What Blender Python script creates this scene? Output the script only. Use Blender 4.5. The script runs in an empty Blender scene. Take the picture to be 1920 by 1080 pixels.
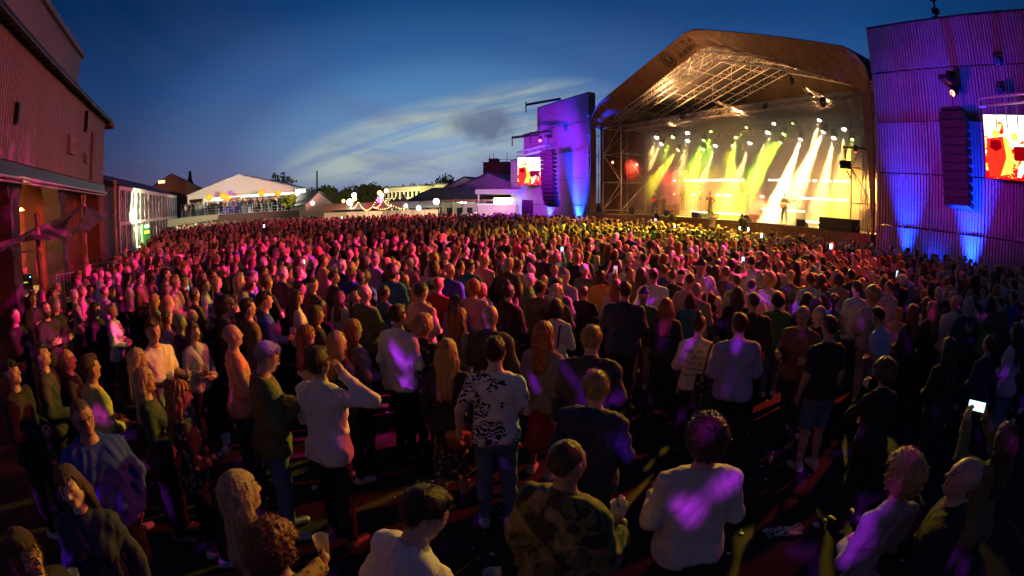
import bpy, bmesh, math, random
import numpy as np
from mathutils import Vector, Matrix
R_ = random.Random(7)
scene = bpy.context.scene
COL = scene.collection
rad = math.radians

# ------------------------------------------------------------------ camera (a fisheye lens on a raised platform)
CH = 2.85; PITCH = 9.3; FPX = 1000.0
cd = bpy.data.cameras.new('camera'); cam = bpy.data.objects.new('camera', cd); COL.objects.link(cam); scene.camera = cam
cd.type = 'PANO'
try: cd.panorama_type = 'FISHEYE_EQUISOLID'
except Exception: cd.cycles.panorama_type = 'FISHEYE_EQUISOLID'
cd.sensor_fit = 'HORIZONTAL'; cd.sensor_width = 36.0; cd.sensor_height = 20.25
LENS = FPX / 1920 * 36.0
tgt = cd if hasattr(cd, 'fisheye_lens') else cd.cycles
tgt.fisheye_lens = LENS; tgt.fisheye_fov = rad(180)
cd.clip_start = .05; cd.clip_end = 2500
cam.location = (0, 0, CH); cam.rotation_euler = (rad(90 - PITCH), 0, 0)

# ------------------------------------------------------------------ exposure
scene.view_settings.view_transform = 'Standard'; scene.view_settings.look = 'None'
scene.view_settings.gamma = 1; scene.view_settings.use_curve_mapping = False
scene.view_settings.exposure = 0.0
cy = scene.cycles
cy.use_denoising = True; cy.max_bounces = 5; cy.diffuse_bounces = 2; cy.glossy_bounces = 2; cy.transmission_bounces = 4
cy.volume_bounces = 0; cy.transparent_max_bounces = 6; cy.sample_clamp_indirect = 4.0; cy.sample_clamp_direct = 0.0
cy.use_light_tree = True; cy.caustics_reflective = False; cy.caustics_refractive = False

# ------------------------------------------------------------------ dusk sky, after sunset: no sun is up
world = bpy.data.worlds.new('World'); scene.world = world; world.use_nodes = True
def nd(nt, t, **kw):
    n = nt.nodes.new(t)
    for k, v in kw.items(): setattr(n, k, v)
    return n
def lk(nt, a, b): nt.links.new(a, b)
def ramp(nt, pts, interp='LINEAR'):
    r = nd(nt, 'ShaderNodeValToRGB'); e = r.color_ramp.elements; r.color_ramp.interpolation = interp
    while len(e) < len(pts): e.new(.5)
    for i, (p, c) in enumerate(pts):
        e[i].position = p; e[i].color = (*c, 1) if len(c) == 3 else c
    return r
def mth(nt, op, a, b=None, c=None):
    n = nd(nt, 'ShaderNodeMath', operation=op)
    for i, v in enumerate((a, b, c)):
        if v is None: continue
        if isinstance(v, (int, float)): n.inputs[i].default_value = v
        else: lk(nt, v, n.inputs[i])
    return n.outputs[0]
def mixc(nt, f, a, b, mode='MIX'):
    n = nd(nt, 'ShaderNodeMix', data_type='RGBA', blend_type=mode)
    for i, v in ((0, f), (6, a), (7, b)):
        if isinstance(v, (int, float)): n.inputs[i].default_value = v
        elif isinstance(v, tuple): n.inputs[i].default_value = (*v, 1)
        else: lk(nt, v, n.inputs[i])
    return n.outputs[2]
nt = world.node_tree; nt.nodes.clear()
wo = nd(nt, 'ShaderNodeOutputWorld'); bg = nd(nt, 'ShaderNodeBackground'); lk(nt, bg.outputs[0], wo.inputs[0])
tc = nd(nt, 'ShaderNodeTexCoord'); sep = nd(nt, 'ShaderNodeSeparateXYZ'); lk(nt, tc.outputs['Generated'], sep.inputs[0])
zc = mth(nt, 'MAXIMUM', sep.outputs[2], 0.0)
# deep blue towards the zenith, mauve at the horizon
base = ramp(nt, [(0, (.125, .080, .165)), (.05, (.135, .110, .235)), (.12, (.085, .125, .300)), (.22, (.030, .100, .300)), (.36, (.006, .052, .190)), (.6, (.002, .028, .110)), (1, (.001, .015, .065))])
lk(nt, zc, base.inputs[0])
# afterglow low in the north: direction of the last light
g0 = Vector((math.sin(rad(-6)) * math.cos(rad(4.5)), math.cos(rad(-6)) * math.cos(rad(4.5)), math.sin(rad(4.5))))
vm = nd(nt, 'ShaderNodeVectorMath', operation='MULTIPLY'); lk(nt, tc.outputs['Generated'], vm.inputs[0]); vm.inputs[1].default_value = (1, 1, 2.3)
vn = nd(nt, 'ShaderNodeVectorMath', operation='NORMALIZE'); lk(nt, vm.outputs[0], vn.inputs[0])
g1 = Vector((g0.x, g0.y, g0.z * 2.3)).normalized()
dt = nd(nt, 'ShaderNodeVectorMath', operation='DOT_PRODUCT'); lk(nt, vn.outputs[0], dt.inputs[0]); dt.inputs[1].default_value = g1
glow = ramp(nt, [(0, (0, 0, 0)), (.80, (.0, .0, .0)), (.90, (.012, .03, .05)), (.965, (.05, .12, .15)), (1, (.15, .25, .27))], 'EASE'); lk(nt, dt.outputs['Value'], glow.inputs[0])
side = ramp(nt, [(0, (.35, .35, .4)), (.55, (.42, .45, .5)), (.85, (1, 1, 1)), (1, (1.0, 1.0, 1.0))])
d2 = nd(nt, 'ShaderNodeVectorMath', operation='DOT_PRODUCT'); lk(nt, tc.outputs['Generated'], d2.inputs[0]); d2.inputs[1].default_value = Vector((math.sin(rad(12)), math.cos(rad(12)), .0))
lk(nt, d2.outputs['Value'], side.inputs[0])
skyc = mixc(nt, 1.0, mixc(nt, 1.0, base.outputs[0], side.outputs[0], 'MULTIPLY'), glow.outputs[0], 'ADD')
# streaks of thin bright cloud and bands of dull mauve cloud, stretched along the horizon (projected on a high plane)
den = mth(nt, 'ADD', zc, .06)
px_ = mth(nt, 'DIVIDE', sep.outputs[0], den); py_ = mth(nt, 'DIVIDE', sep.outputs[1], den)
cmb = nd(nt, 'ShaderNodeCombineXYZ'); lk(nt, px_, cmb.inputs[0]); lk(nt, py_, cmb.inputs[1])
mp = nd(nt, 'ShaderNodeMapping'); lk(nt, cmb.outputs[0], mp.inputs[0]); mp.inputs['Rotation'].default_value = (0, 0, rad(38)); mp.inputs['Scale'].default_value = (.62, .20, 1); mp.inputs['Location'].default_value = (3.1, 1.7, 0)
n1 = nd(nt, 'ShaderNodeTexNoise'); n1.inputs['Scale'].default_value = 1.0; n1.inputs['Detail'].default_value = 6; n1.inputs['Roughness'].default_value = .55; n1.inputs['Distortion'].default_value = .6; lk(nt, mp.outputs[0], n1.inputs['Vector'])
ysafe = mth(nt, 'MAXIMUM', sep.outputs[1], .05); u_ = mth(nt, 'DIVIDE', sep.outputs[0], ysafe); cm2 = nd(nt, 'ShaderNodeCombineXYZ'); lk(nt, u_, cm2.inputs[0]); lk(nt, sep.outputs[2], cm2.inputs[1])
mp2 = nd(nt, 'ShaderNodeMapping', vector_type='TEXTURE'); lk(nt, cm2.outputs[0], mp2.inputs[0]); mp2.inputs['Rotation'].default_value = (0, 0, rad(13)); mp2.inputs['Scale'].default_value = (.42, .042, 1)
n2 = nd(nt, 'ShaderNodeTexNoise'); n2.inputs['Scale'].default_value = .9; n2.inputs['Detail'].default_value = 7; n2.inputs['Roughness'].default_value = .6; n2.inputs['Distortion'].default_value = 1.2; lk(nt, mp2.outputs[0], n2.inputs['Vector'])
wisps = ramp(nt, [(.38, (0, 0, 0)), (.66, (1, 1, 1))]); lk(nt, n2.outputs['Fac'], wisps.inputs[0])
e1 = mth(nt, 'POWER', mth(nt, 'DIVIDE', mth(nt, 'ADD', u_, .13), .36), 2); tilt = mth(nt, 'SUBTRACT', sep.outputs[2], mth(nt, 'MULTIPLY', u_, .20)); e2 = mth(nt, 'POWER', mth(nt, 'DIVIDE', mth(nt, 'SUBTRACT', tilt, .155), .080), 2)
band = mth(nt, 'MAXIMUM', mth(nt, 'SUBTRACT', 1.0, mth(nt, 'ADD', e1, e2)), 0.0)
wis_f = mth(nt, 'MULTIPLY', wisps.outputs[0], band)
lit = mixc(nt, mth(nt, 'MINIMUM', mth(nt, 'MULTIPLY', wis_f, 1.5), .90), skyc, (.40, .48, .45))
dull = ramp(nt, [(.50, (0, 0, 0)), (.66, (1, 1, 1))]); lk(nt, n1.outputs['Fac'], dull.inputs[0])
lowm = ramp(nt, [(0, (.75, .75, .75)), (.10, (.75, .75, .75)), (.24, (.22, .22, .22)), (.45, (.0, .0, .0))]); lk(nt, zc, lowm.inputs[0])
dcol = mixc(nt, .5, (.135, .120, .215), mixc(nt, 1.0, skyc, (.85, .8, .95), 'MULTIPLY'))
fin = mixc(nt, mth(nt, 'MULTIPLY', dull.outputs[0], lowm.outputs[0]), lit, dcol)
# one darker cloud standing over the afterglow
cl = Vector((math.sin(rad(-3.0)) * math.cos(rad(8.2)), math.cos(rad(-3.0)) * math.cos(rad(8.2)), math.sin(rad(8.2))))
dv = nd(nt, 'ShaderNodeVectorMath', operation='SUBTRACT'); lk(nt, tc.outputs['Generated'], dv.inputs[0]); dv.inputs[1].default_value = cl
mr = nd(nt, 'ShaderNodeMapping'); lk(nt, dv.outputs[0], mr.inputs[0]); mr.inputs['Rotation'].default_value = (0, rad(40), 0); mr.inputs['Scale'].default_value = (10, 6, 24)
n3 = nd(nt, 'ShaderNodeTexNoise'); n3.inputs['Scale'].default_value = 20; n3.inputs['Detail'].default_value = 5; lk(nt, tc.outputs['Generated'], n3.inputs['Vector'])
ln = nd(nt, 'ShaderNodeVectorMath', operation='LENGTH'); lk(nt, mr.outputs[0], ln.inputs[0])
ce = ramp(nt, [(.25, (1, 1, 1)), (.95, (0, 0, 0))]); lk(nt, mth(nt, 'ADD', ln.outputs['Value'], mth(nt, 'MULTIPLY', mth(nt, 'SUBTRACT', n3.outputs['Fac'], .5), 1.3)), ce.inputs[0])
fin = mixc(nt, mth(nt, 'MULTIPLY', ce.outputs[0], .75), fin, (.085, .105, .215))
lk(nt, fin, bg.inputs[0]); bg.inputs[1].default_value = 1.0
# ------------------------------------------------------------------ helpers
def ray_dir(px, py):
    """direction through a point of the 1920 x 1080 photograph, used to measure where things stand on the ground"""
    u = px - 960.; v = 540. - py; r = math.hypot(u, v) or 1e-6; th = 2 * math.asin(r / (2 * FPX))
    x, y, z = math.sin(th) * u / r, math.sin(th) * v / r, math.cos(th); P = rad(PITCH)
    return Vector((x, z * math.cos(P) + y * math.sin(P), -z * math.sin(P) + y * math.cos(P)))
def at_z(px, py, z):
    d = ray_dir(px, py); t = (z - CH) / d.z; return Vector((d.x * t, d.y * t, z))
def at_d(px, py, D):
    d = ray_dir(px, py); t = D / math.hypot(d.x, d.y); return Vector((d.x * t, d.y * t, CH + d.z * t))
def to_px(p):
    d = Vector(p) - Vector((0, 0, CH)); d.normalize(); P = rad(PITCH)
    z = d.y * math.cos(P) - d.z * math.sin(P); y = d.y * math.sin(P) + d.z * math.cos(P); x = d.x
    th = math.acos(max(-1, min(1, z))); r = 2 * FPX * math.sin(th / 2); s = math.hypot(x, y) or 1e-9
    return 960 + r * x / s, 540 - r * y / s

def link(o, parent=None):
    COL.objects.link(o)
    if parent is not None: o.parent = parent
    return o
def tag(o, label=None, cat=None, group=None, kind=None):
    if label: o['label'] = label
    if cat: o['category'] = cat
    if group: o['group'] = group
    if kind: o['kind'] = kind
    return o
def empty(name, loc=(0, 0, 0), rz=0., label=None, cat=None, group=None):
    o = bpy.data.objects.new(name, None); o.empty_display_size = .2; COL.objects.link(o); o.location = loc; o.rotation_euler = (0, 0, rz)
    return tag(o, label, cat, group)

class MB:
    """collects boxes, tubes, prisms; build() links them as one mesh object"""
    def __init__(s): s.v = []; s.f = []; s.mi = []; s.m = 0
    def add(s, V, F):
        n = len(s.v); s.v.extend(tuple(p) for p in V); s.f.extend(tuple(i + n for i in f) for f in F); s.mi.extend([s.m] * len(F)); return s
    def hexa(s, P): return s.add(P, [(0, 3, 2, 1), (4, 5, 6, 7), (0, 1, 5, 4), (1, 2, 6, 5), (2, 3, 7, 6), (3, 0, 4, 7)])
    def box(s, c, size, rz=0., M=None):
        hx, hy, hz = (v / 2 for v in size); P = [Vector(p) for p in ((-hx, -hy, -hz), (hx, -hy, -hz), (hx, hy, -hz), (-hx, hy, -hz), (-hx, -hy, hz), (hx, -hy, hz), (hx, hy, hz), (-hx, hy, hz))]
        if M is None: M = Matrix.Rotation(rz, 3, 'Z')
        return s.hexa([M @ p + Vector(c) for p in P])
    def quad(s, *P): return s.add(P, [tuple(range(len(P)))])
    def tube(s, a, b, r, n=6, r2=None, cap=True):
        a, b = Vector(a), Vector(b); t = (b - a); 
        if t.length < 1e-6: return s
        t.normalize(); u = t.orthogonal().normalized(); w = t.cross(u); r2 = r if r2 is None else r2
        V = [a + (u * math.cos(2 * math.pi * k / n) + w * math.sin(2 * math.pi * k / n)) * r for k in range(n)] + [b + (u * math.cos(2 * math.pi * k / n) + w * math.sin(2 * math.pi * k / n)) * r2 for k in range(n)]
        F = [(k, (k + 1) % n, n + (k + 1) % n, n + k) for k in range(n)]
        if cap: F += [tuple(range(n))[::-1], tuple(range(n, 2 * n))]
        return s.add(V, F)
    def path(s, pts, r, n=6):
        for a, b in zip(pts[:-1], pts[1:]): s.tube(a, b, r, n)
        return s
    def prism(s, outline, a, b):
        """outline: list of 3-D points of one face, swept by vector b - a"""
        n = len(outline); d = Vector(b) - Vector(a); V = [Vector(p) for p in outline] + [Vector(p) + d for p in outline]
        return s.add(V, [tuple(range(n))[::-1], tuple(range(n, 2 * n))] + [(k, (k + 1) % n, n + (k + 1) % n, n + k) for k in range(n)])
    def lathe(s, prof, c=(0, 0, 0), n=16, M=None):
        """prof: (radius, z) pairs"""
        V = []; 
        for r, z in prof:
            for k in range(n):
                p = Vector((r * math.cos(2 * math.pi * k / n), r * math.sin(2 * math.pi * k / n), z)); V.append((M @ p if M else p) + Vector(c))
        F = [(i * n + k, i * n + (k + 1) % n, (i + 1) * n + (k + 1) % n, (i + 1) * n + k) for i in range(len(prof) - 1) for k in range(n)]
        return s.add(V, F)
    def mesh(s, name, mats, smooth=False):
        me = bpy.data.meshes.new(name); me.from_pydata([tuple(v) for v in s.v], [], s.f)
        for m in (mats if isinstance(mats, (list, tuple)) else [mats]): me.materials.append(m)
        if isinstance(mats, (list, tuple)) and len(mats) > 1: me.polygons.foreach_set('material_index', s.mi)
        if smooth: me.polygons.foreach_set('use_smooth', [True] * len(me.polygons))
        me.update(); return me
    def build(s, name, mats, parent=None, smooth=False, **kw):
        o = bpy.data.objects.new(name, s.mesh(name, mats, smooth)); link(o, parent); return tag(o, **kw)

def copy_tree(o, parent=None, color=None):
    c = o.copy(); COL.objects.link(c); c.parent = parent
    for ch in o.children: copy_tree(ch, c)
    return c

# ------------------------------------------------------------------ materials
def mat(name, col, rough=.7, metal=0., noise=0., nscale=6., bump=0., bscale=40., emit=None, estr=0., spec=None, alpha=None, objcol=False, attr=None, dirt=None, stretch=None, trans=0.):
    m = bpy.data.materials.new(name); m.use_nodes = True; nt = m.node_tree; b = nt.nodes['Principled BSDF']
    b.inputs['Roughness'].default_value = rough; b.inputs['Metallic'].default_value = metal
    if spec is not None: b.inputs['Specular IOR Level'].default_value = spec
    if trans: b.inputs['Transmission Weight'].default_value = trans
    src = None
    if objcol: src = nd(nt, 'ShaderNodeObjectInfo').outputs['Color']
    if attr:
        a = nd(nt, 'ShaderNodeAttribute'); a.attribute_name = attr
        src = a.outputs['Color'] if src is None else mixc(nt, 1.0, src, a.outputs['Color'], 'MULTIPLY')
    t = nd(nt, 'ShaderNodeTexCoord').outputs['Object']
    if stretch:
        mpn = nd(nt, 'ShaderNodeMapping'); mpn.inputs['Scale'].default_value = stretch; lk(nt, t, mpn.inputs[0]); t = mpn.outputs[0]
    if noise:
        n = nd(nt, 'ShaderNodeTexNoise'); n.inputs['Scale'].default_value = nscale; n.inputs['Detail'].default_value = 6; lk(nt, t, n.inputs['Vector'])
        lo, hi = 1 - noise, 1 + noise
        r = ramp(nt, [(.3, (lo, lo, lo)), (.7, (hi, hi, hi))]); lk(nt, n.outputs['Fac'], r.inputs[0])
        src = mixc(nt, 1.0, src if src is not None else tuple(col), r.outputs[0], 'MULTIPLY')
    if dirt:
        n = nd(nt, 'ShaderNodeTexNoise'); n.inputs['Scale'].default_value = dirt[1]; n.inputs['Detail'].default_value = 8; n.inputs['Roughness'].default_value = .7; lk(nt, t, n.inputs['Vector'])
        r = ramp(nt, [(dirt[2], (0, 0, 0)), (dirt[2] + .18, (1, 1, 1))]); lk(nt, n.outputs['Fac'], r.inputs[0])
        src = mixc(nt, r.outputs[0], src if src is not None else tuple(col), dirt[0])
    if src is None: b.inputs['Base Color'].default_value = (*col, 1)
    else: lk(nt, src, b.inputs['Base Color'])
    if bump:
        n = nd(nt, 'ShaderNodeTexNoise'); n.inputs['Scale'].default_value = bscale; n.inputs['Detail'].default_value = 4; lk(nt, t, n.inputs['Vector'])
        bp = nd(nt, 'ShaderNodeBump'); bp.inputs['Strength'].default_value = bump; bp.inputs['Distance'].default_value = .01
        if bscale < 12: bp.inputs['Distance'].default_value = .018; n.inputs['Distortion'].default_value = .8
        lk(nt, n.outputs['Fac'], bp.inputs['Height']); lk(nt, bp.outputs[0], b.inputs['Normal'])
    if emit is not None:
        b.inputs['Emission Color'].default_value = (*emit, 1); b.inputs['Emission Strength'].default_value = estr
    if alpha is not None: b.inputs['Alpha'].default_value = alpha
    return m
def emis(name, col, s):
    return mat(name, (0.01, .01, .01), .9, emit=col, estr=s, spec=0.0)

M_ASPH = mat('asphalt', (.015, .014, .014), .9, noise=.35, nscale=1.3, bump=.5, bscale=60, dirt=((.010, .010, .010), .45, .56))
M_STEEL = mat('galvanised_steel', (.34, .33, .32), .45, .7, noise=.2, nscale=8)
M_DSTEEL = mat('black_steel', (.02, .02, .022), .45, .3)
M_BLACK = mat('matt_black', (.012, .012, .013), .6)
M_ALU = mat('truss_aluminium', (.50, .47, .43), .4, .35, noise=.15, nscale=3)
M_CLAD = mat('white_corrugated_cladding', (.21, .20, .21), .5, noise=.10, nscale=1.2, dirt=((.14, .13, .13), 1.5, .60))
M_SHEET = mat('mauve_weathered_sheet', (.20, .21, .22), .6, noise=.12, nscale=.6, dirt=((.28, .24, .22), .5, .55), stretch=(1, 1, .35))
M_RENDER = mat('rendered_wall', (.24, .23, .23), .8, noise=.10, nscale=.4)
M_BRICK = mat('red_brick', (.20, .085, .055), .85, noise=.35, nscale=14, bump=.4)
M_CONC = mat('concrete', (.24, .22, .20), .85, noise=.25, nscale=1.5, bump=.3)
M_ROOF = mat('grey_roof', (.12, .12, .14), .7, noise=.2, nscale=2)
M_SLATE = mat('slate_roof', (.09, .09, .11), .6, noise=.3, nscale=4)
M_FASCIA = mat('brown_mesh_fascia', (.17, .085, .055), .75, noise=.28, nscale=3.5, bump=.4, bscale=25)
M_TARP = mat('dark_tarpaulin', (.035, .03, .028), .6, noise=.3, nscale=1.5)
M_DRAPE = mat('stage_drape', (.055, .036, .022), .85, noise=.25, nscale=1.2, stretch=(1, 1, .2))
M_WOOD = mat('weathered_wood', (.28, .18, .10), .75, noise=.3, nscale=3, stretch=(6, 6, .6))
M_DECK = mat('stage_deck', (.03, .027, .025), .55, noise=.2)
M_PVC = mat('white_pvc', (.74, .72, .70), .5, noise=.05)
M_CREAM = mat('cream_paint', (.46, .42, .31), .7, noise=.1)
M_PEACH = mat('plastered_gable', (.60, .48, .40), .8, noise=.06)
M_GLASS = mat('dark_glass', (.02, .025, .03), .12)
M_CLOTHY = mat('canopy_cloth', (.055, .062, .045), .85, noise=.2, nscale=2)
M_WHITE = mat('white_paint', (.78, .77, .75), .6)
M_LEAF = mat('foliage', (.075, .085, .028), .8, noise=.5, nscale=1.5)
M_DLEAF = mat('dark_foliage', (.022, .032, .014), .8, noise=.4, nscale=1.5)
M_BARK = mat('bark', (.07, .05, .035), .9)
M_SPEAKER = mat('speaker_grille', (.014, .013, .013), .5, bump=.5, bscale=200)
M_GOLD = mat('brass', (.75, .5, .15), .25, .9)
M_SKIN = mat('skin', (.5, .3, .2), .48, objcol=True, attr='tint', noise=.06, nscale=25)
M_SKINP = M_SKIN
M_CLOTH = mat('cloth', (.5, .5, .5), .85, objcol=True, noise=.12, nscale=5, bump=1.0, bscale=9)
M_DENIM = mat('denim', (.1, .13, .2), .85, objcol=True, noise=.22, nscale=9, bump=.4, bscale=90)
M_HAIR = mat('hair', (.1, .06, .03), .5, objcol=True, noise=.38, nscale=10, bump=1.0, bscale=30, stretch=(9, 9, .8))
M_CURL = mat('curly_hair', (.1, .06, .03), .5, objcol=True, noise=.35, nscale=30, bump=1.0, bscale=55)
M_SHOE = mat('shoe_leather', (.3, .3, .3), .5, objcol=True)
M_CROWD = mat('crowd_clothing', (.5, .5, .5), .75, attr='tint')

# ------------------------------------------------------------------ lamps
def spot(name, loc, target, power, col, angle, blend=.5, radius=.08, parent=None):
    l = bpy.data.lights.new(name, 'SPOT'); l.energy = power; l.color = col; l.spot_size = rad(angle); l.spot_blend = blend; l.shadow_soft_size = radius
    o = bpy.data.objects.new(name, l); COL.objects.link(o); o.location = loc
    o.rotation_euler = (Vector(target) - Vector(loc)).to_track_quat('-Z', 'Y').to_euler()
    if parent is not None:
        o.parent = parent; o.matrix_parent_inverse = parent.matrix_world.inverted()
    return o
def point(name, loc, power, col, radius=.1):
    l = bpy.data.lights.new(name, 'POINT'); l.energy = power; l.color = col; l.shadow_soft_size = radius
    o = bpy.data.objects.new(name, l); COL.objects.link(o); o.location = loc; return o
def truss_mb(mb, a, b, w=.35, r=.028, step=None, up=Vector((0, 0, 1)), n=4, four=True):
    """box (or flat) truss from a to b: chords and zigzag lacing"""
    a, b = Vector(a), Vector(b); t = (b - a).normalized(); s = t.cross(up).normalized(); u = s.cross(t).normalized(); h = w / 2; step = step or w * 1.3
    offs = [s * h + u * h, -s * h + u * h, -s * h - u * h, s * h - u * h] if four else [u * h, -u * h]
    for o in offs: mb.tube(a + o, b + o, r, n, cap=False)
    L = (b - a).length; k = max(1, round(L / step)); pairs = [(0, 1), (1, 2), (2, 3), (3, 0)] if four else [(0, 1)]
    for i in range(k):
        p, q = a + t * (L * i / k), a + t * (L * (i + 1) / k)
        for j, (c, d) in enumerate(pairs):
            if i % 2: c, d = d, c
            mb.tube(p + offs[c], q + offs[d], r * .55, 3, cap=False)
        if not four: mb.tube(p + offs[0], p + offs[1], r * .55, 3, cap=False)
    return mb
# ------------------------------------------------------------------ ground
MB().quad((-900, -200, 0), (900, -200, 0), (900, 1600, 0), (-900, 1600, 0)).build('ground', M_ASPH, kind='structure', label='dark asphalt yard under the crowd')

# ------------------------------------------------------------------ corrugated panel meshes
def corr_mesh(w, h, pitch=.16, depth=.045, mat_=None, name='corrugated_panel', thick=.02):
    """trapezoid-ribbed sheet in the XZ plane, front towards -Y"""
    n = max(2, round(w / pitch)); p = w / n; mb = MB(); prof = []
    for i in range(n):
        x = -w / 2 + i * p
        prof += [(x, 0), (x + p * .30, 0), (x + p * .42, -depth), (x + p * .88, -depth)]
    prof.append((w / 2, 0))
    V = [(x, y, 0) for x, y in prof] + [(x, y, h) for x, y in prof]; m = len(prof)
    mb.add(V, [(i, i + 1, m + i + 1, m + i) for i in range(m - 1)])
    mb.add([(-w / 2, .004, 0), (w / 2, .004, 0), (w / 2, thick, 0), (-w / 2, thick, 0), (-w / 2, .004, h), (w / 2, .004, h), (w / 2, thick, h), (-w / 2, thick, h)], [(0, 3, 2, 1), (4, 5, 6, 7), (1, 2, 6, 5), (2, 3, 7, 6), (3, 0, 4, 7)])
    return mb.mesh(name, mat_ or M_CLAD)

# ------------------------------------------------------------------ the stage frame: s along the front from its right corner to its left one, d into the stage
SR = Vector((16.3, 19.6, 0)); SU = Vector((-.3716, .9284, 0)).normalized(); SN = Vector((SU.y, -SU.x, 0)); SW = 25.9
def SP(s, d, z): return SR + SU * s + SN * d + Vector((0, 0, z))
ST_RZ = math.atan2(-SU.y, -SU.x)      # local +X runs from left to right of the stage as the crowd sees it, local +Y into the stage
def on_plane(px, py, d):
    """where the view through a photo point meets the upright plane d metres inside the stage"""
    r = ray_dir(px, py); t = (SN.dot(SR) + d) / SN.dot(r); return Vector((0, 0, CH)) + r * t
def s_of(p): return (Vector(p) - SR).dot(SU)

def tower(name, a, b, tops, tiers, label, depth=2.4, cols=6):
    """a: near/right end, b: left end; tops[k] = number of tiers at column k (0 = at b)"""
    ax = (Vector(a) - Vector(b)); W = ax.length; ax.normalize(); rz = math.atan2(ax.y, ax.x)
    root = empty(name, tuple(b), rz, label, 'tower')
    cw = W / cols
    meshes = {}
    for k in range(cols):
        for t in range(tops[k]):
            z0, z1 = tiers[t], tiers[t + 1]; h = z1 - z0 - .05
            key = round(h, 3)
            if key not in meshes: meshes[key] = corr_mesh(cw - .012, h)
            o = link(bpy.data.objects.new('corrugated_panel', meshes[key]), root)
            o.location = (cw * (k + .5), -.0 - (.035 if t % 2 == 0 else 0) - (.012 if k % 2 else 0), z0 + .025)
    # frame, sides and back of the tower
    fr = MB()
    for k in range(cols + 1):
        hk = tiers[max(tops[max(0, k - 1)], tops[min(cols - 1, k)])]
        for y in (.12, depth): fr.tube((cw * k, y, 0), (cw * k, y, hk), .05, 6)
        for t in range(1, len(tiers)):
            if tiers[t] <= hk + .01: fr.tube((cw * k, .12, tiers[t] - .1), (cw * k, depth, tiers[t] - .1), .04, 4)
    for t in range(1, len(tiers)):
        kk = [k for k in range(cols) if tops[k] >= t]
        if kk: 
            fr.tube((cw * kk[0], .12, tiers[t] - .1), (cw * (kk[-1] + 1), .12, tiers[t] - .1), .04, 4)
            fr.tube((cw * kk[0], depth, tiers[t] - .1), (cw * (kk[-1] + 1), depth, tiers[t] - .1), .04, 4)
    fr.build('scaffold_frame', M_STEEL, root)
    for k in range(cols):
        bk = MB(); bk.box((cw * (k + .5), depth + .1, tiers[tops[k]] / 2), (cw - .01, .06, tiers[tops[k]] - .02)); bk.build('back_sheet', M_TARP, root)
    # side cladding on both ends
    for x, n_, sgn in ((-.03, tops[0], -1), (W + .03, tops[-1], 1)):
        for t in range(n_):
            h = tiers[t + 1] - tiers[t] - .05; key = ('s', round(h, 3))
            if key not in meshes: meshes[key] = corr_mesh(depth - .1, h)
            o = link(bpy.data.objects.new('side_panel', meshes[key]), root); o.location = (x, depth / 2, tiers[t] + .025); o.rotation_euler = (0, 0, math.pi / 2 * sgn)
    for k in range(cols):
        tr = MB(); tr.box((cw * (k + .5), depth / 2, tiers[tops[k]] + .03), (cw - .01, depth + .2, .06)); tr.build('top_trim', M_DSTEEL, root)
    return root, rz, W
T_TIERS = [0, 2.55, 4.85, 7.1, 9.4, 11.6]
RT_b = SR + SU * -.25 + SN * -.3; RT_a = RT_b - SU * 9.9
RT, RT_RZ, RT_W = tower('corrugated_tower', RT_a, RT_b, [5] * 7, T_TIERS, 'tall corrugated tower right of the stage, lit blue and purple', cols=7)
LT_a = SR + SU * (SW + .9) + SN * .2; LT_b = LT_a + SU * 15.6 - SN * .9
LT, LT_RZ, LT_W = tower('corrugated_tower', LT_a, LT_b, [3, 3, 4, 4, 5, 5, 5, 5, 5, 5], [0, 2.55, 4.9, 7.4, 9.9, 12.3], 'stepped corrugated tower left of the stage, lit purple and blue', cols=10, depth=.5)
def RTP(x, y, z): return RT_b + (RT_a - RT_b).normalized() * x + SN * y + Vector((0, 0, z))
def LTP(x, y, z):
    ax = (LT_a - LT_b).normalized(); return LT_b + ax * x + Vector((-ax.y, ax.x, 0)) * y + Vector((0, 0, z))

# ------------------------------------------------------------------ stage structure
stage = empty('concert_stage', tuple(SR), 0, 'big covered concert stage with brown pitched portal roof', 'stage')
def loc(p): return Vector(p) - SR
outer = [(SW, 0.0), (SW, 9.2), (SW - .18, 9.9), (SW - .65, 10.5), (SW - 1.3, 10.95), (13.9, 14.05), (13.4, 14.2), (12.5, 14.2), (12.0, 14.05), (1.3, 10.95), (.65, 10.5), (.18, 9.9), (0, 9.2), (0, 0)]
inner = [(SW - .30, 0.0), (SW - .32, 8.8), (SW - .55, 9.25), (SW - .95, 9.62), (SW - 1.55, 9.95), (13.9, 13.2), (13.4, 13.3), (12.5, 13.25), (12.0, 13.1), (1.9, 9.35), (1.4, 9.1), (1.0, 8.8), (.75, 8.4), (.12, 0)]
# fascia in segments: each is a sheet of its own
for i in range(len(outer) - 1):
    nsub = 6 if i in (4, 8) else 1
    for k in range(nsub):
        def lp(L, f): return (L[i][0] + (L[i + 1][0] - L[i][0]) * f, L[i][1] + (L[i + 1][1] - L[i][1]) * f)
        f0, f1 = k / nsub + (.002 if nsub > 1 else 0), (k + 1) / nsub
        o0, o1, n0, n1 = lp(outer, f0), lp(outer, f1), lp(inner, f0), lp(inner, f1)
        din = 1.1 if i not in (0, 12) else .10
        P = [loc(SP(o0[0], -.25, o0[1])), loc(SP(o1[0], -.25, o1[1])), loc(SP(n1[0], din, n1[1])), loc(SP(n0[0], din, n0[1]))]
        nn = (P[1] - P[0]).cross(P[3] - P[0]).normalized() * .05
        if nn.dot(SN) < 0: nn = -nn
        m = MB(); m.hexa(P + [p + nn for p in P]); m.build('fascia_sheet', M_FASCIA, stage)
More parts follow.
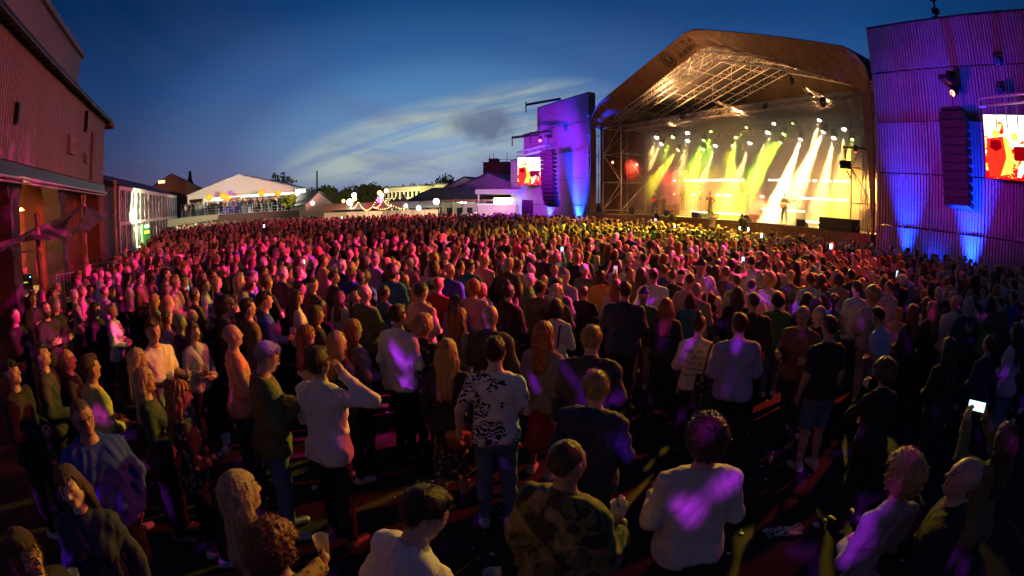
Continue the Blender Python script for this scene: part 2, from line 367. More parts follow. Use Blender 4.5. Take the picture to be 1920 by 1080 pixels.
# eyelets and lashings along the lower edge of the right half of the fascia
m = MB()
for k in range(64):
    f = (k + .5) / 64; s_ = 11.8 + (2.1 - 11.8) * f; z_ = 12.93 + (9.42 - 12.93) * f
    m.box(loc(SP(s_, .86, z_ + .28)), (.035, .02, .26), M=None)
m.build('lashing', M_ALU, stage).__setitem__('kind', 'stuff')
# roof skin with depth, on the rafters
RD = 11.5
m = MB()
for i in range(1, 12):
    a, b = outer[i], outer[i + 1]
    m.hexa([loc(SP(a[0], -.2, a[1] + .0)), loc(SP(b[0], -.2, b[1])), loc(SP(b[0], RD, b[1])), loc(SP(a[0], RD, a[1])), loc(SP(a[0], -.2, a[1] + .06)), loc(SP(b[0], -.2, b[1] + .06)), loc(SP(b[0], RD, b[1] + .06)), loc(SP(a[0], RD, a[1] + .06))])
m.build('roof_skin', M_TARP, stage)
m = MB()
m.quad(*[loc(SP(a, RD, z + .03)) for a, z in outer])
m.build('backdrop', M_DRAPE, stage)
for s_ in (.32, SW - .37):
    d0_ = 2.6 if s_ < 1 else .5; m = MB(); m.hexa([loc(SP(s_, d0_, 0)), loc(SP(s_, RD, 0)), loc(SP(s_, RD, 10.05)), loc(SP(s_, d0_, 10.05))] + [loc(SP(s_ + .05, d0_, 0)), loc(SP(s_ + .05, RD, 0)), loc(SP(s_ + .05, RD, 10.05)), loc(SP(s_ + .05, d0_, 10.05))]); m.build('side_drape', M_DRAPE, stage)
DK = 2.05
m = MB(); m.hexa([loc(SP(SW - .1, .05, DK - .12)), loc(SP(.1, .05, DK - .12)), loc(SP(.1, RD, DK - .12)), loc(SP(SW - .1, RD, DK - .12)), loc(SP(SW - .1, .05, DK)), loc(SP(.1, .05, DK)), loc(SP(.1, RD, DK)), loc(SP(SW - .1, RD, DK))]); m.build('deck', M_DECK, stage)
# front skirt of upright battens
m = MB()
for k in range(200):
    s_ = .08 + (SW - .2) * (k + .5) / 200
    m.box(loc(SP(s_, -.28, 1.02)), (.085, .035, 2.0), M=Matrix.Rotation(ST_RZ, 3, 'Z'))
m.build('skirt_batten', M_WOOD, stage).__setitem__('kind', 'stuff')
m = MB(); m.box(loc(SP(SW / 2, -.22, 1.02)), (SW - .2, .04, 1.98), rz=ST_RZ); m.build('skirt_backing', M_WOOD, stage)
# rafters and purlins under the roof
def roof_z(s_, drop):
    c = 12.95; hw = 11.6
    return 14.05 - abs(s_ - c) / hw * 3.1 - drop
for d_ in (1.5, 3.6, 5.7, 7.8, 9.9):
    for sg in (1, -1):
        m = MB(); sE = 12.95 + sg * 12.4
        truss_mb(m, loc(SP(12.95 + sg * .15, d_, roof_z(12.95, .45))), loc(SP(sE, d_, roof_z(sE, .45))), .55, .035, step=.85, four=False)
        m.build('rafter_truss', M_ALU, stage)
m = MB()
for k in range(-6, 7):
    if k == 0: pass
    s_ = 12.95 + k * 1.95
    m.tube(loc(SP(s_, .9, roof_z(s_, .16))), loc(SP(s_, RD, roof_z(s_, .16))), .03, 4); 
m.build('purlin', M_ALU, stage).__setitem__('kind', 'stuff')
# diagonal wind braces between the rafters
m = MB()
for d_ in (1.5, 5.7):
    for k in range(-5, 5):
        s0, s1 = 12.95 + k * 2.2, 12.95 + (k + 1) * 2.2
        m.tube(loc(SP(s0, d_, roof_z(s0, .2))), loc(SP(s1, d_ + 2.1, roof_z(s1, .2))), .015, 3)
m.build('brace', M_ALU, stage).__setitem__('kind', 'stuff')
# portal arch truss just inside the front
m = MB()
for sg in (1, -1):
    truss_mb(m, loc(SP(12.95, 1.35, 13.0 - .2)), loc(SP(12.95 + sg * 11.6, 1.35, 9.7)), .5, .04, step=.7)
m.build('portal_truss', M_ALU, stage)

# scaffold wings at both sides
def scaffold(s0, s1, d0, d1, z1, levels, parent=None, name='scaffold_tower', **kw):
    m = MB(); S = [s0, s1]; D = [d0, d1]
    for s_ in S:
        for d_ in D: m.tube(SP(s_, d_, 0), SP(s_, d_, z1), .035, 6)
    lv = [z1 * k / levels for k in range(levels + 1)]
    for i, z in enumerate(lv[1:]):
        for d_ in D: m.tube(SP(s0, d_, z), SP(s1, d_, z), .028, 4)
        for s_ in S: m.tube(SP(s_, d0, z), SP(s_, d1, z), .028, 4)
        zb = lv[i]
        fl = i % 2
        for d_ in D: m.tube(SP(s0 if fl else s1, d_, zb), SP(s1 if fl else s0, d_, z), .022, 4)
        for s_ in S: m.tube(SP(s_, d0 if fl else d1, zb), SP(s_, d1 if fl else d0, z), .022, 4)
    return m.build(name, M_ALU, parent, **kw)
scaffold(SW - .6, SW - 3.3, .6, 3.0, 9.0, 4, label='braced scaffold tower inside the left end of the stage', cat='scaffold')
scaffold(SW - 3.6, SW - 5.6, 5.6, 7.8, 7.6, 4, label='smaller scaffold tower behind the left stage wing', cat='scaffold')
scaffold(1.9, .6, .7, 2.3, 8.6, 5, label='braced scaffold tower inside the right end of the stage', cat='scaffold')
scaffold(SW + .25, SW + .85, -.1, 1.0, 10.2, 6, label='narrow scaffold linking the stage and the left tower', cat='scaffold')
# loose cables hanging down the right scaffold
m = MB()
for k in range(12):
    s_ = .7 + R_.random() * 1.1; d_ = .8 + R_.random() * 1.2; p = SP(s_, d_, 8.9)
    for j in range(7):
        q = SP(s_ + R_.uniform(-.12, .12), d_ + R_.uniform(-.1, .1), 8.9 - (j + 1) * 1.0); m.tube(p, q, .02, 4); p = q
m.build('cable_bundle', M_ALU, label='loose cables hanging down the right stage scaffold', cat='cable')

# lighting trusses hung under the roof
def hung_truss(p, q, label, w=.42):
    m = MB(); c = (Vector(p) + Vector(q)) / 2; truss_mb(m, Vector(p) - c, Vector(q) - c, w, .03, step=.5)
    o = m.build('lighting_truss', M_ALU, label=label, cat='truss', group='lighting trusses under the stage roof'); o.location = c
    return o
hung_truss(SP(24.2, 2.1, 9.0), SP(2.4, 2.1, 9.0), 'front lighting truss running across under the roof')
hung_truss(SP(22.5, 5.2, 8.55), SP(1.6, 5.2, 8.55), 'second lighting truss with lamps hung close beneath it')
hung_truss(SP(22.0, 7.4, 8.0), SP(1.6, 7.4, 8.0), 'rear lighting truss lowest of those across the stage')
hung_truss(SP(22.9, 2.3, 8.9), SP(21.4, 5.0, 8.5), 'short truss joining front and second truss at the left')
hung_truss(SP(13.6, 2.3, 9.7), SP(12.4, 5.0, 8.8), 'short truss joining front and second truss in the middle')
hung_truss(SP(6.0, 2.3, 9.7), SP(4.7, 5.0, 8.8), 'short truss joining front and second truss at the right')

# round emblem and the printed word on the left slope of the fascia (unreadable at this distance: dark shapes)
def fascia_pt(s_, f):
    """point on the left slope: s along the front, f 0 at the outer edge, 1 at the inner edge"""
    zo = 14.05 + (s_ - 13.9) * (10.95 - 14.05) / (SW - 1.3 - 13.9); zi = 13.2 + (s_ - 13.9) * (9.95 - 13.2) / (SW - 1.55 - 13.9)
    return loc(SP(s_, -.25 + 1.35 * f - .035, zo + (zi - zo) * f))
M_PRINT = mat('dark_print', (.05, .03, .022), .8)
m = MB(); c0 = 16.1; n = 26
ring = lambda r: [fascia_pt(c0 + r * math.cos(2 * math.pi * k / n), .5 + r * math.sin(2 * math.pi * k / n) / 1.45) for k in range(n)]
A, B = ring(.60), ring(.47); m.add(A + B, [(k, (k + 1) % n, n + (k + 1) % n, n + k) for k in range(n)]); m.add(ring(.40), [tuple(range(n))]); m.build('round_emblem', M_PRINT, stage)
m = MB()
for pts in ([(-.06, .30), (.06, .30), (.06, .60), (-.06, .60)], [(-.16, .36), (.16, .36), (.16, .42), (-.16, .42)]):
    m.quad(*[fascia_pt(c0 + a, b) + SN * -.006 for a, b in pts])
m.build('emblem_mark', M_FASCIA, stage)
m = MB(); sx = 15.2
for w_, gl in ((.34, 'U'), (.34, 'U'), (.34, 'D'), (.34, 'n')):
    for a, b, c, d in {'U': [(0, .1, .18, .82), (.24, .34, .18, .82), (.1, .24, .66, .82)], 'D': [(0, .1, .18, .82), (.24, .34, .26, .74), (.1, .26, .18, .34), (.1, .26, .66, .82)], 'n': [(0, .1, .3, .82), (.24, .34, .3, .82), (.1, .24, .3, .46)]}[gl]:
        m.quad(*[fascia_pt(sx - x, f) for x, f in ((a, c), (b, c), (b, d), (a, d))])
    sx -= w_ + .14
m.build('printed_word', M_PRINT, stage)
# ------------------------------------------------------------------ stage lamps, beams and light bars
WARM = (1.0, .62, .17); YEL = (1.0, .90, .10); GRN = (.62, 1.0, .10)
M_LENS_W = emis('lit_lens_warm', (1, .86, .55), 40.); M_LENS_G = emis('lit_lens_yellow_green', (.75, 1, .15), 30.); M_LENS_R = emis('lit_lens_red', (1, .10, .05), 30.); M_LENS_M = emis('lit_lens_magenta', (1, .12, .65), 10)
def lamp_mesh():
    y = MB(); y.box((0, 0, .19), (.26, .16, .07)); y.box((-.15, 0, .06), (.03, .07, .26)); y.box((.15, 0, .06), (.03, .07, .26))
    return y.mesh('yoke', M_DSTEEL)
LAMP_YOKE = lamp_mesh()
hb = MB(); hb.lathe([(0, .20), (.08, .19), (.11, .12), (.115, -.02), (.13, -.12), (.125, -.16), (.10, -.16)], n=12); LAMP_HEAD = hb.mesh('lamp_head', M_DSTEEL, True)
def lens_mesh(m): l = MB(); l.lathe([(0.0001, -.145), (.10, -.15)], n=12); return l.mesh('lens', m)
LENSES = {k: lens_mesh(v) for k, v in (('w', M_LENS_W), ('g', M_LENS_G), ('r', M_LENS_R), ('m', M_LENS_M), ('off', M_GLASS))}
def moving_head(p, target, kind, label, group, scale=1.0):
    root = empty('moving_head_lamp', tuple(p), R_.uniform(0, 3), label, 'stage lamp', group)
    root.scale = (scale,) * 3
    bpy.context.view_layer.update()
    y = link(bpy.data.objects.new('yoke', LAMP_YOKE), root)
    h = link(bpy.data.objects.new('lamp_head', LAMP_HEAD), root)
    q = (Vector(target) - Vector(p)).to_track_quat('-Z', 'Y').to_euler()
    q2 = (Matrix.Rotation(-root.rotation_euler.z, 3, 'Z') @ q.to_matrix()).to_euler()
    h.rotation_euler = q2
    link(bpy.data.objects.new('lens', LENSES[kind]), h)
    return root
# (photo x, y of the lamp, depth in the stage, colour, power, aim: photo point on the stage floor plane, angle)
BEAMS = [
    (1232, 256, 6.8, 'w', 1500, (1205, 330), 13), (1241, 268, 5.4, 'w', 2200, (1200, 345), 15), (1289, 248, 6.8, 'w', 900, (1280, 330), 10), (1290, 262, 5.4, 'w', 2000, (1268, 345), 14),
    (1342, 271, 5.4, 'w', 7000, (1305, 372), 12), (1407, 266, 5.4, 'w', 7000, (1370, 372), 13), (1440, 246, 5.4, 'w', 4000, (1410, 350), 12), (1452, 230, 6.8, 'w', 3000, (1425, 330), 11),
    (1502, 259, 5.4, 'w', 70000, (1455, 385), 15), (1537, 223, 6.8, 'w', 14000, (1505, 340), 12), (1545, 245, 5.4, 'w', 22000, (1480, 375), 19), (1564, 256, 5.4, 'w', 12000, (1535, 385), 15), (1583, 240, 6.8, 'w', 3500, (1572, 340), 12),
    (1262, 256, 6.8, 'g', 1500, (1225, 330), 17), (1272, 280, 5.4, 'y', 5000, (1220, 348), 22), (1320, 262, 5.4, 'g', 3400, (1280, 350), 22), (1333, 246, 6.8, 'g', 3400, (1318, 345), 25), (1319, 279, 5.4, 'y', 4500, (1290, 355), 22),
    (1380, 257, 6.8, 'g', 3400, (1365, 350), 25), (1375, 272, 5.4, 'y', 9000, (1368, 365), 20), (1400, 238, 6.8, 'y', 3200, (1350, 320), 20), (1464, 266, 5.4, 'g', 6500, (1400, 362), 22), (1470, 250, 6.0, 'g', 5000, (1410, 340), 21), (1488, 231, 6.8, 'g', 5500, (1415, 320), 22),
    (1598, 260, 5.4, 'y', 11000, (1570, 390), 22),
]
bcol = {'w': WARM, 'g': (.42, 1.0, .02), 'y': (1.0, .82, .03)}
NTH = ['first', 'second', 'third', 'fourth', 'fifth', 'sixth', 'seventh', 'eighth', 'ninth', 'tenth', 'eleventh', 'twelfth', '13th', '14th']
BEAM_K = 4.5
for i, (px, py, d_, c, pw, tg, an) in enumerate(BEAMS):
    d_ = min(d_, 2.9 if px < 1270 else (4.0 if px < 1330 else d_)); p = on_plane(px, py, d_); q = on_plane(tg[0], tg[1], max(.5, d_ - 2.2))
    moving_head(p + (p - q).normalized() * .12, q, 'w' if c == 'w' else 'g', '%s lamp over the stage, %s from the left of its colour' % ('warm white' if c == 'w' else 'yellow green', NTH[sorted(b[0] for b in BEAMS if (b[3] == 'w') == (c == 'w')).index(px)]), 'warm white beam lamps on the rig' if c == 'w' else 'yellow green beam lamps on the rig', 1.5 if c == 'w' else 1.2)
    spot('stage_beam', p + (q - p).normalized() * .30, q, pw * BEAM_K * (1.2 if c == 'w' else .62), bcol[c], an, .35, .06)
for i, (px, py, d_) in enumerate(((1150, 304, .9), (1195, 308, 3.2), (1236, 314, 5.2))):
    p = on_plane(px, py, d_); q = p + Vector((.2, -1.2, -.9)) if i == 2 else p + SN * -3 + Vector((0, 0, -1.0)) + SU * -2
    moving_head(p, q, 'r', 'small lamp glowing red on the left scaffold, %s from the edge' % ('first', 'second', 'third')[i], 'red lamps on the left scaffold', .9)
    spot('red_beam', p + (q - p).normalized() * .2, q if i < 2 else on_plane(1300, 380, 5), 1800, (1, .06, .03), 60, .6, .08)
# red light inside the right wing
pr = on_plane(1604, 280, 1.9); 
moving_head(pr, pr + Vector((0, 0, -1)), 'r', 'red lamp glowing in the right stage scaffold', None, .9); spot('red_beam', pr, SP(1.0, 1.6, 4.0), 1200, (1, .05, .03), 80, .6, .08)
# unlit lamps and followspot heads on the front truss
for i, (px, py) in enumerate(((1153, 243), (1215, 227), (1280, 218), (1347, 205), (1435, 200), (1486, 151), (1543, 193))):
    p = on_plane(px, py, 2.1); moving_head(p, p + Vector((-2, -3, -3)), 'off', 'unlit lamp with yellow bracket on the front truss, %s from the left' % ('first', 'second', 'third', 'fourth', 'fifth', 'sixth', 'last')[i], 'unlit lamps on the front truss', 1.3)
# clusters of small unlit moving lights along the rear trusses
m = MB()
for k in range(34):
    s_ = 2.3 + k * .58; z_ = 8.1 + .35 * ((k * 7) % 3) * .5
    m.box(SP(s_, 7.5 + (k % 2) * .5, z_ + .25 - .9 * (k % 3 == 0)), (.30, .28, .40), rz=ST_RZ + k)
m.build('unlit_lamp_cluster', M_DSTEEL, kind='stuff', label='dark unlit lamps crowded along the rear trusses')
# smoke in the stage opening
m = MB(); m.hexa([SP(SW - .8, 1.6, DK + .01), SP(1.0, 1.6, DK + .01), SP(1.0, RD - .2, DK + .01), SP(SW - .8, RD - .2, DK + .01), SP(SW - .8, 1.6, 9.3), SP(1.0, 1.6, 9.3), SP(1.0, RD - .2, 9.3), SP(SW - .8, RD - .2, 9.3)])
M_SMOKE = bpy.data.materials.new('stage_smoke'); M_SMOKE.use_nodes = True; snt = M_SMOKE.node_tree; snt.nodes.clear()
so = nd(snt, 'ShaderNodeOutputMaterial'); sv = nd(snt, 'ShaderNodeVolumeScatter'); sv.inputs['Color'].default_value = (.9, .9, .9, 1); sv.inputs['Density'].default_value = .14; sv.inputs['Anisotropy'].default_value = .35
lk(snt, sv.outputs[0], so.inputs['Volume'])
m.build('stage_smoke', M_SMOKE, kind='stuff', label='thin haze hanging in the stage')
# two rows of lit bars across the back of the stage
M_BAR = emis('led_bar', (1, .78, .55), 26.)
BARS = {0: [(1238, 1256), (1262, 1266), (1284, 1287), (1292, 1298), (1300, 1306), (1308, 1330), (1335, 1362), (1366, 1384), (1391, 1395), (1442, 1445), (1449, 1452), (1455, 1470), (1500, 1508), (1514, 1518), (1525, 1531), (1540, 1550), (1554, 1557), (1564, 1571), (1578, 1592)],
        1: [(1238, 1251), (1254, 1264), (1295, 1304), (1344, 1349), (1355, 1360), (1363, 1369), (1426, 1431), (1445, 1455), (1498, 1534), (1538, 1553), (1556, 1559), (1566, 1578), (1582, 1590)]}
for row, L in BARS.items():
    for k, (x0, x1) in enumerate(L):
        f0 = (x0 - 1236) / (1590 - 1236); yy = (328 + (322 - 328) * f0) if row == 0 else (355 + (357 - 355) * f0)
        a, b = on_plane(x0, yy, 8.3), on_plane(x1, yy, 8.3); a.z = b.z = (5.0 if row == 0 else 3.78) + 0 * f0
        o = MB(); c = (a + b) / 2; o.box((0, 0, 0), ((b - a).length, .08, .085), rz=ST_RZ); o.box((0, 0, 0), ((b - a).length, .1, .05), rz=ST_RZ) if False else None
        ob = o.build('light_bar', M_BAR, label='%s lit white bar from the left in the %s row behind the band' % (['first', 'second', 'third', 'fourth', 'fifth', 'sixth', 'seventh', 'eighth', 'ninth', 'tenth', 'eleventh', 'twelfth', '13th', '14th', '15th', '16th', '17th', '18th', '19th'][k], ('upper', 'lower')[row]), cat='light bar', group='rows of light bars behind the band'); ob.location = c
# backline wash inside the stage
spot('stage_wash', SP(15.5, 9.6, 3.2), SP(15, 4, .8), 12000, (1, .07, .02), 95, .8, .4)
spot('stage_wash', SP(4.5, 8.9, 5.0), SP(6, 4, 1.5), 9000, (1, .40, .06), 115, .8, .4)
spot('stage_wash', SP(19.5, 9.6, 3.4), SP(21.5, 3, 3.0), 2500, (1, .12, .05), 120, .8, .4)

for s_, z_ in ((20.5, 9.4), (13, 9.4), (5.5, 9.4)): spot('roof_wash', SP(s_, 4.0, z_ - .3), SP(13 + (s_ - 13) * .7, 4.2, 14), 5200, (1, .48, .18), 140, .8, .4)
# ------------------------------------------------------------------ risers, drums, amplifiers
M_EDGE = emis('lit_riser_edge', (1, .78, .45), 7.)
def riser(s0, s1, d0, d1, z, label):
    c = SP((s0 + s1) / 2, (d0 + d1) / 2, DK); root = empty('stage_riser', tuple(c), ST_RZ, label, 'riser', 'risers on the stage')
    w, dp = abs(s1 - s0), d1 - d0
    MB().box((0, 0, (z) / 2), (w, dp, z)).build('platform', M_DECK, root); MB().box((0, -dp / 2 - .02, z - .05), (w - .05, .03, .08)).build('edge_light', M_EDGE, root); return root
riser(18.2, 12.5, 4.0, 6.2, .38, 'low riser with lit edge under the left musicians')
riser(11.4, 7.6, 4.4, 7.0, .85, 'high riser with lit edge carrying the drum kit')
riser(7.0, 3.6, 2.8, 4.6, .30, 'low riser with lit edge at the bass player')
def drum(r, h, p, root, tilt=0., rz=0., shell=M_BRICK, name='drum'):
    m = MB(); m.lathe([(0, 0), (r, 0), (r, h), (0, h)], n=20); o = m.build(name, M_GOLD if 'cymbal' in name else M_WHITE, root); o.location = p; o.rotation_euler = (tilt, 0, rz); return o
dk = empty('drum_kit', tuple(SP(9.7, 5.4, DK + .85)), ST_RZ, 'drum kit with brass cymbals on the high riser', 'drum kit')
drum(.30, .42, (0, -.25, .32), dk, rad(90), name='bass_drum'); drum(.20, .2, (-.28, .0, .72), dk, rad(15)); drum(.20, .2, (.22, .0, .72), dk, rad(15)); drum(.24, .35, (.55, .25, .25), dk); drum(.18, .15, (-.5, .3, .5), dk)
for x, y, z in ((-.75, .1, 1.15), (.75, .05, 1.2), (-.95, .4, .85), (.2, .45, 1.4)):
    c = drum(.24, .012, (x, y, z), dk, rad(12), name='cymbal'); MB().tube((x, y, 0), (x, y, z), .012, 4).build('cymbal_stand', M_ALU, dk)
def amp(s_, d_, w, h, label, z=DK, grp=None):
    root = empty('amplifier', tuple(SP(s_, d_, z)), ST_RZ, label, 'amplifier', grp)
    MB().box((0, 0, h / 2), (w, .4, h)).build('cabinet', M_BLACK, root); MB().box((0, -.21, h * .45), (w * .86, .02, h * .75)).build('grille', M_WOOD, root); MB().box((0, -.19, h - .06), (w * .9, .04, .08)).build('control_panel', M_ALU, root); return root
amp(19.6, 3.3, 1.3, .85, 'wide low amplifier beside the guitarist at left'); amp(20.6, 3.0, .75, 1.2, 'tall amplifier stack by the left guitarist')
amp(6.4, 5.2, .8, 1.3, 'amplifier stack behind the bass player'); amp(15.3, 6.8, .8, .9, 'amplifier at back of the low riser'); amp(3.4, 5.6, 1.4, 1.2, 'wide dark cabinets at the right of the stage')
b = MB(); b.box((0, 0, .3), (2.1, .8, .6)); b.box((0, -.41, .3), (1.9, .02, .4)); o = b.build('speaker_cabinet', M_SPEAKER, label='long black speaker lying on the stage front at right', cat='speaker'); o.location = SP(2.6, .7, DK); o.rotation_euler = (0, 0, ST_RZ)
for i, s_ in enumerate((21.3, 17.0, 14.0, 9.5, 5.2)):
    m = MB(); m.hexa([(-.3, -.2, 0), (.3, -.2, 0), (.3, .2, 0), (-.3, .2, 0), (-.3, -.2, .38), (.3, -.2, .38), (.3, .16, .12), (-.3, .16, .12)]); m.box((0, -.21, .2), (.5, .02, .28))
    o = m.build('floor_monitor', M_SPEAKER, label='black wedge monitor on the stage front, %s from the left' % ('first', 'second', 'third', 'fourth', 'last')[i], cat='monitor', group='wedge monitors along the stage front'); o.location = SP(s_, .9, DK); o.rotation_euler = (0, 0, ST_RZ)
for i, (s_, d_) in enumerate(((18.0, 3.4), (13.9, 1.6), (6.3, 1.8))):
    m = MB(); m.lathe([(.13, 0), (.12, .02), (.02, .03)], n=10); m.tube((0, 0, 0), (0, 0, 1.45), .014, 5); m.tube((0, 0, 1.45), (0, .25, 1.58), .012, 5); m.lathe([(0, .06), (.03, .04), (.025, -.02), (.015, -.1)], c=(0, .27, 1.60), n=8)
    o = m.build('microphone_stand', M_DSTEEL, label='microphone stand %s' % ('before the left horn player', 'beside the singer in the dark dress', 'in front of the bass player')[i], cat='microphone stand'); o.location = SP(s_, d_, DK); o.rotation_euler = (0, 0, ST_RZ)
# camera crane head on a bracket at the right stage edge
m = MB(); p0 = SP(.5, .3, 6.0); m.tube(p0, p0 + SU * 1.6 + Vector((0, 0, .1)), .05, 6); m.tube(p0 + SU * 1.5, p0 + SU * 1.5 + Vector((0, 0, -.5)), .04, 6); m.box(p0 + SU * 1.5 + Vector((0, 0, -.75)), (.45, .35, .4), rz=ST_RZ); m.box(p0 + SU * 1.5 - SN * .3 + Vector((0, 0, -.72)), (.18, .3, .2), rz=ST_RZ); m.tube(p0 + SU * 1.5 + Vector((0, 0, -.9)), p0 + SU * 1.2 + Vector((0, 0, -1.4)), .03, 5)
m.build('remote_camera', M_DSTEEL, label='dark remote camera on a bracket at the right stage edge', cat='camera')

# ------------------------------------------------------------------ line arrays
def line_array(top, rz, n, label, w=1.25, h=.34, dp=.62, curve=.6, total=18.):
    root = empty('line_array', tuple(top), rz, label, 'loudspeaker')
    cab = MB(); cab.hexa([(-w / 2, -dp / 2, -h * .94), (w / 2, -dp / 2, -h * .94), (w / 2, dp / 2, -h * .80), (-w / 2, dp / 2, -h * .80), (-w / 2, -dp / 2, -.015), (w / 2, -dp / 2, -.015), (w / 2, dp / 2, -.07), (-w / 2, dp / 2, -.07)]); cab.box((0, -dp / 2 - .012, -h / 2), (w * .94, .02, h * .80)); cab.box((0, -dp / 2 - .025, -h / 2), (.10, .02, h * .82))
    for sx in (-1, 1): cab.box((sx * (w / 2 + .015), 0, -h / 2), (.03, .28, .10))
    me = cab.mesh('speaker_cabinet', M_SPEAKER); y, z, a = 0., 0., rad(2)
    for k in range(n):
        o = link(bpy.data.objects.new('speaker_cabinet', me), root); o.location = (0, y, z); o.rotation_euler = (-a, 0, 0)
        y += -math.sin(-a) * h * 1.0; z -= math.cos(a) * h; a += rad(total) / n * (2.0 * k / n) ** 1.2
    f = MB(); f.box((0, 0, .10), (w * .8, .7, .12)); f.tube((0, 0, .15), (0, 0, 1.3), .03, 5); f.box((0, 0, 1.35), (.3, .6, .25)); f.build('rigging_frame', M_DSTEEL, root)
    return root
pR = RT_b + (RT_a - RT_b).normalized() * 3.4 + SN * -1.5
line_array(Vector((0, 0, 0)) + at_d(1787, 200, (Vector((pR.x, pR.y)).length)).xy.to_3d() + Vector((0, 0, at_d(1787, 203, 21.5).z)), RT_RZ + rad(-6), 11, 'long black line array hanging before the right tower', total=16)
pl = at_d(1028, 285, 44.8)
line_array(pl, LT_RZ + rad(28), 13, 'curved black line array hanging before the left tower', total=34, w=1.2, h=.36, dp=.7)
# beams that carry them
m = MB(); pa = at_d(1787, 160, 22.5)
m.box(pa, (.35, 2.8, .2), rz=RT_RZ); m.build('rigging_beam', M_DSTEEL, label='dark beam above the line array on the right tower', cat='beam')
for i, (px, py, D, L_) in enumerate(((1018, 191, 47.5, 1.9), (985, 255, 52, 1.6), (1013, 248, 47, 1.1))):
    p = at_d(px, py, D); m = MB(); m.box(p, (2.2 * L_, .22, .2), rz=LT_RZ + .3); m.tube(p + Vector((-.8 * L_, 0, 0)), p + Vector((-.8 * L_, 0, -1.0)), .06, 5); m.build('rigging_beam', M_DSTEEL, label=('long dark beam on top of the left tower', 'short dark beam over the left screen', 'small dark beam above the left line array')[i], cat='beam')

# ------------------------------------------------------------------ video screens
def screen_mat():
    m = bpy.data.materials.new('screen_picture'); m.use_nodes = True; nt = m.node_tree; b = nt.nodes['Principled BSDF']; b.inputs['Base Color'].default_value = (.01, .01, .01, 1); b.inputs['Specular IOR Level'].default_value = 0
    t = nd(nt, 'ShaderNodeTexCoord').outputs['Generated']; sp = nd(nt, 'ShaderNodeSeparateXYZ'); lk(nt, t, sp.inputs[0])
    n = nd(nt, 'ShaderNodeTexNoise'); n.inputs['Scale'].default_value = 7.5; n.inputs['Detail'].default_value = 5; n.inputs['Distortion'].default_value = 1.4; n.inputs['Roughness'].default_value = .62; lk(nt, t, n.inputs['Vector'])
    # white ceiling light at the top, red clothes and yellow skin under it
    h = mth(nt, 'ADD', mth(nt, 'MULTIPLY', n.outputs['Fac'], 1.0), mth(nt, 'MULTIPLY', sp.outputs[2], .30))
    r = ramp(nt, [(0, (.10, 0, 0)), (.50, (.55, .0, .0)), (.585, (1, .03, .01)), (.645, (1, .50, .04)), (.685, (1, .85, .30)), (.74, (1, .96, .9)), (1, (1, 1, 1))]); lk(nt, h, r.inputs[0])
    lk(nt, r.outputs[0], b.inputs['Emission Color']); b.inputs['Emission Strength'].default_value = 3.0
    return m
M_SCREEN = screen_mat()
SC = {'red': emis('picture_red', (1, .015, .005), 3.0), 'white': emis('picture_white', (1, .96, .92), 2.2), 'dark': emis('picture_dark_red', (.20, .0, .0), 1.6), 'yellow': emis('picture_yellow', (1, .55, .06), 2.2)}
def screen(p, w, h, rz, label, dx=0.):
    root = empty('video_screen', tuple(p), rz, label, 'screen')
    MB().box((0, 0, 0), (w, .10, h)).build('housing', M_BLACK, root)
    MB().quad((-w / 2 + .03, -.056, -h / 2 + .03), (w / 2 - .03, -.056, -h / 2 + .03), (w / 2 - .03, -.056, h / 2 - .03), (-w / 2 + .03, -.056, h / 2 - .03)).build('picture', M_SCREEN, root)
    def poly(pts, m_, dy): MB().add([(-w / 2 + w * u, -.056 - dy, -h / 2 + h * v) for u, v in pts], [tuple(range(len(pts)))]).build('picture_area', m_, root)
    disc = lambda cx, cz, r, n=12: [(cx + r * math.cos(2 * math.pi * k / n), cz + r * 1.15 * math.sin(2 * math.pi * k / n)) for k in range(n)]
    poly([(.04, .62), (.30, .66), (.34, .40), (.30, .03), (.06, .03), (.03, .3)], SC['red'], .002); poly([(.30, .97), (.98, .97), (.98, .62), (.6, .60), (.36, .72)], SC['white'], .002)
    poly([(.46, .52), (.80, .52), (.80, .30), (.46, .30)], SC['dark'], .003); poly([(.42, .55), (.84, .56), (.84, .52), (.42, .51)], SC['white'], .004); poly([(.85, .5), (.97, .52), (.97, .04), (.82, .04)], SC['red'], .003)
    poly(disc(.17, .76, .085), SC['white'], .003); poly(disc(.19, .70, .06), SC['yellow'], .004); poly([(.10, .60), (.26, .60), (.28, .48), (.18, .42), (.08, .48)], SC['dark'], .004); poly(disc(.48, .66, .055), SC['yellow'], .004)
    poly([(.30, .62), (.36, .66), (.46, .30), (.40, .10), (.24, .06), (.34, .34)], SC['yellow'], .005); poly([(.52, .20), (.66, .36), (.70, .33), (.56, .05), (.50, .06)], SC['white'], .005)
    return root
ps = at_d(1906, 277, 21.6)
screen(ps, 3.0, 2.45, RT_RZ, 'bright screen on the right tower showing musicians in red and yellow')
ps2 = at_d(996, 321, 52.0)
screen(ps2, 2.7, 2.75, LT_RZ + rad(52), 'bright screen on the left tower showing musicians in red and white')
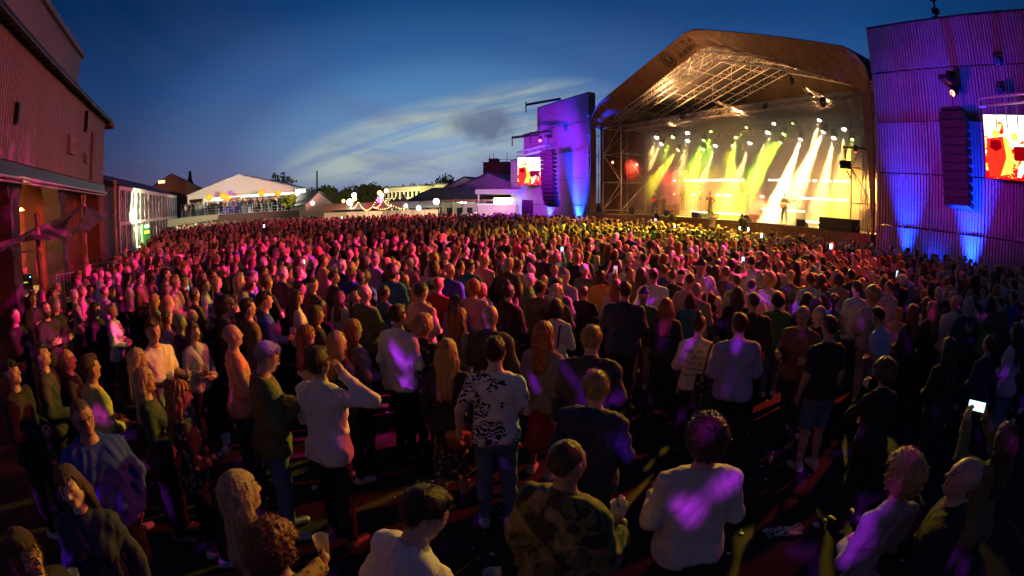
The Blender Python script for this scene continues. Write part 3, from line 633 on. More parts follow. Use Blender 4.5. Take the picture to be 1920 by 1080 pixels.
# lamps and frames on the towers
m = MB(); p = at_d(1757, 36, 24.2); m.tube(p, p + Vector((0, 0, 1.0)), .06, 6); m.box(p + Vector((0, 0, 1.1)), (.3, .3, .35)); m.box(p + Vector((0, 0, .4)), (.34, .25, .25)); m.box(p + Vector((.05, 0, .05)), (.5, .3, .12))
m.build('mast_lamp', M_DSTEEL, label='small lamp mast on top of the right tower', cat='lamp')
TL = []
for px, py, D, lab in ((1790, 172, 22.4, 'lamp glowing red above the line array on the right tower'), ):
    p = at_d(px, py, D); moving_head(p, (2, 14, 0), 'r', lab, None, 1.3); TL.append(p)
for i, (px, py, D) in enumerate(((1872, 112, 22.6), (1877, 168, 22.0), (1783, 148, 22.6))):
    p = at_d(px, py, D); moving_head(p, (3, 10, 0), 'off', ('dark lamp high on the right tower near its outer edge', 'dark lamp over the right screen', 'dark lamp above the red one on the right tower')[i], None, 1.4); TL.append(p)
pq = at_d(1013, 262, 46.5); moving_head(pq, (0, 30, 0), 'm', 'lamp glowing dull red over the left line array', None, 1.3); TL.append(pq)
m = MB(); a_, b_ = at_d(1836, 186, 22.2), at_d(1935, 186, 20.6); b_.z = a_.z; m.tube(a_, b_, .05, 6); m.tube(a_ + Vector((0, 0, -.3)), b_ + Vector((0, 0, -.3)), .05, 6)
for k in range(5): q = a_ + (b_ - a_) * (k + .5) / 5; m.tube(q, q + Vector((0, 0, -1.2)), .03, 4)
m.build('screen_rail', M_ALU, label='double rail holding the right screen', cat='rail')
m = MB(); a_, b_ = at_d(972, 290, 53), at_d(1026, 276, 47.5); truss_mb(m, a_, b_, .45, .045); m.build('lighting_truss', M_ALU, label='short truss lit blue over the left screen', cat='truss')
# stacked speakers before the left tower foot
m = MB(); p = at_d(991, 396, 47); p.z = 0; m.box(p + Vector((0, 0, .8)), (1.6, 1.0, 1.6)); m.box(p + Vector((-.1, 0, 2.3)), (1.0, .8, 1.4)); m.box(p + Vector((1.3, 0, .8)), (.8, .9, 1.5)); m.build('speaker_stack', M_SPEAKER, label='dark speaker stack at the foot of the left tower', cat='speaker')
# the marquee's front line, which the lamps below aim at
L0, L1 = at_d(353, 368, 70), at_d(553, 358, 64); L0.z = L1.z = 0; ax_m = (L1 - L0).normalized()
# ------------------------------------------------------------------ lamps that light the yard
def uplight(p, tgt, pw, ang, label, col=(.004, .03, 1.0), grp='blue uplights at the tower feet'):
    root = empty('uplight', tuple(p), 0, label, 'uplight', grp)
    m = MB(); m.box((0, 0, .12), (.5, .35, .24)); m.build('lamp_body', M_DSTEEL, root); m = MB(); m.box((0, 0, .245), (.42, .27, .01)); m.build('lens', emis('blue_lens', (.05, .3, 1), 20), root)
    spot('blue_uplight', Vector(p) + Vector((0, 0, .3)), tgt, pw, col, ang, .8, .12)
def upR(x, pw, ang, label, off=-.55):
    uplight(RTP(x, off, 0), RTP(x, -.03, 9.0), pw, ang, label)
upR(1.75, 26000, 36, 'blue uplight at the right tower foot, left one'); upR(5.1, 40000, 40, 'blue uplight at the right tower foot beneath the line array')
upR(3.3, 700, 70, 'weaker blue uplight between the two bright ones')
def upL(x, pw, ang, label):
    uplight(LTP(x, -.6, 0), LTP(x, -.03, 8.0), pw, ang, label)
upL(14.1, 90000, 54, 'blue uplight at the left tower foot near its right edge'); upL(9.0, 60000, 50, 'blue uplight at the left tower foot beneath the line array'); upL(2.6, 24000, 46, 'blue uplight at the left tower foot beneath the screen')
# violet wash over both towers
spot('violet_wash', Vector((7, 13, 5.0)), RTP(5.0, 0, 7.0), 3000, (.50, .0, .72), 62, .8, .2)
spot('violet_wash', SP(SW - 1, -7, 6.5), LTP(9, 0, 6.5), 9000, (.50, .01, 1.0), 85, .8, .2)
spot('red_edge_wash', SP(4, -5, 2.5), RTP(.6, 0, 3.0), 500, (1.0, .04, .12), 50, .9, .2)
spot('red_edge_wash', SP(SW + 14, -7, 2.5), LTP(2, 0, 3.0), 700, (1.0, .04, .12), 50, .9, .2)
spot('violet_wash', Vector((-5, 40, 6)), LTP(5, 0, 4.0), 12000, (.60, .02, .9), 60, .8, .2)
spot('marquee_wash', at_d(1013, 262, 44), L0 + ax_m * 7 + Vector((0, 0, 6.2)), 60000, (1, .40, .36), 20, .8, .2)
for s_ in (19.0, 12.5, 6.0): spot('skirt_wash', SP(s_, -.45, 9.4 + (3 if s_ == 12.5 else 1)), SP(s_, -.9, 0), 6500, (1, .42, .12), 100, .8, .2)
# gobo: a lamp whose node tree breaks its beam into patches
def gobo(l, scale, lo, hi, seed=0.):
    l.use_nodes = True; nt = l.node_tree; em = nt.nodes['Emission']
    tcn = nd(nt, 'ShaderNodeTexCoord'); mpn = nd(nt, 'ShaderNodeMapping'); mpn.inputs['Location'].default_value = (seed, seed, seed); mpn.inputs['Scale'].default_value = (scale, scale, scale * .3)
    lk(nt, tcn.outputs['Normal'], mpn.inputs[0]); n = nd(nt, 'ShaderNodeTexNoise'); n.inputs['Scale'].default_value = 1.0; n.inputs['Detail'].default_value = 2; n.inputs['Distortion'].default_value = 1.6; lk(nt, mpn.outputs[0], n.inputs['Vector'])
    r = ramp(nt, [(lo, (0, 0, 0)), (hi, (1, 1, 1))]); lk(nt, n.outputs['Fac'], r.inputs[0]); lk(nt, r.outputs[0], em.inputs['Strength'])
# crowd light from towers and stage rig, plus unseen spots behind the camera
L1 = spot('crowd_red', at_d(1790, 172, 21.8), (.5, 12.5, 1), 16000, (1.0, .07, .03), 66, .8, .2)
L2 = spot('crowd_magenta', at_d(1757, 20, 23.5), (-1.5, 12.5, 1.2), 110000, (1.0, .015, .34), 38, .6, .08); gobo(L2.data, 44, .52, .60, 3.)
L3 = spot('crowd_violet', Vector((-9.0, -9.0, 9.5)), (1.5, 8.0, 1.2), 15000, (.45, .02, 1.0), 56, .3, .05); gobo(L3.data, 26, .62, .66, 9.)
L4 = spot('crowd_yellow', SP(11.5, 1.0, 9.2), (7.5, 25, 1), 78000, (1.0, .72, .02), 58, .9, .25)
L5 = spot('crowd_yellow', SP(6, 1.0, 9.2), (2.5, 10.5, 1), 24000, (1.0, .64, .03), 34, .8, .2)
L6 = spot('crowd_red', at_d(1013, 262, 44) + Vector((-.5, -.5, 0)), (-18, 40, 2.5), 17000, (1.0, .06, .10), 80, .8, .25)
L7 = spot('added_pink_fill', Vector((-6, -10, 8)), (0, 12, 1), 140, (1.0, .42, .50), 100, .9, .8)  # soft fill added behind the camera for bounce light on the backs
# ------------------------------------------------------------------ the big building at the left
def tri_z(px, py, D): return at_d(px, py, D).z
P1 = Vector((at_d(193, 300, 30).x, at_d(193, 300, 30).y, 0)); P0 = Vector((at_d(0, 250, 15.2).x, at_d(0, 250, 15.2).y, 0))
U = (P0 - P1).normalized(); NB = Vector((-U.y, U.x, 0))
if NB.dot(Vector((0, 0, 0)) - P1) < 0: NB = -NB                       # NB looks into the yard
BL = (P0 - P1).length + 9
hall = empty('industrial_hall', tuple(P1), 0, 'large industrial hall with ribbed upper wall over open ground floor', 'building')
def BP(a, out, z): return U * a + NB * out + Vector((0, 0, z))
wz0, wz1 = 4.75, 8.15
brz = math.atan2(-U.y, -U.x)
npan = 8
for k in range(npan):
    w = BL / npan; me = corr_mesh(w - .02, wz1 - wz0 - .1, .20, .04, M_SHEET) if k == 0 else me
    o = link(bpy.data.objects.new('corrugated_panel', me), hall); o.location = BP(w * (k + .5), 0.0, wz0 + .05); o.rotation_euler = (0, 0, math.atan2(U.y, U.x) if NB.dot(Vector((-U.y, U.x, 0))) < 0 else math.atan2(-U.y, -U.x))
m = MB(); m.hexa([BP(-.0, -.06, wz0), BP(BL, -.06, wz0), BP(BL, -9, wz0), BP(0, -9, wz0), BP(0, -.06, wz1), BP(BL, -.06, wz1), BP(BL, -9, wz1), BP(0, -9, wz1)]); m.build('upper_wall', M_RENDER, hall)
m = MB(); m.hexa([BP(-.05, .35, wz1), BP(BL, .35, wz1), BP(BL, -.3, wz1), BP(-.05, -.3, wz1), BP(-.05, .35, wz1 + .16), BP(BL, .35, wz1 + .16), BP(BL, -.3, wz1 + .16), BP(-.05, -.3, wz1 + .16)]); m.tube(BP(-.05, .42, wz1 - .05), BP(BL, .42, wz1 - .05), .09, 8); m.build('gutter', M_DSTEEL, hall)
m = MB(); m.box(BP(.5, .22, wz1 + .15), (.1, .1, .1)); 
for k in range(46): m.box(BP(.3 + k * BL / 46, .2, wz1 + .02), (.12, .35, .12), rz=brz)
m.build('eave_block', M_CONC, hall).__setitem__('kind', 'stuff')
m = MB(); m.hexa([BP(-.1, .12, wz0 - .35), BP(BL, .12, wz0 - .35), BP(BL, -.5, wz0 - .35), BP(-.1, -.5, wz0 - .35), BP(-.1, .12, wz0 - .02), BP(BL, .12, wz0 - .02), BP(BL, -.5, wz0 - .02), BP(-.1, -.5, wz0 - .02)]); m.build('lintel_beam', M_DSTEEL, hall)
m = MB(); m.tube(BP(.2, .3, wz0 - .45), BP(BL, .3, wz0 - .45), .05, 6); m.build('pipe', M_ALU, hall); m = MB(); m.tube(BP(.2, .2, wz0 - .55), BP(BL, .2, wz0 - .55), .035, 6); m.build('pipe', M_ALU, hall)
# ground floor: columns, orange-lit wall between them
M_DCONC = mat('dark_concrete', (.05, .045, .05), .8, noise=.2)  # even, darker concrete tone for the columns
M_ORWALL = mat('orange_lit_plaster', (.55, .26, .10), .85, noise=.15, nscale=2, stretch=(3, 3, .4))  # orange lamplight on this wall is put into its base colour
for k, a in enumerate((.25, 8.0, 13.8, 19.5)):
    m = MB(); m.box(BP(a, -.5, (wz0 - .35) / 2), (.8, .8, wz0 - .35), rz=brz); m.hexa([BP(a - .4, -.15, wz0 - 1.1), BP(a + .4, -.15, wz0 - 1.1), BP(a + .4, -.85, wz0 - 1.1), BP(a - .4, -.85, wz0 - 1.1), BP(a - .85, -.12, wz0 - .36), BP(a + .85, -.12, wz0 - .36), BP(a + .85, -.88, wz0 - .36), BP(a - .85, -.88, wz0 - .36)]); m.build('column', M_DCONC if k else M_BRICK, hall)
m = MB(); m.hexa([BP(4.2, -2.2, 0), BP(BL, -2.2, 0), BP(BL, -2.4, 0), BP(4.2, -2.4, 0), BP(4.2, -2.2, wz0), BP(BL, -2.2, wz0), BP(BL, -2.4, wz0), BP(4.2, -2.4, wz0)]); m.build('orange_lit_wall', M_ORWALL, hall)
m = MB(); m.hexa([BP(0, -1.2, 0), BP(4.2, -1.2, 0), BP(4.2, -1.4, 0), BP(0, -1.4, 0), BP(0, -1.2, wz0), BP(4.2, -1.2, wz0), BP(4.2, -1.4, wz0), BP(0, -1.4, wz0)]); m.build('brick_wall', M_BRICK, hall)
# pale painted arcs on the brick wall
M_MURAL = mat('mural_paint', (.35, .18, .16), .8)
for cx, cz, r_, a0, a1 in ((2.6, 3.1, 1.0, 2.2, 4.6), (1.5, 3.4, .9, -.9, .9), (3.5, 2.4, 1.2, .2, 1.3), (.9, 2.5, 1.1, 3.6, 4.9)):
    m = MB(); P = [BP(cx + r_ * math.cos(a0 + (a1 - a0) * k / 9), -1.185, cz + r_ * math.sin(a0 + (a1 - a0) * k / 9)) for k in range(10)]; m.path(P, .045, 5); m.build('painted_curve', M_MURAL, hall)
# wall furniture
for a, z, w, h, lab, mt in ((7.6, 6.0, .85, .72, 'air_vent', M_RENDER), (4.6, 5.75, .75, .45, 'air_vent', M_RENDER), (14.5, 6.1, .18, .6, 'wall_bracket', M_DSTEEL), (5.0, 7.35, .2, .95, 'wall_bracket', M_BLACK)):
    m = MB(); m.box(BP(a, .10, z), (w, .16, h), rz=brz); m.box(BP(a, .19, z), (w * .8, .03, h * .75), rz=brz)
    if lab == 'air_vent':
        for s_ in (-.2, .2): m.box(BP(a + s_, .215, z), (.10, .03, .16), rz=brz)
    m.build(lab, mt, hall)
for a in (3.4, 3.0): m = MB(); m.tube(BP(a, .14, wz0 + .1), BP(a, .14, 7.1), .07, 8); m.build('downpipe', M_SHEET, hall)
# brick end pier with pale bands beyond the ribbed wall
m = MB(); m.hexa([BP(-1.35, -.25, 0), BP(-.06, -.25, 0), BP(-.06, -3, 0), BP(-1.35, -3, 0), BP(-1.35, -.25, 7.2), BP(-.06, -.25, 7.2), BP(-.06, -3, 7.2), BP(-1.35, -3, 7.2)]); m.build('brick_pier', M_BRICK, hall)
for z in (4.75, 6.55): m = MB(); m.hexa([BP(-1.42, -.18, z), BP(-.03, -.18, z), BP(-.03, -3, z), BP(-1.42, -3, z), BP(-1.42, -.18, z + .14), BP(-.03, -.18, z + .14), BP(-.03, -3, z + .14), BP(-1.42, -3, z + .14)]); m.build('stone_band', M_RENDER, hall)
m = MB(); m.hexa([BP(-1.3, -.3, 7.2), BP(-.06, -.3, 7.2), BP(-.06, -3, 7.2), BP(-1.3, -3, 7.2), BP(-1.3, -.3, 7.95), BP(-.06, -.3, 7.95), BP(-.06, -3, 7.95), BP(-1.3, -3, 7.95)]); m.build('glazed_band', M_ROOF, hall)
for k in range(4): m = MB(); m.box(BP(-.25 - k * .3, -.27, 7.56), (.05, .05, .7), rz=brz); m.build('mullion', M_CONC, hall)
m = MB(); m.hexa([BP(-1.6, .3, 7.97), BP(.0, .3, 7.97), BP(.0, -3.3, 7.97), BP(-1.6, -3.3, 7.97), BP(-1.6, .3, 8.3), BP(.0, .3, 8.3), BP(.0, -3.3, 8.3), BP(-1.6, -3.3, 8.3)]); m.build('roof_edge', M_BRICK, hall)
# set-back upper block
ub = at_d(152, 108, 29.5); zt = ub.z
oo = (Vector((ub.x, ub.y, 0)) - P1).dot(NB); aa = (Vector((ub.x, ub.y, 0)) - P1).dot(U)
m = MB(); m.hexa([BP(aa, oo, wz1 - .1), BP(BL + 6, oo, wz1 - .1), BP(BL + 6, oo - 9, wz1 - .1), BP(aa, oo - 9, wz1 - .1), BP(aa, oo, zt), BP(BL + 6, oo, zt), BP(BL + 6, oo - 9, zt), BP(aa, oo - 9, zt)]); m.build('upper_block', M_RENDER, hall)
m = MB(); m.hexa([BP(aa - .2, oo + .2, zt), BP(BL + 6, oo + .2, zt), BP(BL + 6, oo - 9, zt), BP(aa - .2, oo - 9, zt), BP(aa - .2, oo + .2, zt + .28), BP(BL + 6, oo + .2, zt + .28), BP(BL + 6, oo - 9, zt + .28), BP(aa - .2, oo - 9, zt + .28)]); m.build('parapet', M_SHEET, hall)
m = MB(); m.box(BP(aa + 4.6, oo + .03, 9.0), (1.3, .08, .7), rz=brz); m.build('blocked_window', M_RENDER, hall)
point('doorway_lamp', P1 + BP(11.0, -1.0, 3.4), 260, (1, .42, .12), .3); 
m = MB(); m.lathe([(.02, .1), (.15, 0), (.02, -.02)], n=10); o = m.build('ceiling_lamp', emis('orange_lamp', (1, .45, .15), 6), label='small orange lamp under the hall overhang', cat='lamp'); o.location = P1 + BP(11.0, -1.0, 3.55)
spot('hall_wash', Vector((1, 18, 6)), P1 + BP(7, 0, 7.2), 380, (1, .52, .46), 85, .9, .6)

# stretched canopy and its poles
pt = at_d
p1, p2, p3 = pt(70, 417, 13.5), pt(157, 378, 17.5), pt(216, 348, 22)
for i, (p, lean_) in enumerate(((p1, .0), (p2, 0), (p3, 0))):
    m = MB(); m.tube((0, 0, 0), (lean_, 0, p.z + .15), .075 if i < 2 else .06, 8); m.lathe([(0, .12), (.09, .08), (.09, 0)], c=(lean_, 0, p.z + .12), n=8)
    o = m.build('timber_pole', M_WOOD, label='wooden canopy pole %s' % ('nearest the left edge with dark base', 'in the middle, tallest in view', 'beside the patterned building')[i], cat='pole', group='canopy poles'); o.location = (p.x, p.y, 0)
def sail(pts, label, sag=.35, n=8):
    """four-cornered stretched cloth"""
    a, b, c, d = [Vector(p) for p in pts]; V, F = [], []
    for i in range(n + 1):
        for j in range(n + 1):
            u, v = i / n, j / n; eu, ev = u - .5, v - .5
            p = (a * (1 - u) + b * u) * (1 - v) + (d * (1 - u) + c * u) * v; ctr = (a + b + c + d) / 4
            k = 1 - .28 * (1 - (2 * eu)**2 * (2 * ev)**2) * (max(abs(eu), abs(ev)) * 2) ** 2 * (1 - (min(abs(eu), abs(ev)) * 2) ** 2)
            q = ctr + (p - ctr) * k; q.z -= sag * (1 - (2 * eu)**2) * (1 - (2 * ev)**2); V.append(q)
    F = [(i * (n + 1) + j, (i + 1) * (n + 1) + j, (i + 1) * (n + 1) + j + 1, i * (n + 1) + j + 1) for i in range(n) for j in range(n)]
    m = MB(); m.add(V, F); o = m.build('canopy_sail', M_CLOTHY, label=label, cat='canopy', smooth=True, group='stretched canopies at the left')
    md = o.modifiers.new('thick', 'SOLIDIFY'); md.thickness = .02; return o
sail([pt(157, 385, 17.3), pt(125, 447, 13.5), pt(-60, 480, 11.0), pt(72, 425, 13.6)], 'olive grey stretched canopy from the middle pole to the left edge', .1)
sail([pt(160, 384, 17.6), pt(128, 446, 13.6), pt(162, 436, 15.5), pt(218, 398, 22)], 'narrow grey canopy between the two far poles', .0)
m = MB(); m.path([pt(16, 462, 9.5), pt(60, 540, 8.6)], .012, 4); m.path([pt(70, 425, 13.4), pt(40, 448, 11), pt(0, 470, 9.6)], .018, 4); m.path([pt(16, 463, 9.5), pt(40, 473, 10), pt(62, 470, 11)], .018, 4); m.build('guy_rope', M_BLACK, label='dark guy rope of the canopy', cat='rope')
# cream panelled cabin and the dark mixing equipment under the canopy
cab = empty('panelled_cabin', tuple(at_z(30, 560, 0)), rad(36), 'cream panelled cabin under the canopy at left', 'cabin')
MB().box((-1.2, .8, 1.25), (3.4, 1.6, 2.5)).build('wall', M_CREAM, cab)
for k in range(2):
    for j in range(3): 
        m = MB(); m.box((-2.3 + k * 1.6 + .1, -.02, .55 + j * .75), (1.45, .06, .62)); m.box((-2.3 + k * 1.6 + .1, -.055, .55 + j * .75), (1.25, .02, .46)); m.build('wall_panel', M_CREAM, cab)
MB().box((.55, -.04, 1.25), (.12, .1, 2.5)).build('corner_post', M_CREAM, cab)
pc = at_z(30, 545, 1.15)
desk = empty('mixing_desk', (pc.x, pc.y, 0), rad(30), 'dark mixing desk with green display at the left edge', 'mixing desk')
MB().box((0, 0, .45), (1.9, .8, .9)).build('case', M_BLACK, desk); m = MB(); m.hexa([(-.9, -.4, .92), (.9, -.4, .92), (.9, .4, .95), (-.9, .4, .95), (-.9, -.4, .98), (.9, -.4, .98), (.9, .4, 1.2), (-.9, .4, 1.2)]); m.build('console', M_DSTEEL, desk)
MB().box((0.1, .32, 1.38), (.9, .05, .38)).build('display', M_BLACK, desk); MB().box((.2, .29, 1.33), (.35, .01, .03)).build('green_bar', emis('green_led', (.3, 1, .1), 1.2), desk); MB().box((.5, .29, 1.48), (.04, .01, .04)).build('blue_light', emis('cyan_led', (.1, .9, 1), 3), desk); MB().box((-.45, -.41, .80), (.05, .01, .04)).build('red_light', emis('red_led', (1, .1, .02), 4), desk)
m = MB()
for k in range(24): m.box((-.8 + k * .07, -.15 + (k % 3) * .08, 1.07 + (k % 3) * .02), (.02, .05, .03))
m.build('fader', M_ALU, desk).__setitem__('kind', 'stuff')
# flight cases with dark lids behind the people
for i, (px, py, w, dp, h, rz, lab) in enumerate(((150, 560, 1.6, .9, .95, .6, 'black flight case with pale edges beneath the middle pole'), (190, 590, 1.5, .9, .85, .5, 'bluish covered case left of the long-haired woman'), (215, 530, 1.8, .8, 1.0, .4, 'long dark case by the barrier'))):
    p = at_z(px, py, h); root = empty('flight_case', (p.x, p.y, 0), rz, lab, 'case', 'flight cases at the left')
    MB().box((0, 0, h / 2), (w, dp, h)).build('case', M_BLACK if i != 1 else mat('blue_cover', (.06, .09, .14), .6), root)
    m = MB(); 
    for sx in (-1, 1):
        for sy in (-1, 1): m.tube((sx * w / 2, sy * dp / 2, 0), (sx * w / 2, sy * dp / 2, h), .022, 4)
    for sy in (-1, 1): m.tube((-w / 2, sy * dp / 2, h), (w / 2, sy * dp / 2, h), .022, 4)
    m.build('metal_edging', M_ALU, root)
# crowd barriers
def barrier_proto():
    root = empty('crowd_barrier', (0, 0, 0), 0, 'steel crowd barrier', 'barrier', 'steel crowd barriers at the left')
    m = MB(); m.tube((-1.1, 0, .15), (-1.1, 0, 1.08), .022, 6); m.tube((1.1, 0, .15), (1.1, 0, 1.08), .022, 6); m.tube((-1.1, 0, 1.08), (1.1, 0, 1.08), .022, 6); m.tube((-1.1, 0, .15), (1.1, 0, .15), .02, 6); m.build('frame', M_STEEL, root)
    for sx in (-.8, .8): m = MB(); m.tube((sx, -.3, .02), (sx, .3, .02), .02, 6); m.tube((sx, 0, .02), (sx, 0, .16), .02, 6); m.build('foot', M_STEEL, root)
    bar = MB(); bar.tube((0, 0, .15), (0, 0, 1.08), .008, 4); me = bar.mesh('bar', M_STEEL)
    for k in range(1, 14): o = link(bpy.data.objects.new('bar', me), root); o.location = (-1.1 + k * 2.2 / 14, 0, 0)
    return root
bp = barrier_proto()
for i, (px, py) in enumerate(((150, 510), (185, 495), (215, 480))):
    o = bp if i == 0 else copy_tree(bp); p = at_z(px, py, 1.05); o.location = (p.x, p.y, 0); o.rotation_euler = (0, 0, rad(62)); o['label'] = 'steel crowd barrier %s' % ('nearest the flight cases', 'second, behind the middle canopy pole', 'third, toward the patterned building')[i]
# ------------------------------------------------------------------ patterned pale building beyond the hall
a, b = at_d(222, 345, 44), at_d(330, 366, 78); a.z = b.z = 0
ax = (b - a); W = ax.length; ax.normalize(); rz = math.atan2(ax.y, ax.x)
pb = empty('printed_facade_building', tuple(a), rz, 'two storey pale building with black twig pattern on its facade', 'building')
M_FAC = mat('pale_facade', (.62, .62, .52), .7)
MB().box((W / 2, 4.05, 2.75), (W, 8, 5.5)).build('wall', M_FAC, pb)
m = MB(); m.hexa([(-.3, -.3, 5.5), (W, -.3, 5.5), (W, 8.3, 5.5), (-.3, 8.3, 5.5), (-.3, 3.9, 7.2), (W, 3.9, 7.2), (W, 4.1, 7.2), (-.3, 4.1, 7.2)]); m.build('roof', M_SLATE, pb)
m = MB(); m.box((W / 2, -.06, 5.35), (W, .12, .3)); m.box((W / 2, -.06, 2.55), (W, .12, .24)); m.box((W / 2, -.1, .15), (W, .2, .3)); m.build('cornice', M_WHITE, pb)
nb = 16
for k in range(nb + 1): MB().box((W * k / nb, -.04, 2.7), (.30, .08, 5.3)).build('pilaster', M_WHITE, pb)
rr = random.Random(3)
for lv in (0, 1):
    for k in range(nb):
        if lv == 0 and k in (4, 5): continue
        cx = W * (k + .5) / nb; z0, z1 = (.35, 2.40) if lv == 0 else (2.72, 5.15); w = W / nb - .3
        m = MB()
        for q in range(3):                      # black wavering twigs on the pane
            x = cx - w / 2 + w * (q + .5) / 3; pts = [(x + rr.uniform(-.12, .12), z0 + (z1 - z0) * j / 6, rr.uniform(.07, .24)) for j in range(7)]
            for (xa, za, wa), (xb, zb, wb) in zip(pts[:-1], pts[1:]): m.quad((xa - wa, -.09, za), (xa + wa, -.09, za), (xb + wb, -.09, zb), (xb - wb, -.09, zb))
        m.build('twig_print', M_BLACK, pb).__setitem__('kind', 'stuff')
m = MB(); m.box((W * 5 / nb, -.14, 1.25), (W / nb * 1.9, .12, 2.0)); m.build('green_door', mat('green_door', (.05, .28, .05), .6, emit=(.08, .5, .05), estr=.35), pb)  # light on the door is put in as a glow of its green
m = MB(); m.box((W * 5 / nb, -.24, 2.0), (1.6, .1, .22)); m.build('sign_light', emis('sign_light', (.9, 1, .85), 9), pb)
m = MB(); m.box((W * 5 / nb, -.215, 1.45), (2.6, .04, .30)); m.build('yellow_lettering_strip', emis('yellow_sign', (1, .8, .1), 1.6), pb)
spot('facade_light', a + ax * 10 + Vector((3.5, -5, 3.2)), a + ax * 12 + Vector((0, 0, 3.6)), 9000, (.90, 1.0, .60), 130, .9, .3)

def gable_house(p, rz, w, l, hw, hr, wallm, roofm, label, name='gable_building', wins=0, cat='building', overhang=.25, winm=None):
    """gable end towards local -Y, ridge along +Y"""
    root = empty(name, tuple(p), rz, label, cat)
    m = MB(); m.prism([(-w / 2, 0, 0), (w / 2, 0, 0), (w / 2, 0, hw), (0, 0, hr), (-w / 2, 0, hw)], (0, 0, 0), (0, l, 0)); m.build('wall', wallm, root)
    for sg in (-1, 1):
        o = overhang; ex = w / 2 + o; ez = hw - o * (hr - hw) / (w / 2)
        m = MB(); m.hexa([(sg * ex, -o, ez + .03), (0, -o, hr + .03), (0, l + o, hr + .03), (sg * ex, l + o, ez + .03), (sg * ex, -o, ez + .17), (0, -o, hr + .17), (0, l + o, hr + .17), (sg * ex, l + o, ez + .17)]); m.build('roof', roofm, root)
    for k in range(wins):
        x = -w / 2 + w * (k + .5) / wins; f = MB(); f.box((x, -.04, hw * .55), (w / wins * .5, .08, hw * .35)); fo = f.build('window', winm or M_WHITE, root); MB().box((x, -.09, hw * .55), (w / wins * .42, .03, hw * .30)).build('pane', M_GLASS, fo)
    return root
p = at_d(322, 380, 92); p.z = 0; gable_house(p, rad(28), 13, 16, 6.2, 9.6, M_BRICK, M_SLATE, 'dark brick gable house behind the patterned building', 'brick_house', 2)
s_ = MB(); s_.box(at_d(303, 341, 90), (1.2, .1, .5), rz=rad(28)); s_.build('skylight', emis('lit_skylight', (1, .85, .4), 1.5), label='small lit skylight on the dark brick house roof', cat='window')
# ------------------------------------------------------------------ marquee on its terrace
L0, L1 = at_d(353, 368, 70), at_d(553, 358, 64); L0.z = L1.z = 0
ax = (L1 - L0); MWd = ax.length; ax.normalize(); rz = math.atan2(ax.y, ax.x)
tz = 2.45
ter = empty('raised_terrace', tuple(L0), rz, 'raised terrace deck with cream parapet below the marquee', 'terrace')
MB().box((MWd / 2 + .5, 3.5, tz / 2), (MWd + 1.5, 11, tz)).build('base', mat('terrace_front', (.12, .07, .07), .8), ter)
m = MB(); m.hexa([(-3.2, -2.4, 1.35), (5.6, -2.4, 1.95), (5.6, -2.25, 1.95), (-3.2, -2.25, 1.35), (-3.2, -2.4, 2.35), (5.6, -2.4, 2.55), (5.6, -2.25, 2.55), (-3.2, -2.25, 2.35)]); m.build('parapet', M_CREAM, ter)
for k in range(13):
    x = .2 + (MWd) * k / 12; MB().box((x, -2.05, tz + .5), (.05, .05, 1.0)).build('railing_post', M_STEEL, ter)
m = MB()
for z in (.35, .68, 1.0): m.tube((.2, -2.05, tz + z), (MWd + .2, -2.05, tz + z), .022, 4)
m.build('railing', M_STEEL, ter).__setitem__('kind', 'stuff')
mq = empty('marquee', tuple(L0 + Vector((0, 0, tz))), rz, 'large white gabled marquee on the raised terrace', 'tent')
eh = at_d(353, 368, 70).z - tz + .05; rh = at_d(453, 328, 67).z - tz; eh2 = eh
mid = MWd * .5; ml = 4.5
m = MB(); m.prism([(-.1, 0, eh), (MWd + .1, 0, eh2), (mid, 0, rh)], (0, 0, 0), (0, .06, 0)); m.build('gable_sheet', M_PVC, mq)
for x0, x1 in ((-.2, mid), (mid, MWd + .2)):
    z0 = eh if x0 < mid else rh; z1 = rh if x0 < mid else eh2
    m = MB(); m.hexa([(x0, -.15, z0), (x1, -.15, z1), (x1, ml, z1), (x0, ml, z0), (x0, -.15, z0 + .06), (x1, -.15, z1 + .06), (x1, ml, z1 + .06), (x0, ml, z0 + .06)]); m.build('roof_sheet', M_PVC, mq)
for x in (0, MWd): 
    for y in (0, ml): MB().box((x, y, eh / 2), (.14, .14, eh)).build('upright', M_PVC, mq)
MB().box((mid, .08, eh - .25), (MWd, .05, .5)).build('valance', M_WHITE, mq)
MB().box((mid, ml, eh / 2), (MWd, .06, eh)).build('back_wall', M_PVC, mq); MB().box((MWd * .66, ml - .06, 1.55), (MWd * .5, .04, .9)).build('bar_opening', M_BLACK, mq); MB().box((MWd * .30, ml - .06, 1.6), (2.6, .04, 1.1)).build('bar_opening', M_BRICK, mq)
for x in (3.0, 8, 13): point('marquee_light', L0 + ax * x + Vector((-ax.y, ax.x, 0)) * 2.5 + Vector((0, 0, tz + eh - .5)), 420, (1, .92, .78), .4)
point('marquee_violet', L0 + ax * 6.5 + Vector((ax.y, -ax.x, 0)) * 1.0 + Vector((0, 0, tz + .6)), 160, (.35, .1, 1), .2)
M_BALL = mat('yellow_balloon', (.95, .55, .05), .3, emit=(1, .5, .03), estr=.5)
def uvball(m, c, r, n=10, sz=1.): return m.lathe([(max(.001, r * math.sin(math.pi * k / n)), -r * sz * math.cos(math.pi * k / n)) for k in range(n + 1)], c=c, n=12)
for i, (px, py) in enumerate(((392, 370), (418, 367), (426, 371), (490, 362), (521, 362))):
    p = at_d(px, py, 65); m = MB(); uvball(m, (0, 0, 0), .42); m.tube((0, 0, -.42), (0, 0, -1.0), .02, 4); o = m.build('paper_lantern', M_BALL, label='round yellow lantern under the marquee edge, %s from the left' % ('first', 'second', 'third', 'fourth', 'last')[i], cat='lantern', group='yellow lanterns of the marquee', smooth=True); o.location = p
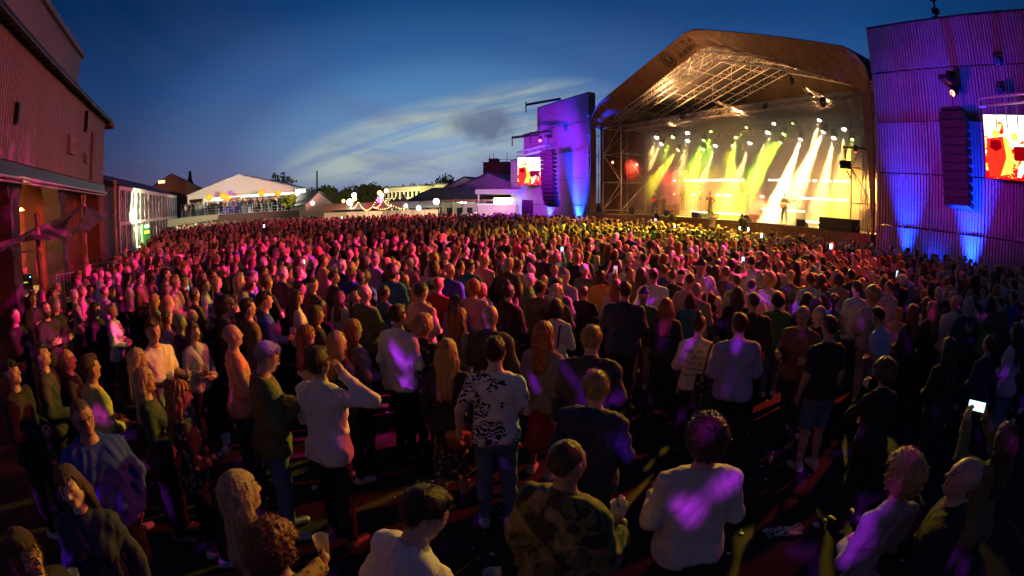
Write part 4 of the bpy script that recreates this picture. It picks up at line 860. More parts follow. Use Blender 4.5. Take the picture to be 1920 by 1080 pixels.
def leafy(name, p, trunk_h, crown_r, crown_h, n, leafm, label, group=None, seed=1, cone=False, cat='tree', leaf=.35):
    rr = random.Random(seed); root = empty(name, tuple(p), 0, label, cat, group)
    if not cone: crown_h /= 1.22
    m = MB(); m.tube((0, 0, 0), (0, 0, trunk_h + crown_h * .6), .018 * (trunk_h + crown_h) + .05, 6, r2=.05)
    for k in range(5):
        a_ = rr.uniform(0, 6.28); z = trunk_h + crown_h * rr.uniform(.05, .5); m.tube((0, 0, z), (math.cos(a_) * crown_r * .7, math.sin(a_) * crown_r * .7, z + crown_h * .25), .06, 4, r2=.02)
    m.build('trunk', M_BARK, root); m = MB(); lumps = [(rr.uniform(-.6, .6), rr.uniform(-.6, .6), rr.uniform(.15, .9), rr.uniform(.3, .55)) for _ in range(14)]
    for k in range(n):
        if cone: z = rr.random() ** 1.3; r_ = (1 - z) * crown_r * math.sqrt(rr.random()) * (1 + .25 * math.sin(z * 40)); a_ = rr.uniform(0, 6.28); c = Vector((r_ * math.cos(a_), r_ * math.sin(a_), trunk_h + z * crown_h))
        else:
            lx, ly, lz, lr = rr.choice(lumps); d = Vector((rr.gauss(0, 1), rr.gauss(0, 1), rr.gauss(0, 1))).normalized() * lr * rr.random() ** .4
            c = Vector(((lx + d.x) * crown_r, (ly + d.y) * crown_r, trunk_h + (lz + d.z * .7) * crown_h))
        u = Vector((rr.gauss(0, 1), rr.gauss(0, 1), rr.gauss(0, 1))).normalized() * leaf; v = u.orthogonal().normalized() * leaf * .6
        m.quad(c - u, c - v, c + u, c + v)
    m.build('crown', leafm, root); return root
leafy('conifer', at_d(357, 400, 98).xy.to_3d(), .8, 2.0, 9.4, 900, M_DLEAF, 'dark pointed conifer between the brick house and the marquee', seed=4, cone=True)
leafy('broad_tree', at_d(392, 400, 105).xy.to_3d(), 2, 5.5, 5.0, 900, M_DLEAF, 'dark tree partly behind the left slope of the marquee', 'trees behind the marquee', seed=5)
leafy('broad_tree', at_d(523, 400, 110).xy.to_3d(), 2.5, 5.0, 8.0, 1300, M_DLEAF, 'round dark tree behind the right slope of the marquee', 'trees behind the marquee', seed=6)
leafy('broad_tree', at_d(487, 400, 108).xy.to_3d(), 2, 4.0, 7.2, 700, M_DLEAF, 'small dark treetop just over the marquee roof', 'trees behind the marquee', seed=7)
XS = [(px, at_d(px, y_, 120).z) for px, y_ in ((563, 352), (580, 348), (600, 343), (617, 343), (636, 338), (655, 335), (674, 338), (692, 339), (708, 338), (722, 342))]
for i, (px, h) in enumerate(XS):
    leafy('broad_tree', at_d(px, 400, 120).xy.to_3d(), .8, 3.4, h - 1.2, 2600, M_LEAF, 'olive green tree of the row behind the food market, %s from the left' % ('first', 'second', 'third', 'fourth', 'fifth', 'sixth', 'seventh', 'eighth', 'ninth', 'last')[i], 'row of trees behind the food market', seed=20 + i)
for i, (px, h) in enumerate([(px, at_d(px, y_, 118).z) for px, y_ in ((748, 345), (763, 343), (778, 343), (794, 340), (806, 340))]):
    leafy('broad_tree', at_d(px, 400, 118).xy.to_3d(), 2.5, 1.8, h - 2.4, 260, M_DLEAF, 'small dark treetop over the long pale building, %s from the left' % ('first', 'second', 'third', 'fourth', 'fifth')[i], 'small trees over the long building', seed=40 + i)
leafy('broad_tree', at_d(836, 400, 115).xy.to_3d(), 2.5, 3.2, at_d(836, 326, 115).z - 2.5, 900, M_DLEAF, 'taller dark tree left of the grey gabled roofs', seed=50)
leafy('potted_palm', at_d(541, 395, 62).xy.to_3d() + Vector((0, 0, tz)), .5, .8, 1.3, 160, mat('yellow_green_palm', (.25, .42, .03), .6), 'bright yellow green plant at the right marquee corner', seed=51, cat='plant', leaf=.4)  # leaves in one even bright yellow green
m = MB(); p = at_d(595, 400, 118); m.tube((p.x, p.y, 0), (p.x, p.y, 10.5), .25, 6, r2=.18); m.build('chimney_pole', M_DSTEEL, label='thin dark mast rising behind the peach gable hut', cat='mast')

# ------------------------------------------------------------------ peach hut, stalls and dark canopies
p = at_d(599, 400, 60); p.z = 0; g = gable_house(p, rad(-2), 3.3, 7, 3.05, 4.35, M_PEACH, M_SLATE, 'plain peach hut with gable end right of the marquee', 'gabled_hut')
g.rotation_euler = (0, 0, rad(20) + rad(20)); 
def bulb(px, py, D, col, e, r, lab, lamp=0, grp='bright lamps of the food market'):
    p = at_d(px, py, D); m = MB(); uvball(m, (0, 0, 0), r, 8); o = m.build('market_lamp', emis('lamp_glow', col, e), label=lab, cat='lamp', group=grp, smooth=True); o.location = p
    if lamp: point('market_light', p - Vector((0, 1.0, 0)), lamp * 1.5, col, .3)
ordn = ('first', 'second', 'third', 'fourth', 'fifth', 'sixth', 'seventh', 'eighth', 'ninth', 'tenth', 'eleventh', 'twelfth')
for i, (px, py, c, e, r, lp_) in enumerate(((586, 381, (1, .75, .4), 12, .20, 50), (644, 377, (1, .55, .2), 3.5, .2, 0), (656, 379, (1, .95, .8), 12, .34, 60), (664, 366, (1, .7, .9), 18, .25, 0), (665, 373, (1, .6, .2), 3.5, .24, 0), (712, 362, (1, .60, .25), 3.5, .28, 0), (716, 366, (1, .6, .3), 3.5, .26, 40), (724, 358, (1, .7, .3), 16, .2, 0), (712, 375, (.9, .05, .8), 8, .3, 0), (761, 386, (1, .8, .5), 14, .2, 0), (785, 390, (.3, .7, 1), 14, .25, 0), (818, 378, (1, 1, .9), 12, .32, 60))):
    bulb(px, py, 56, c, e, r, '%s glowing lamp of the food market from the left, %s' % (ordn[i], 'small' if r < .3 else 'large and bright'), lp_)
bulb(869, 378, 62, (.9, 1, .9), 12, .36, 'bright white globe lamp in front of the long veranda', 260, 'bright lamps before the far buildings')
bulb(773, 352, 96, (.8, 1, .5), 20, .4, 'greenish lamp on the corner of the long pale building', 150, 'bright lamps before the far buildings'); bulb(789, 352, 96, (1, 1, .8), 14, .3, 'white lamp right of the greenish one on the long pale building', 0, 'bright lamps before the far buildings')
m = MB(); p = at_d(943, 376, 58); m.box((0, 0, 0), (2.0, .3, .55)); o = m.build('floodlight', emis('green_white_flood', (.85, 1, .7), 10), label='wide dazzling floodlight left of the left tower', cat='lamp'); o.location = p; point('flood', p + Vector((0, -.9, 0)), 60, (.8, 1, .55), .4)
spot('market_flood', at_d(656, 352, 70), at_d(655, 365, 120), 26000, (1, .80, .45), 100, .9, .4)
spot('building_light', at_d(900, 385, 50), at_d(900, 365, 66), 1800, (1, .85, .55), 120, .9, .4)
# festoon string from lamp to lamp
m = MB(); ms = MB(); pts = [(664, 366), (656, 390), (672, 378), (690, 394), (712, 362), (716, 378), (700, 388), (735, 386), (716, 370), (760, 392)]
M_FEST = emis('festoon_bulb', (1, .50, .2), 7)
for i, (A_, B_) in enumerate(zip(pts[:-1], pts[1:])):
    pa, pb_ = at_d(*A_, 55.5), at_d(*B_, 55.5)
    for k in range(9):
        f = (k + .5) / 9; q = pa + (pb_ - pa) * f; q.z -= .5 * 4 * f * (1 - f) * .6; ms.box(q, (.06, .06, .08))
    m.tube(pa, pb_, .012, 3)
o = m.build('festoon_string', M_BLACK, label='festoon strings of small orange bulbs over the food market', cat='string lights'); ms.build('bulb', M_FEST, o).__setitem__('kind', 'stuff')
# market stalls: counters with striped or plain roofs
for i, (px, w, col) in enumerate(((632, 3.2, (.3, .14, .08)), (668, 2.6, (.35, .3, .25)), (700, 3.4, (.5, .12, .1)), (735, 3.0, (.3, .22, .17)), (770, 3.0, (.35, .3, .3)), (800, 2.8, (.3, .25, .2)))):
    p = at_d(px, 400, 58); p.z = 0; root = empty('market_stall', tuple(p), rad(-math.degrees(math.atan2(p.x, p.y))), ('rust', 'cream', 'red', 'tan', 'grey', 'sand')[i] + ' roofed market stall beyond the crowd', 'stall', 'market stalls beyond the crowd')
    MB().box((0, 0, .55), (w, 1.2, 1.1)).build('counter', M_WOOD, root); 
    for sx in (-1, 1):
        for sy in (-1, 1): MB().tube((sx * w / 2, sy * .8, 0), (sx * w / 2, sy * .8, 2.35), .04, 4).build('post', M_STEEL, root)
    m = MB(); m.hexa([(-w / 2 - .2, -1.1, 2.3), (w / 2 + .2, -1.1, 2.3), (w / 2 + .2, 1.1, 2.3), (-w / 2 - .2, 1.1, 2.3), (-w / 2 + .3, -.1, 3.0), (w / 2 - .3, -.1, 3.0), (w / 2 - .3, .1, 3.0), (-w / 2 + .3, .1, 3.0)]); m.build('roof', mat('stall_roof', col, .8), root)
    MB().box((0, .7, 1.6), (w * .9, .06, .9)).build('lit_menu_board', emis('menu_board', (1, .55, .28), .5 + .35 * (i % 3)), root)
def peaked(px, py_top, D, w, h, label, n=1):
    p = at_d(px, 400, D); zt = at_d(px, py_top, D).z; root = empty('peaked_canopy', (p.x, p.y, 0), -math.atan2(p.x, p.y), label, 'canopy', 'dark peaked canopies of the market')
    seg = 6; 
    for q in range(n):
        m = MB(); cx = (q - (n - 1) / 2) * w; prof = [(1, 2.35), (.75, 2.45), (.5, 2.65), (.28, 2.95 + (zt - 3.3) * .3), (.1, zt - .35), (.01, zt)]
        V = []
        for f, z in prof: V += [(cx + sx * w / 2 * f, sy * w / 2 * f, z) for sx, sy in ((-1, -1), (1, -1), (1, 1), (-1, 1))]
        m.add(V, [(i * 4 + k, i * 4 + (k + 1) % 4, (i + 1) * 4 + (k + 1) % 4, (i + 1) * 4 + k) for i in range(len(prof) - 1) for k in range(4)]); m.build('cloth_roof', mat('purple_brown_cloth', (.10, .07, .085), .8), root)
        for sx in (-1, 1):
            for sy in (-1, 1): MB().tube((cx + sx * w / 2, sy * w / 2, 0), (cx + sx * w / 2, sy * w / 2, 2.4), .05, 4).build('post', M_STEEL, root)
    return root
peaked(745, 366, 60, 3.2, 3, 'dark purple peaked canopy, left of a close pair'); peaked(757, 364, 60, 3.6, 3, 'dark purple peaked canopy, right of a close pair'); peaked(735, 372, 64, 5.5, 3, 'flat reddish dark canopy left of the peaked pair'); peaked(700, 378, 62, 5, 3, 'low dark red canopy behind the festoon lights')

# ------------------------------------------------------------------ far buildings right of the market
def long_block(px0, px1, py0, py1, D0, D1, nw, label, lvl=2, wallm=M_CREAM, depth=9):
    a, b = at_d(px0, py0, D0), at_d(px1, py1, D1); h = max(a.z, b.z); a.z = b.z = 0; ax = b - a; W = ax.length; rz = math.atan2(ax.y, ax.x)
    root = empty('long_pale_building', tuple(a), rz, label, 'building'); MB().box((W / 2, depth / 2, h / 2), (W, depth, h)).build('wall', wallm, root)
    MB().box((W / 2, depth / 2 - .2, h + .1), (W + .5, depth + .7, .2)).build('flat_roof', M_SLATE, root)
    for l in range(lvl):
        for k in range(nw):
            x = W * (k + .5) / nw; z = h * (l + .55) / lvl; f = MB(); f.box((x, -.03, z), (W / nw * .62, .06, h / lvl * .45)); fo = f.build('window', M_WHITE, root); MB().box((x, -.07, z), (W / nw * .52, .03, h / lvl * .36)).build('pane', M_GLASS, fo)
    return root
long_block(722, 790, 356, 349, 92, 84, 9, 'long pale two storey building beyond the dark canopies, lit yellow', 2)
long_block(790, 862, 349, 347, 90, 78, 7, 'pale building wing with dark windows left of the grey gables', 2)
spot('yellow_building_light', at_d(772, 380, 78), at_d(770, 362, 92), 6000, (1, .95, .35), 150, .9, .4)
spot('yellow_building_light', at_d(840, 385, 70), at_d(830, 362, 84), 7000, (1, .90, .45), 150, .9, .4)
# low grey hipped roof pavilion, grey gables, brick gable and its tower
def P0_(px, D): q = at_d(px, 400, D); q.z = 0; return q
g1 = gable_house(P0_(850, 70), rad(12), 8.5, 9, 4.0, at_d(850, 344, 70).z - .4, M_CREAM, M_ROOF, 'pale gabled shed with grey roof, first of a row', 'gabled_shed')
g2 = empty('low_pavilion', tuple(P0_(838, 62)), rad(6), 'low pavilion with wide dark hipped roof and lit front', 'building')
MB().box((0, 2, 1.4), (9, 4, 2.8)).build('wall', M_CREAM, g2); m = MB(); m.hexa([(-5.4, -.8, 2.8), (5.4, -.8, 2.8), (5.4, 5, 2.8), (-5.4, 5, 2.8), (-1.8, 2, 4.6), (3.4, 2, 4.6), (3.4, 2.3, 4.6), (-1.8, 2.3, 4.6)]); m.build('hipped_roof', M_SLATE, g2)
for k in range(7): MB().box((-3.8 + k * 1.27, -.03, 1.5), (.6, .06, 1.3)).build('door', M_WOOD, g2)
g3 = gable_house(P0_(872, 68), rad(3), 6.5, 12, 4.6, at_d(880, 333, 68).z, M_CREAM, M_ROOF, 'pale gable with blue grey roof in the middle of the row', 'gabled_shed')
g3.rotation_euler = (0, 0, rad(-25))
g4 = gable_house(P0_(915, 66), rad(3), 9.5, 12, 4.4, at_d(905, 326, 66).z, M_RENDER, M_ROOF, 'taller pale gable beside the left tower', 'gabled_shed'); g4.rotation_euler = (0, 0, rad(-20))
MB().box((0, -.05, 3.2), (9.2, .12, 2.0)).build('brick_band', M_BRICK, g4)
va = empty('veranda', tuple(P0_(890, 60)), rad(0), 'long veranda with pale posts left of the left tower', 'building')
MB().box((0, 1.5, 1.35), (10, 3, 2.7)).build('wall', M_CREAM, va); MB().box((0, .9, 3.0), (10.8, 4.6, .22)).build('roof', M_BRICK, va)
for k in range(9): MB().box((-4.6 + k * 1.15, -.9, 1.45), (.16, .16, 2.9)).build('post', M_CREAM, va)
for k in range(8): MB().box((-4.0 + k * 1.15, -.03, 1.5), (.6, .05, 1.4)).build('window', M_GLASS, va)
v2 = empty('kiosk', tuple(P0_(943, 58)), 0, 'flat kiosk under the wide floodlight', 'building'); MB().box((0, 1, 1.25), (5.4, 3, 2.5)).build('wall', M_CREAM, v2); MB().box((0, .4, 3.9), (5.8, 4.2, .5)).build('roof', M_RENDER, v2); MB().box((0, -.55, 2.55), (5.6, .1, .14)).build('counter_edge', M_WHITE, v2)
for sx in (-2.6, 2.6): MB().box((sx, -.5, 1.9), (.14, .14, 3.8)).build('post', M_CREAM, v2)
zt_ = at_d(935, 305, 95).z; q = P0_(935, 95); tb = empty('brick_tower', tuple(q), rad(-10), 'dark brick tower with masts over the grey gables', 'tower'); MB().box((0, 0, zt_ / 2), (4.6, 4.6, zt_)).build('wall', M_BRICK, tb)
MB().box((-.8, 0, zt_ + .35), (1.6, 2, .7)).build('lift_house', M_BRICK, tb); m = MB()
for x in (-1.6, -.9, 1.5): m.tube((x, 0, zt_), (x, 0, zt_ + 1.7), .06, 4)
m.tube((-2.2, 0, zt_ + .55), (2.2, 0, zt_ + .55), .04, 4); m.build('mast', M_DSTEEL, tb)
# ------------------------------------------------------------------ people: implicit surfaces meshed with surface nets
BIG = 1.0
def axis(lo, hi, coarse, fines=()):
    pts = [lo]
    while pts[-1] < hi:
        x = pts[-1]; s = coarse
        for a, b, f in fines:
            if a - 1e-6 <= x < b: s = min(s, f)
        nxt = x + s
        for a, b, f in fines:
            if x < a < nxt: nxt = a
        pts.append(nxt)
    return np.array(pts, np.float32)

class Grid:
    def __init__(s, X, Y, Z):
        s.X, s.Y, s.Z = X, Y, Z; s.shape = (len(X), len(Y), len(Z))
    def new(s): return np.full(s.shape, BIG, np.float32)
    def box(s, lo, hi):
        i0, i1 = np.searchsorted(s.X, lo[0]), np.searchsorted(s.X, hi[0])
        j0, j1 = np.searchsorted(s.Y, lo[1]), np.searchsorted(s.Y, hi[1])
        k0, k1 = np.searchsorted(s.Z, lo[2]), np.searchsorted(s.Z, hi[2])
        return slice(i0, i1), slice(j0, j1), slice(k0, k1)

def smin(a, b, k):
    h = np.clip(0.5 + 0.5 * (b - a) / k, 0, 1)
    return b + (a - b) * h - k * h * (1 - h)

def cap(g, F, a, b, r1, r2, k=.03, sc=(1, 1, 1), pad=.07, frame=None):
    """tapered capsule a-b unioned into F; sc squashes space about the segment; frame (R, pivot) places it in a turned head's space"""
    a = np.array(a, np.float32); b = np.array(b, np.float32); sc = np.array(sc, np.float32)
    r = max(r1, r2)
    if frame is not None:
        R, pv = frame
        wa, wb = R @ (a - pv) + pv, R @ (b - pv) + pv
        ext = r * max(sc) + pad
    else:
        wa, wb = a, b; ext = r * sc + pad
    lo = np.minimum(wa, wb) - ext; hi = np.maximum(wa, wb) + ext
    S = g.box(lo, hi)
    x = g.X[S[0]][:, None, None]; y = g.Y[S[1]][None, :, None]; z = g.Z[S[2]][None, None, :]
    if 0 in (x.size, y.size, z.size): return
    if frame is not None:
        dx, dy, dz = x - pv[0], y - pv[1], z - pv[2]
        Ri = R.T
        x, y, z = (Ri[i, 0] * dx + Ri[i, 1] * dy + Ri[i, 2] * dz + pv[i] for i in range(3))
    px, py, pz = (x - a[0]) / sc[0], (y - a[1]) / sc[1], (z - a[2]) / sc[2]
    d = (b - a) / sc; L = float(d @ d)
    if L > 1e-9:
        t = np.clip((px * d[0] + py * d[1] + pz * d[2]) / L, 0, 1)
        dist = np.sqrt((px - t * d[0])**2 + (py - t * d[1])**2 + (pz - t * d[2])**2) - (r1 + (r2 - r1) * t)
    else:
        dist = np.sqrt(px * px + py * py + pz * pz) - r1
    dist = dist * min(sc)
    F[S] = smin(F[S], dist, k)

def nets(g, F):
    s = F < 0
    s[0] = s[-1] = False; s[:, 0] = s[:, -1] = False; s[:, :, 0] = s[:, :, -1] = False
    c = np.zeros(tuple(n - 1 for n in F.shape), np.uint8)
    def sl(o, n): return slice(o, n - 1 + o)
    nx, ny, nz = F.shape
    su = s.view(np.uint8)
    for i in (0, 1):
        for j in (0, 1):
            for k in (0, 1): c += su[sl(i, nx), sl(j, ny), sl(k, nz)]
    I, J, K = np.nonzero((c > 0) & (c < 8))
    if len(I) == 0: return np.zeros((0, 3), np.float32), np.zeros((0, 4), np.int32)
    acc = np.zeros((len(I), 3)); cnt = np.zeros(len(I))
    ax = (g.X, g.Y, g.Z)
    Fc, Pc, Sc = {}, {}, {}
    for o in [(i, j, k) for i in (0, 1) for j in (0, 1) for k in (0, 1)]:
        a, b, d = I + o[0], J + o[1], K + o[2]
        v = F[a, b, d].astype(np.float64); sg = s[a, b, d]
        v = np.where(sg, np.minimum(v, -1e-6), np.maximum(v, 1e-6)); Fc[o] = v; Sc[o] = sg
        Pc[o] = np.stack([g.X[a], g.Y[b], g.Z[d]], 1).astype(np.float64)
    for o in Fc:
        for axn in range(3):
            if o[axn] == 0:
                q = list(o); q[axn] = 1; q = tuple(q)
                m = Sc[o] != Sc[q]
                if m.any():
                    t = (Fc[o][m] / (Fc[o][m] - Fc[q][m]))[:, None]
                    acc[m] += Pc[o][m] + t * (Pc[q][m] - Pc[o][m]); cnt[m] += 1
    V = (acc / cnt[:, None]).astype(np.float32)
    idx = np.full(c.shape, -1, np.int32); idx[I, J, K] = np.arange(len(I))
    quads = []
    for axn in range(3):
        A = [slice(1, n - 1) for n in F.shape]; B = [slice(1, n - 1) for n in F.shape]
        A[axn] = slice(0, F.shape[axn] - 1); B[axn] = slice(1, F.shape[axn])
        sa, sb = s[tuple(A)], s[tuple(B)]
        for flip, m in ((False, sa & ~sb), (True, ~sa & sb)):
            P = list(np.nonzero(m))
            if len(P[0]) == 0: continue
            for q in range(3):
                if q != axn: P[q] = P[q] + 1
            u, v = [(1, 2), (2, 0), (0, 1)][axn]
            def at(du, dv):
                Q = [p for p in P]; Q[u] = Q[u] - du; Q[v] = Q[v] - dv
                return idx[Q[0], Q[1], Q[2]]
            q4 = np.stack([at(1, 1), at(0, 1), at(0, 0), at(1, 0)], 1)
            if flip: q4 = q4[:, ::-1]
            quads.append(q4)
    return V, np.concatenate(quads).astype(np.int32)

def relax(V, Q, n=1, w=.5):
    for _ in range(n):
        acc = np.zeros_like(V); cnt = np.zeros(len(V), np.float32)
        for a, b in ((0, 1), (1, 2), (2, 3), (3, 0)):
            np.add.at(acc, Q[:, a], V[Q[:, b]]); np.add.at(acc, Q[:, b], V[Q[:, a]])
            np.add.at(cnt, Q[:, a], 1); np.add.at(cnt, Q[:, b], 1)
        V = V * (1 - w) + w * acc / np.maximum(cnt, 1)[:, None]
    return V.astype(np.float32)

def np_mesh(name, V, Q, mats=(), smooth=True, tris=None, attr=None):
    me = bpy.data.meshes.new(name)
    Q = np.asarray(Q, np.int32).reshape(-1, 4) if len(Q) else np.zeros((0, 4), np.int32)
    T = np.asarray(tris, np.int32).reshape(-1, 3) if tris is not None and len(tris) else np.zeros((0, 3), np.int32)
    me.vertices.add(len(V)); me.vertices.foreach_set('co', np.asarray(V, np.float32).ravel())
    loops = np.concatenate([Q.ravel(), T.ravel()])
    me.loops.add(len(loops)); me.loops.foreach_set('vertex_index', loops)
    me.polygons.add(len(Q) + len(T))
    st = np.concatenate([np.arange(len(Q)) * 4, len(Q) * 4 + np.arange(len(T)) * 3]).astype(np.int32)
    me.polygons.foreach_set('loop_start', st)
    if smooth: me.polygons.foreach_set('use_smooth', np.ones(len(st), bool))
    me.update(calc_edges=True)
    for m in mats: me.materials.append(m)
    if attr is not None:
        for an, data in attr.items():
            at = me.attributes.new(an, 'FLOAT_COLOR', 'POINT')
            d4 = np.ones((len(V), 4), np.float32); d4[:, :3] = data
            at.data.foreach_set('color', d4.ravel())
    return me

def rotz(a):
    c, s = math.cos(a), math.sin(a); return np.array([[c, -s, 0], [s, c, 0], [0, 0, 1]], np.float32)
def rotx(a):
    c, s = math.cos(a), math.sin(a); return np.array([[1, 0, 0], [0, c, -s], [0, s, c]], np.float32)
def roty(a):
    c, s = math.cos(a), math.sin(a); return np.array([[c, 0, s], [0, 1, 0], [-s, 0, c]], np.float32)

ARMS = {  # right arm (x > 0), mirrored for the left: elbow, wrist, direction of the hand, curl
    'down': ((.255, -.03, 1.165), (.265, .055, .925), (0, .25, -1), .5),
    'loose': ((.29, -.04, 1.175), (.31, .04, .935), (0, .3, -1), .4),
    'front': ((.255, .0, 1.165), (.09, .235, 1.10), (-.9, .4, .0), .7),
    'cross': ((.265, .09, 1.18), (.02, .215, 1.20), (-1, .1, .15), .6),
    'cup': ((.255, -.0, 1.17), (.19, .25, 1.19), (-.25, .9, .35), 1.1),
    'cuphigh': ((.25, .1, 1.2), (.15, .24, 1.40), (-.4, .5, .6), 1.1),
    'phone': ((.25, .0, 1.17), (.10, .24, 1.25), (-.4, .8, .5), .9),
    'phoneup': ((.25, .22, 1.47), (.13, .36, 1.69), (-.2, .3, 1), .7),
    'ear': ((.40, .12, 1.38), (.16, .06, 1.58), (-.5, .0, 1), .6),
    'wave': ((.38, .12, 1.55), (.44, .24, 1.80), (.1, .2, 1), .15),
    'raise': ((.30, .15, 1.62), (.30, .25, 1.88), (0, .2, 1), .3),
    'pocket': ((.30, -.06, 1.19), (.215, .03, .97), (-.25, .35, -1), .3),
    'hips': ((.42, -.10, 1.20), (.22, .03, 1.06), (-.9, .5, -.3), .5),
    'chest': ((.26, .05, 1.17), (.07, .20, 1.32), (-.8, .4, .5), .7),
    'face': ((.25, .14, 1.22), (.08, .19, 1.47), (-.3, .3, 1), .9),
    'guitar': ((.33, -.04, 1.19), (.15, .22, 1.05), (-.8, .5, -.3), .7),
    'neck': ((.34, .05, 1.20), (.42, .30, 1.28), (.5, .7, .3), .9),
}
def v3(a): return np.array(a, np.float32)
def mir(a): return (-a[0], a[1], a[2])

def tube_chain(pts, rads, n=6):
    """closed tapered tube through pts; returns V, quads"""
    V, Q = [], []
    P = [v3(p) for p in pts]
    up = v3((.13, .31, .94))
    for i, p in enumerate(P):
        t = P[min(i + 1, len(P) - 1)] - P[max(i - 1, 0)]; t = t / (np.linalg.norm(t) + 1e-9)
        a = np.cross(t, up); 
        if np.linalg.norm(a) < .1: a = np.cross(t, v3((1, 0, 0)))
        a /= np.linalg.norm(a); b = np.cross(t, a)
        for k in range(n):
            w = 2 * math.pi * k / n
            V.append(p + rads[i] * (math.cos(w) * a + math.sin(w) * b))
    for i in range(len(P) - 1):
        for k in range(n):
            k2 = (k + 1) % n
            Q.append((i * n + k, i * n + k2, (i + 1) * n + k2, (i + 1) * n + k))
    T = []
    for base, pt, fl in ((0, P[0], 1), ((len(P) - 1) * n, P[-1], 0)):
        tip = len(V); tt = (P[-1] - P[-2]) if not fl else (P[0] - P[1])
        V.append(pt + tt / (np.linalg.norm(tt) + 1e-9) * rads[0 if fl else -1] * .6)
        for k in range(n):
            k2 = (k + 1) % n
            T.append((base + k2, base + k, tip) if fl else (base + k, base + k2, tip))
    return np.array(V), Q, T

def hand_tubes(w, d, side, curl, s=1.0, thin=6):
    """five fingers rooted in the palm: w wrist, d direction of the hand, side +1 right / -1 left"""
    d = v3(d); d /= np.linalg.norm(d)
    inw = v3((-side, 0, 0)) - d * float(v3((-side, 0, 0)) @ d)          # the palm looks towards the body
    if np.linalg.norm(inw) < .2: inw = v3((0, -1, 0)) - d * float(v3((0, -1, 0)) @ d)
    inw /= np.linalg.norm(inw); wid = np.cross(d, inw)
    if wid[1] < 0 or (abs(wid[1]) < .2 and wid[2] < 0): wid = -wid       # index side to the front / up
    out = []
    for off, L, r in ((.030, .070, .0088), (.010, .080, .0092), (-.010, .074, .0088), (-.029, .058, .0076)):
        p0 = v3(w) + d * .068 * s + wid * off * s
        c = curl
        seg = []; ang = 0.; p = p0; seg.append(p - d * .02 * s); seg.append(p0)
        for fr in (.45, .3, .25):
            ang += c * .62
            p = p + (d * math.cos(ang) + inw * math.sin(ang)) * L * fr * s; seg.append(p)
        out.append(tube_chain(seg, [r * s, r * s * 1.05, r * s, r * s * .92, r * s * .78], thin))
    p0 = v3(w) + d * .02 * s + wid * .03 * s
    dirs = d * .65 + wid * .65 + inw * .4
    p1 = p0 + dirs * .035 * s; p2 = p1 + (d * .8 + wid * .2 + inw * (.3 + .5 * curl)) * .03 * s
    p3 = p2 + (d * .7 + inw * (.4 + .6 * curl)) * .022 * s
    out.append(tube_chain([p0, p1, p2, p3], [.012 * s, .0115 * s, .0105 * s, .008 * s], thin))
    return out, inw, wid

def join_arrays(parts):
    """[(V, Q, T)] -> V, Q, T"""
    n = 0; Vs, Qs, Ts = [], [], []
    for V, Q, T in parts:
        Vs.append(np.asarray(V, np.float32).reshape(-1, 3))
        if len(Q): Qs.append(np.asarray(Q, np.int32).reshape(-1, 4) + n)
        if T is not None and len(T): Ts.append(np.asarray(T, np.int32).reshape(-1, 3) + n)
        n += len(Vs[-1])
    return np.concatenate(Vs), (np.concatenate(Qs) if Qs else np.zeros((0, 4), int)), (np.concatenate(Ts) if Ts else np.zeros((0, 3), int))

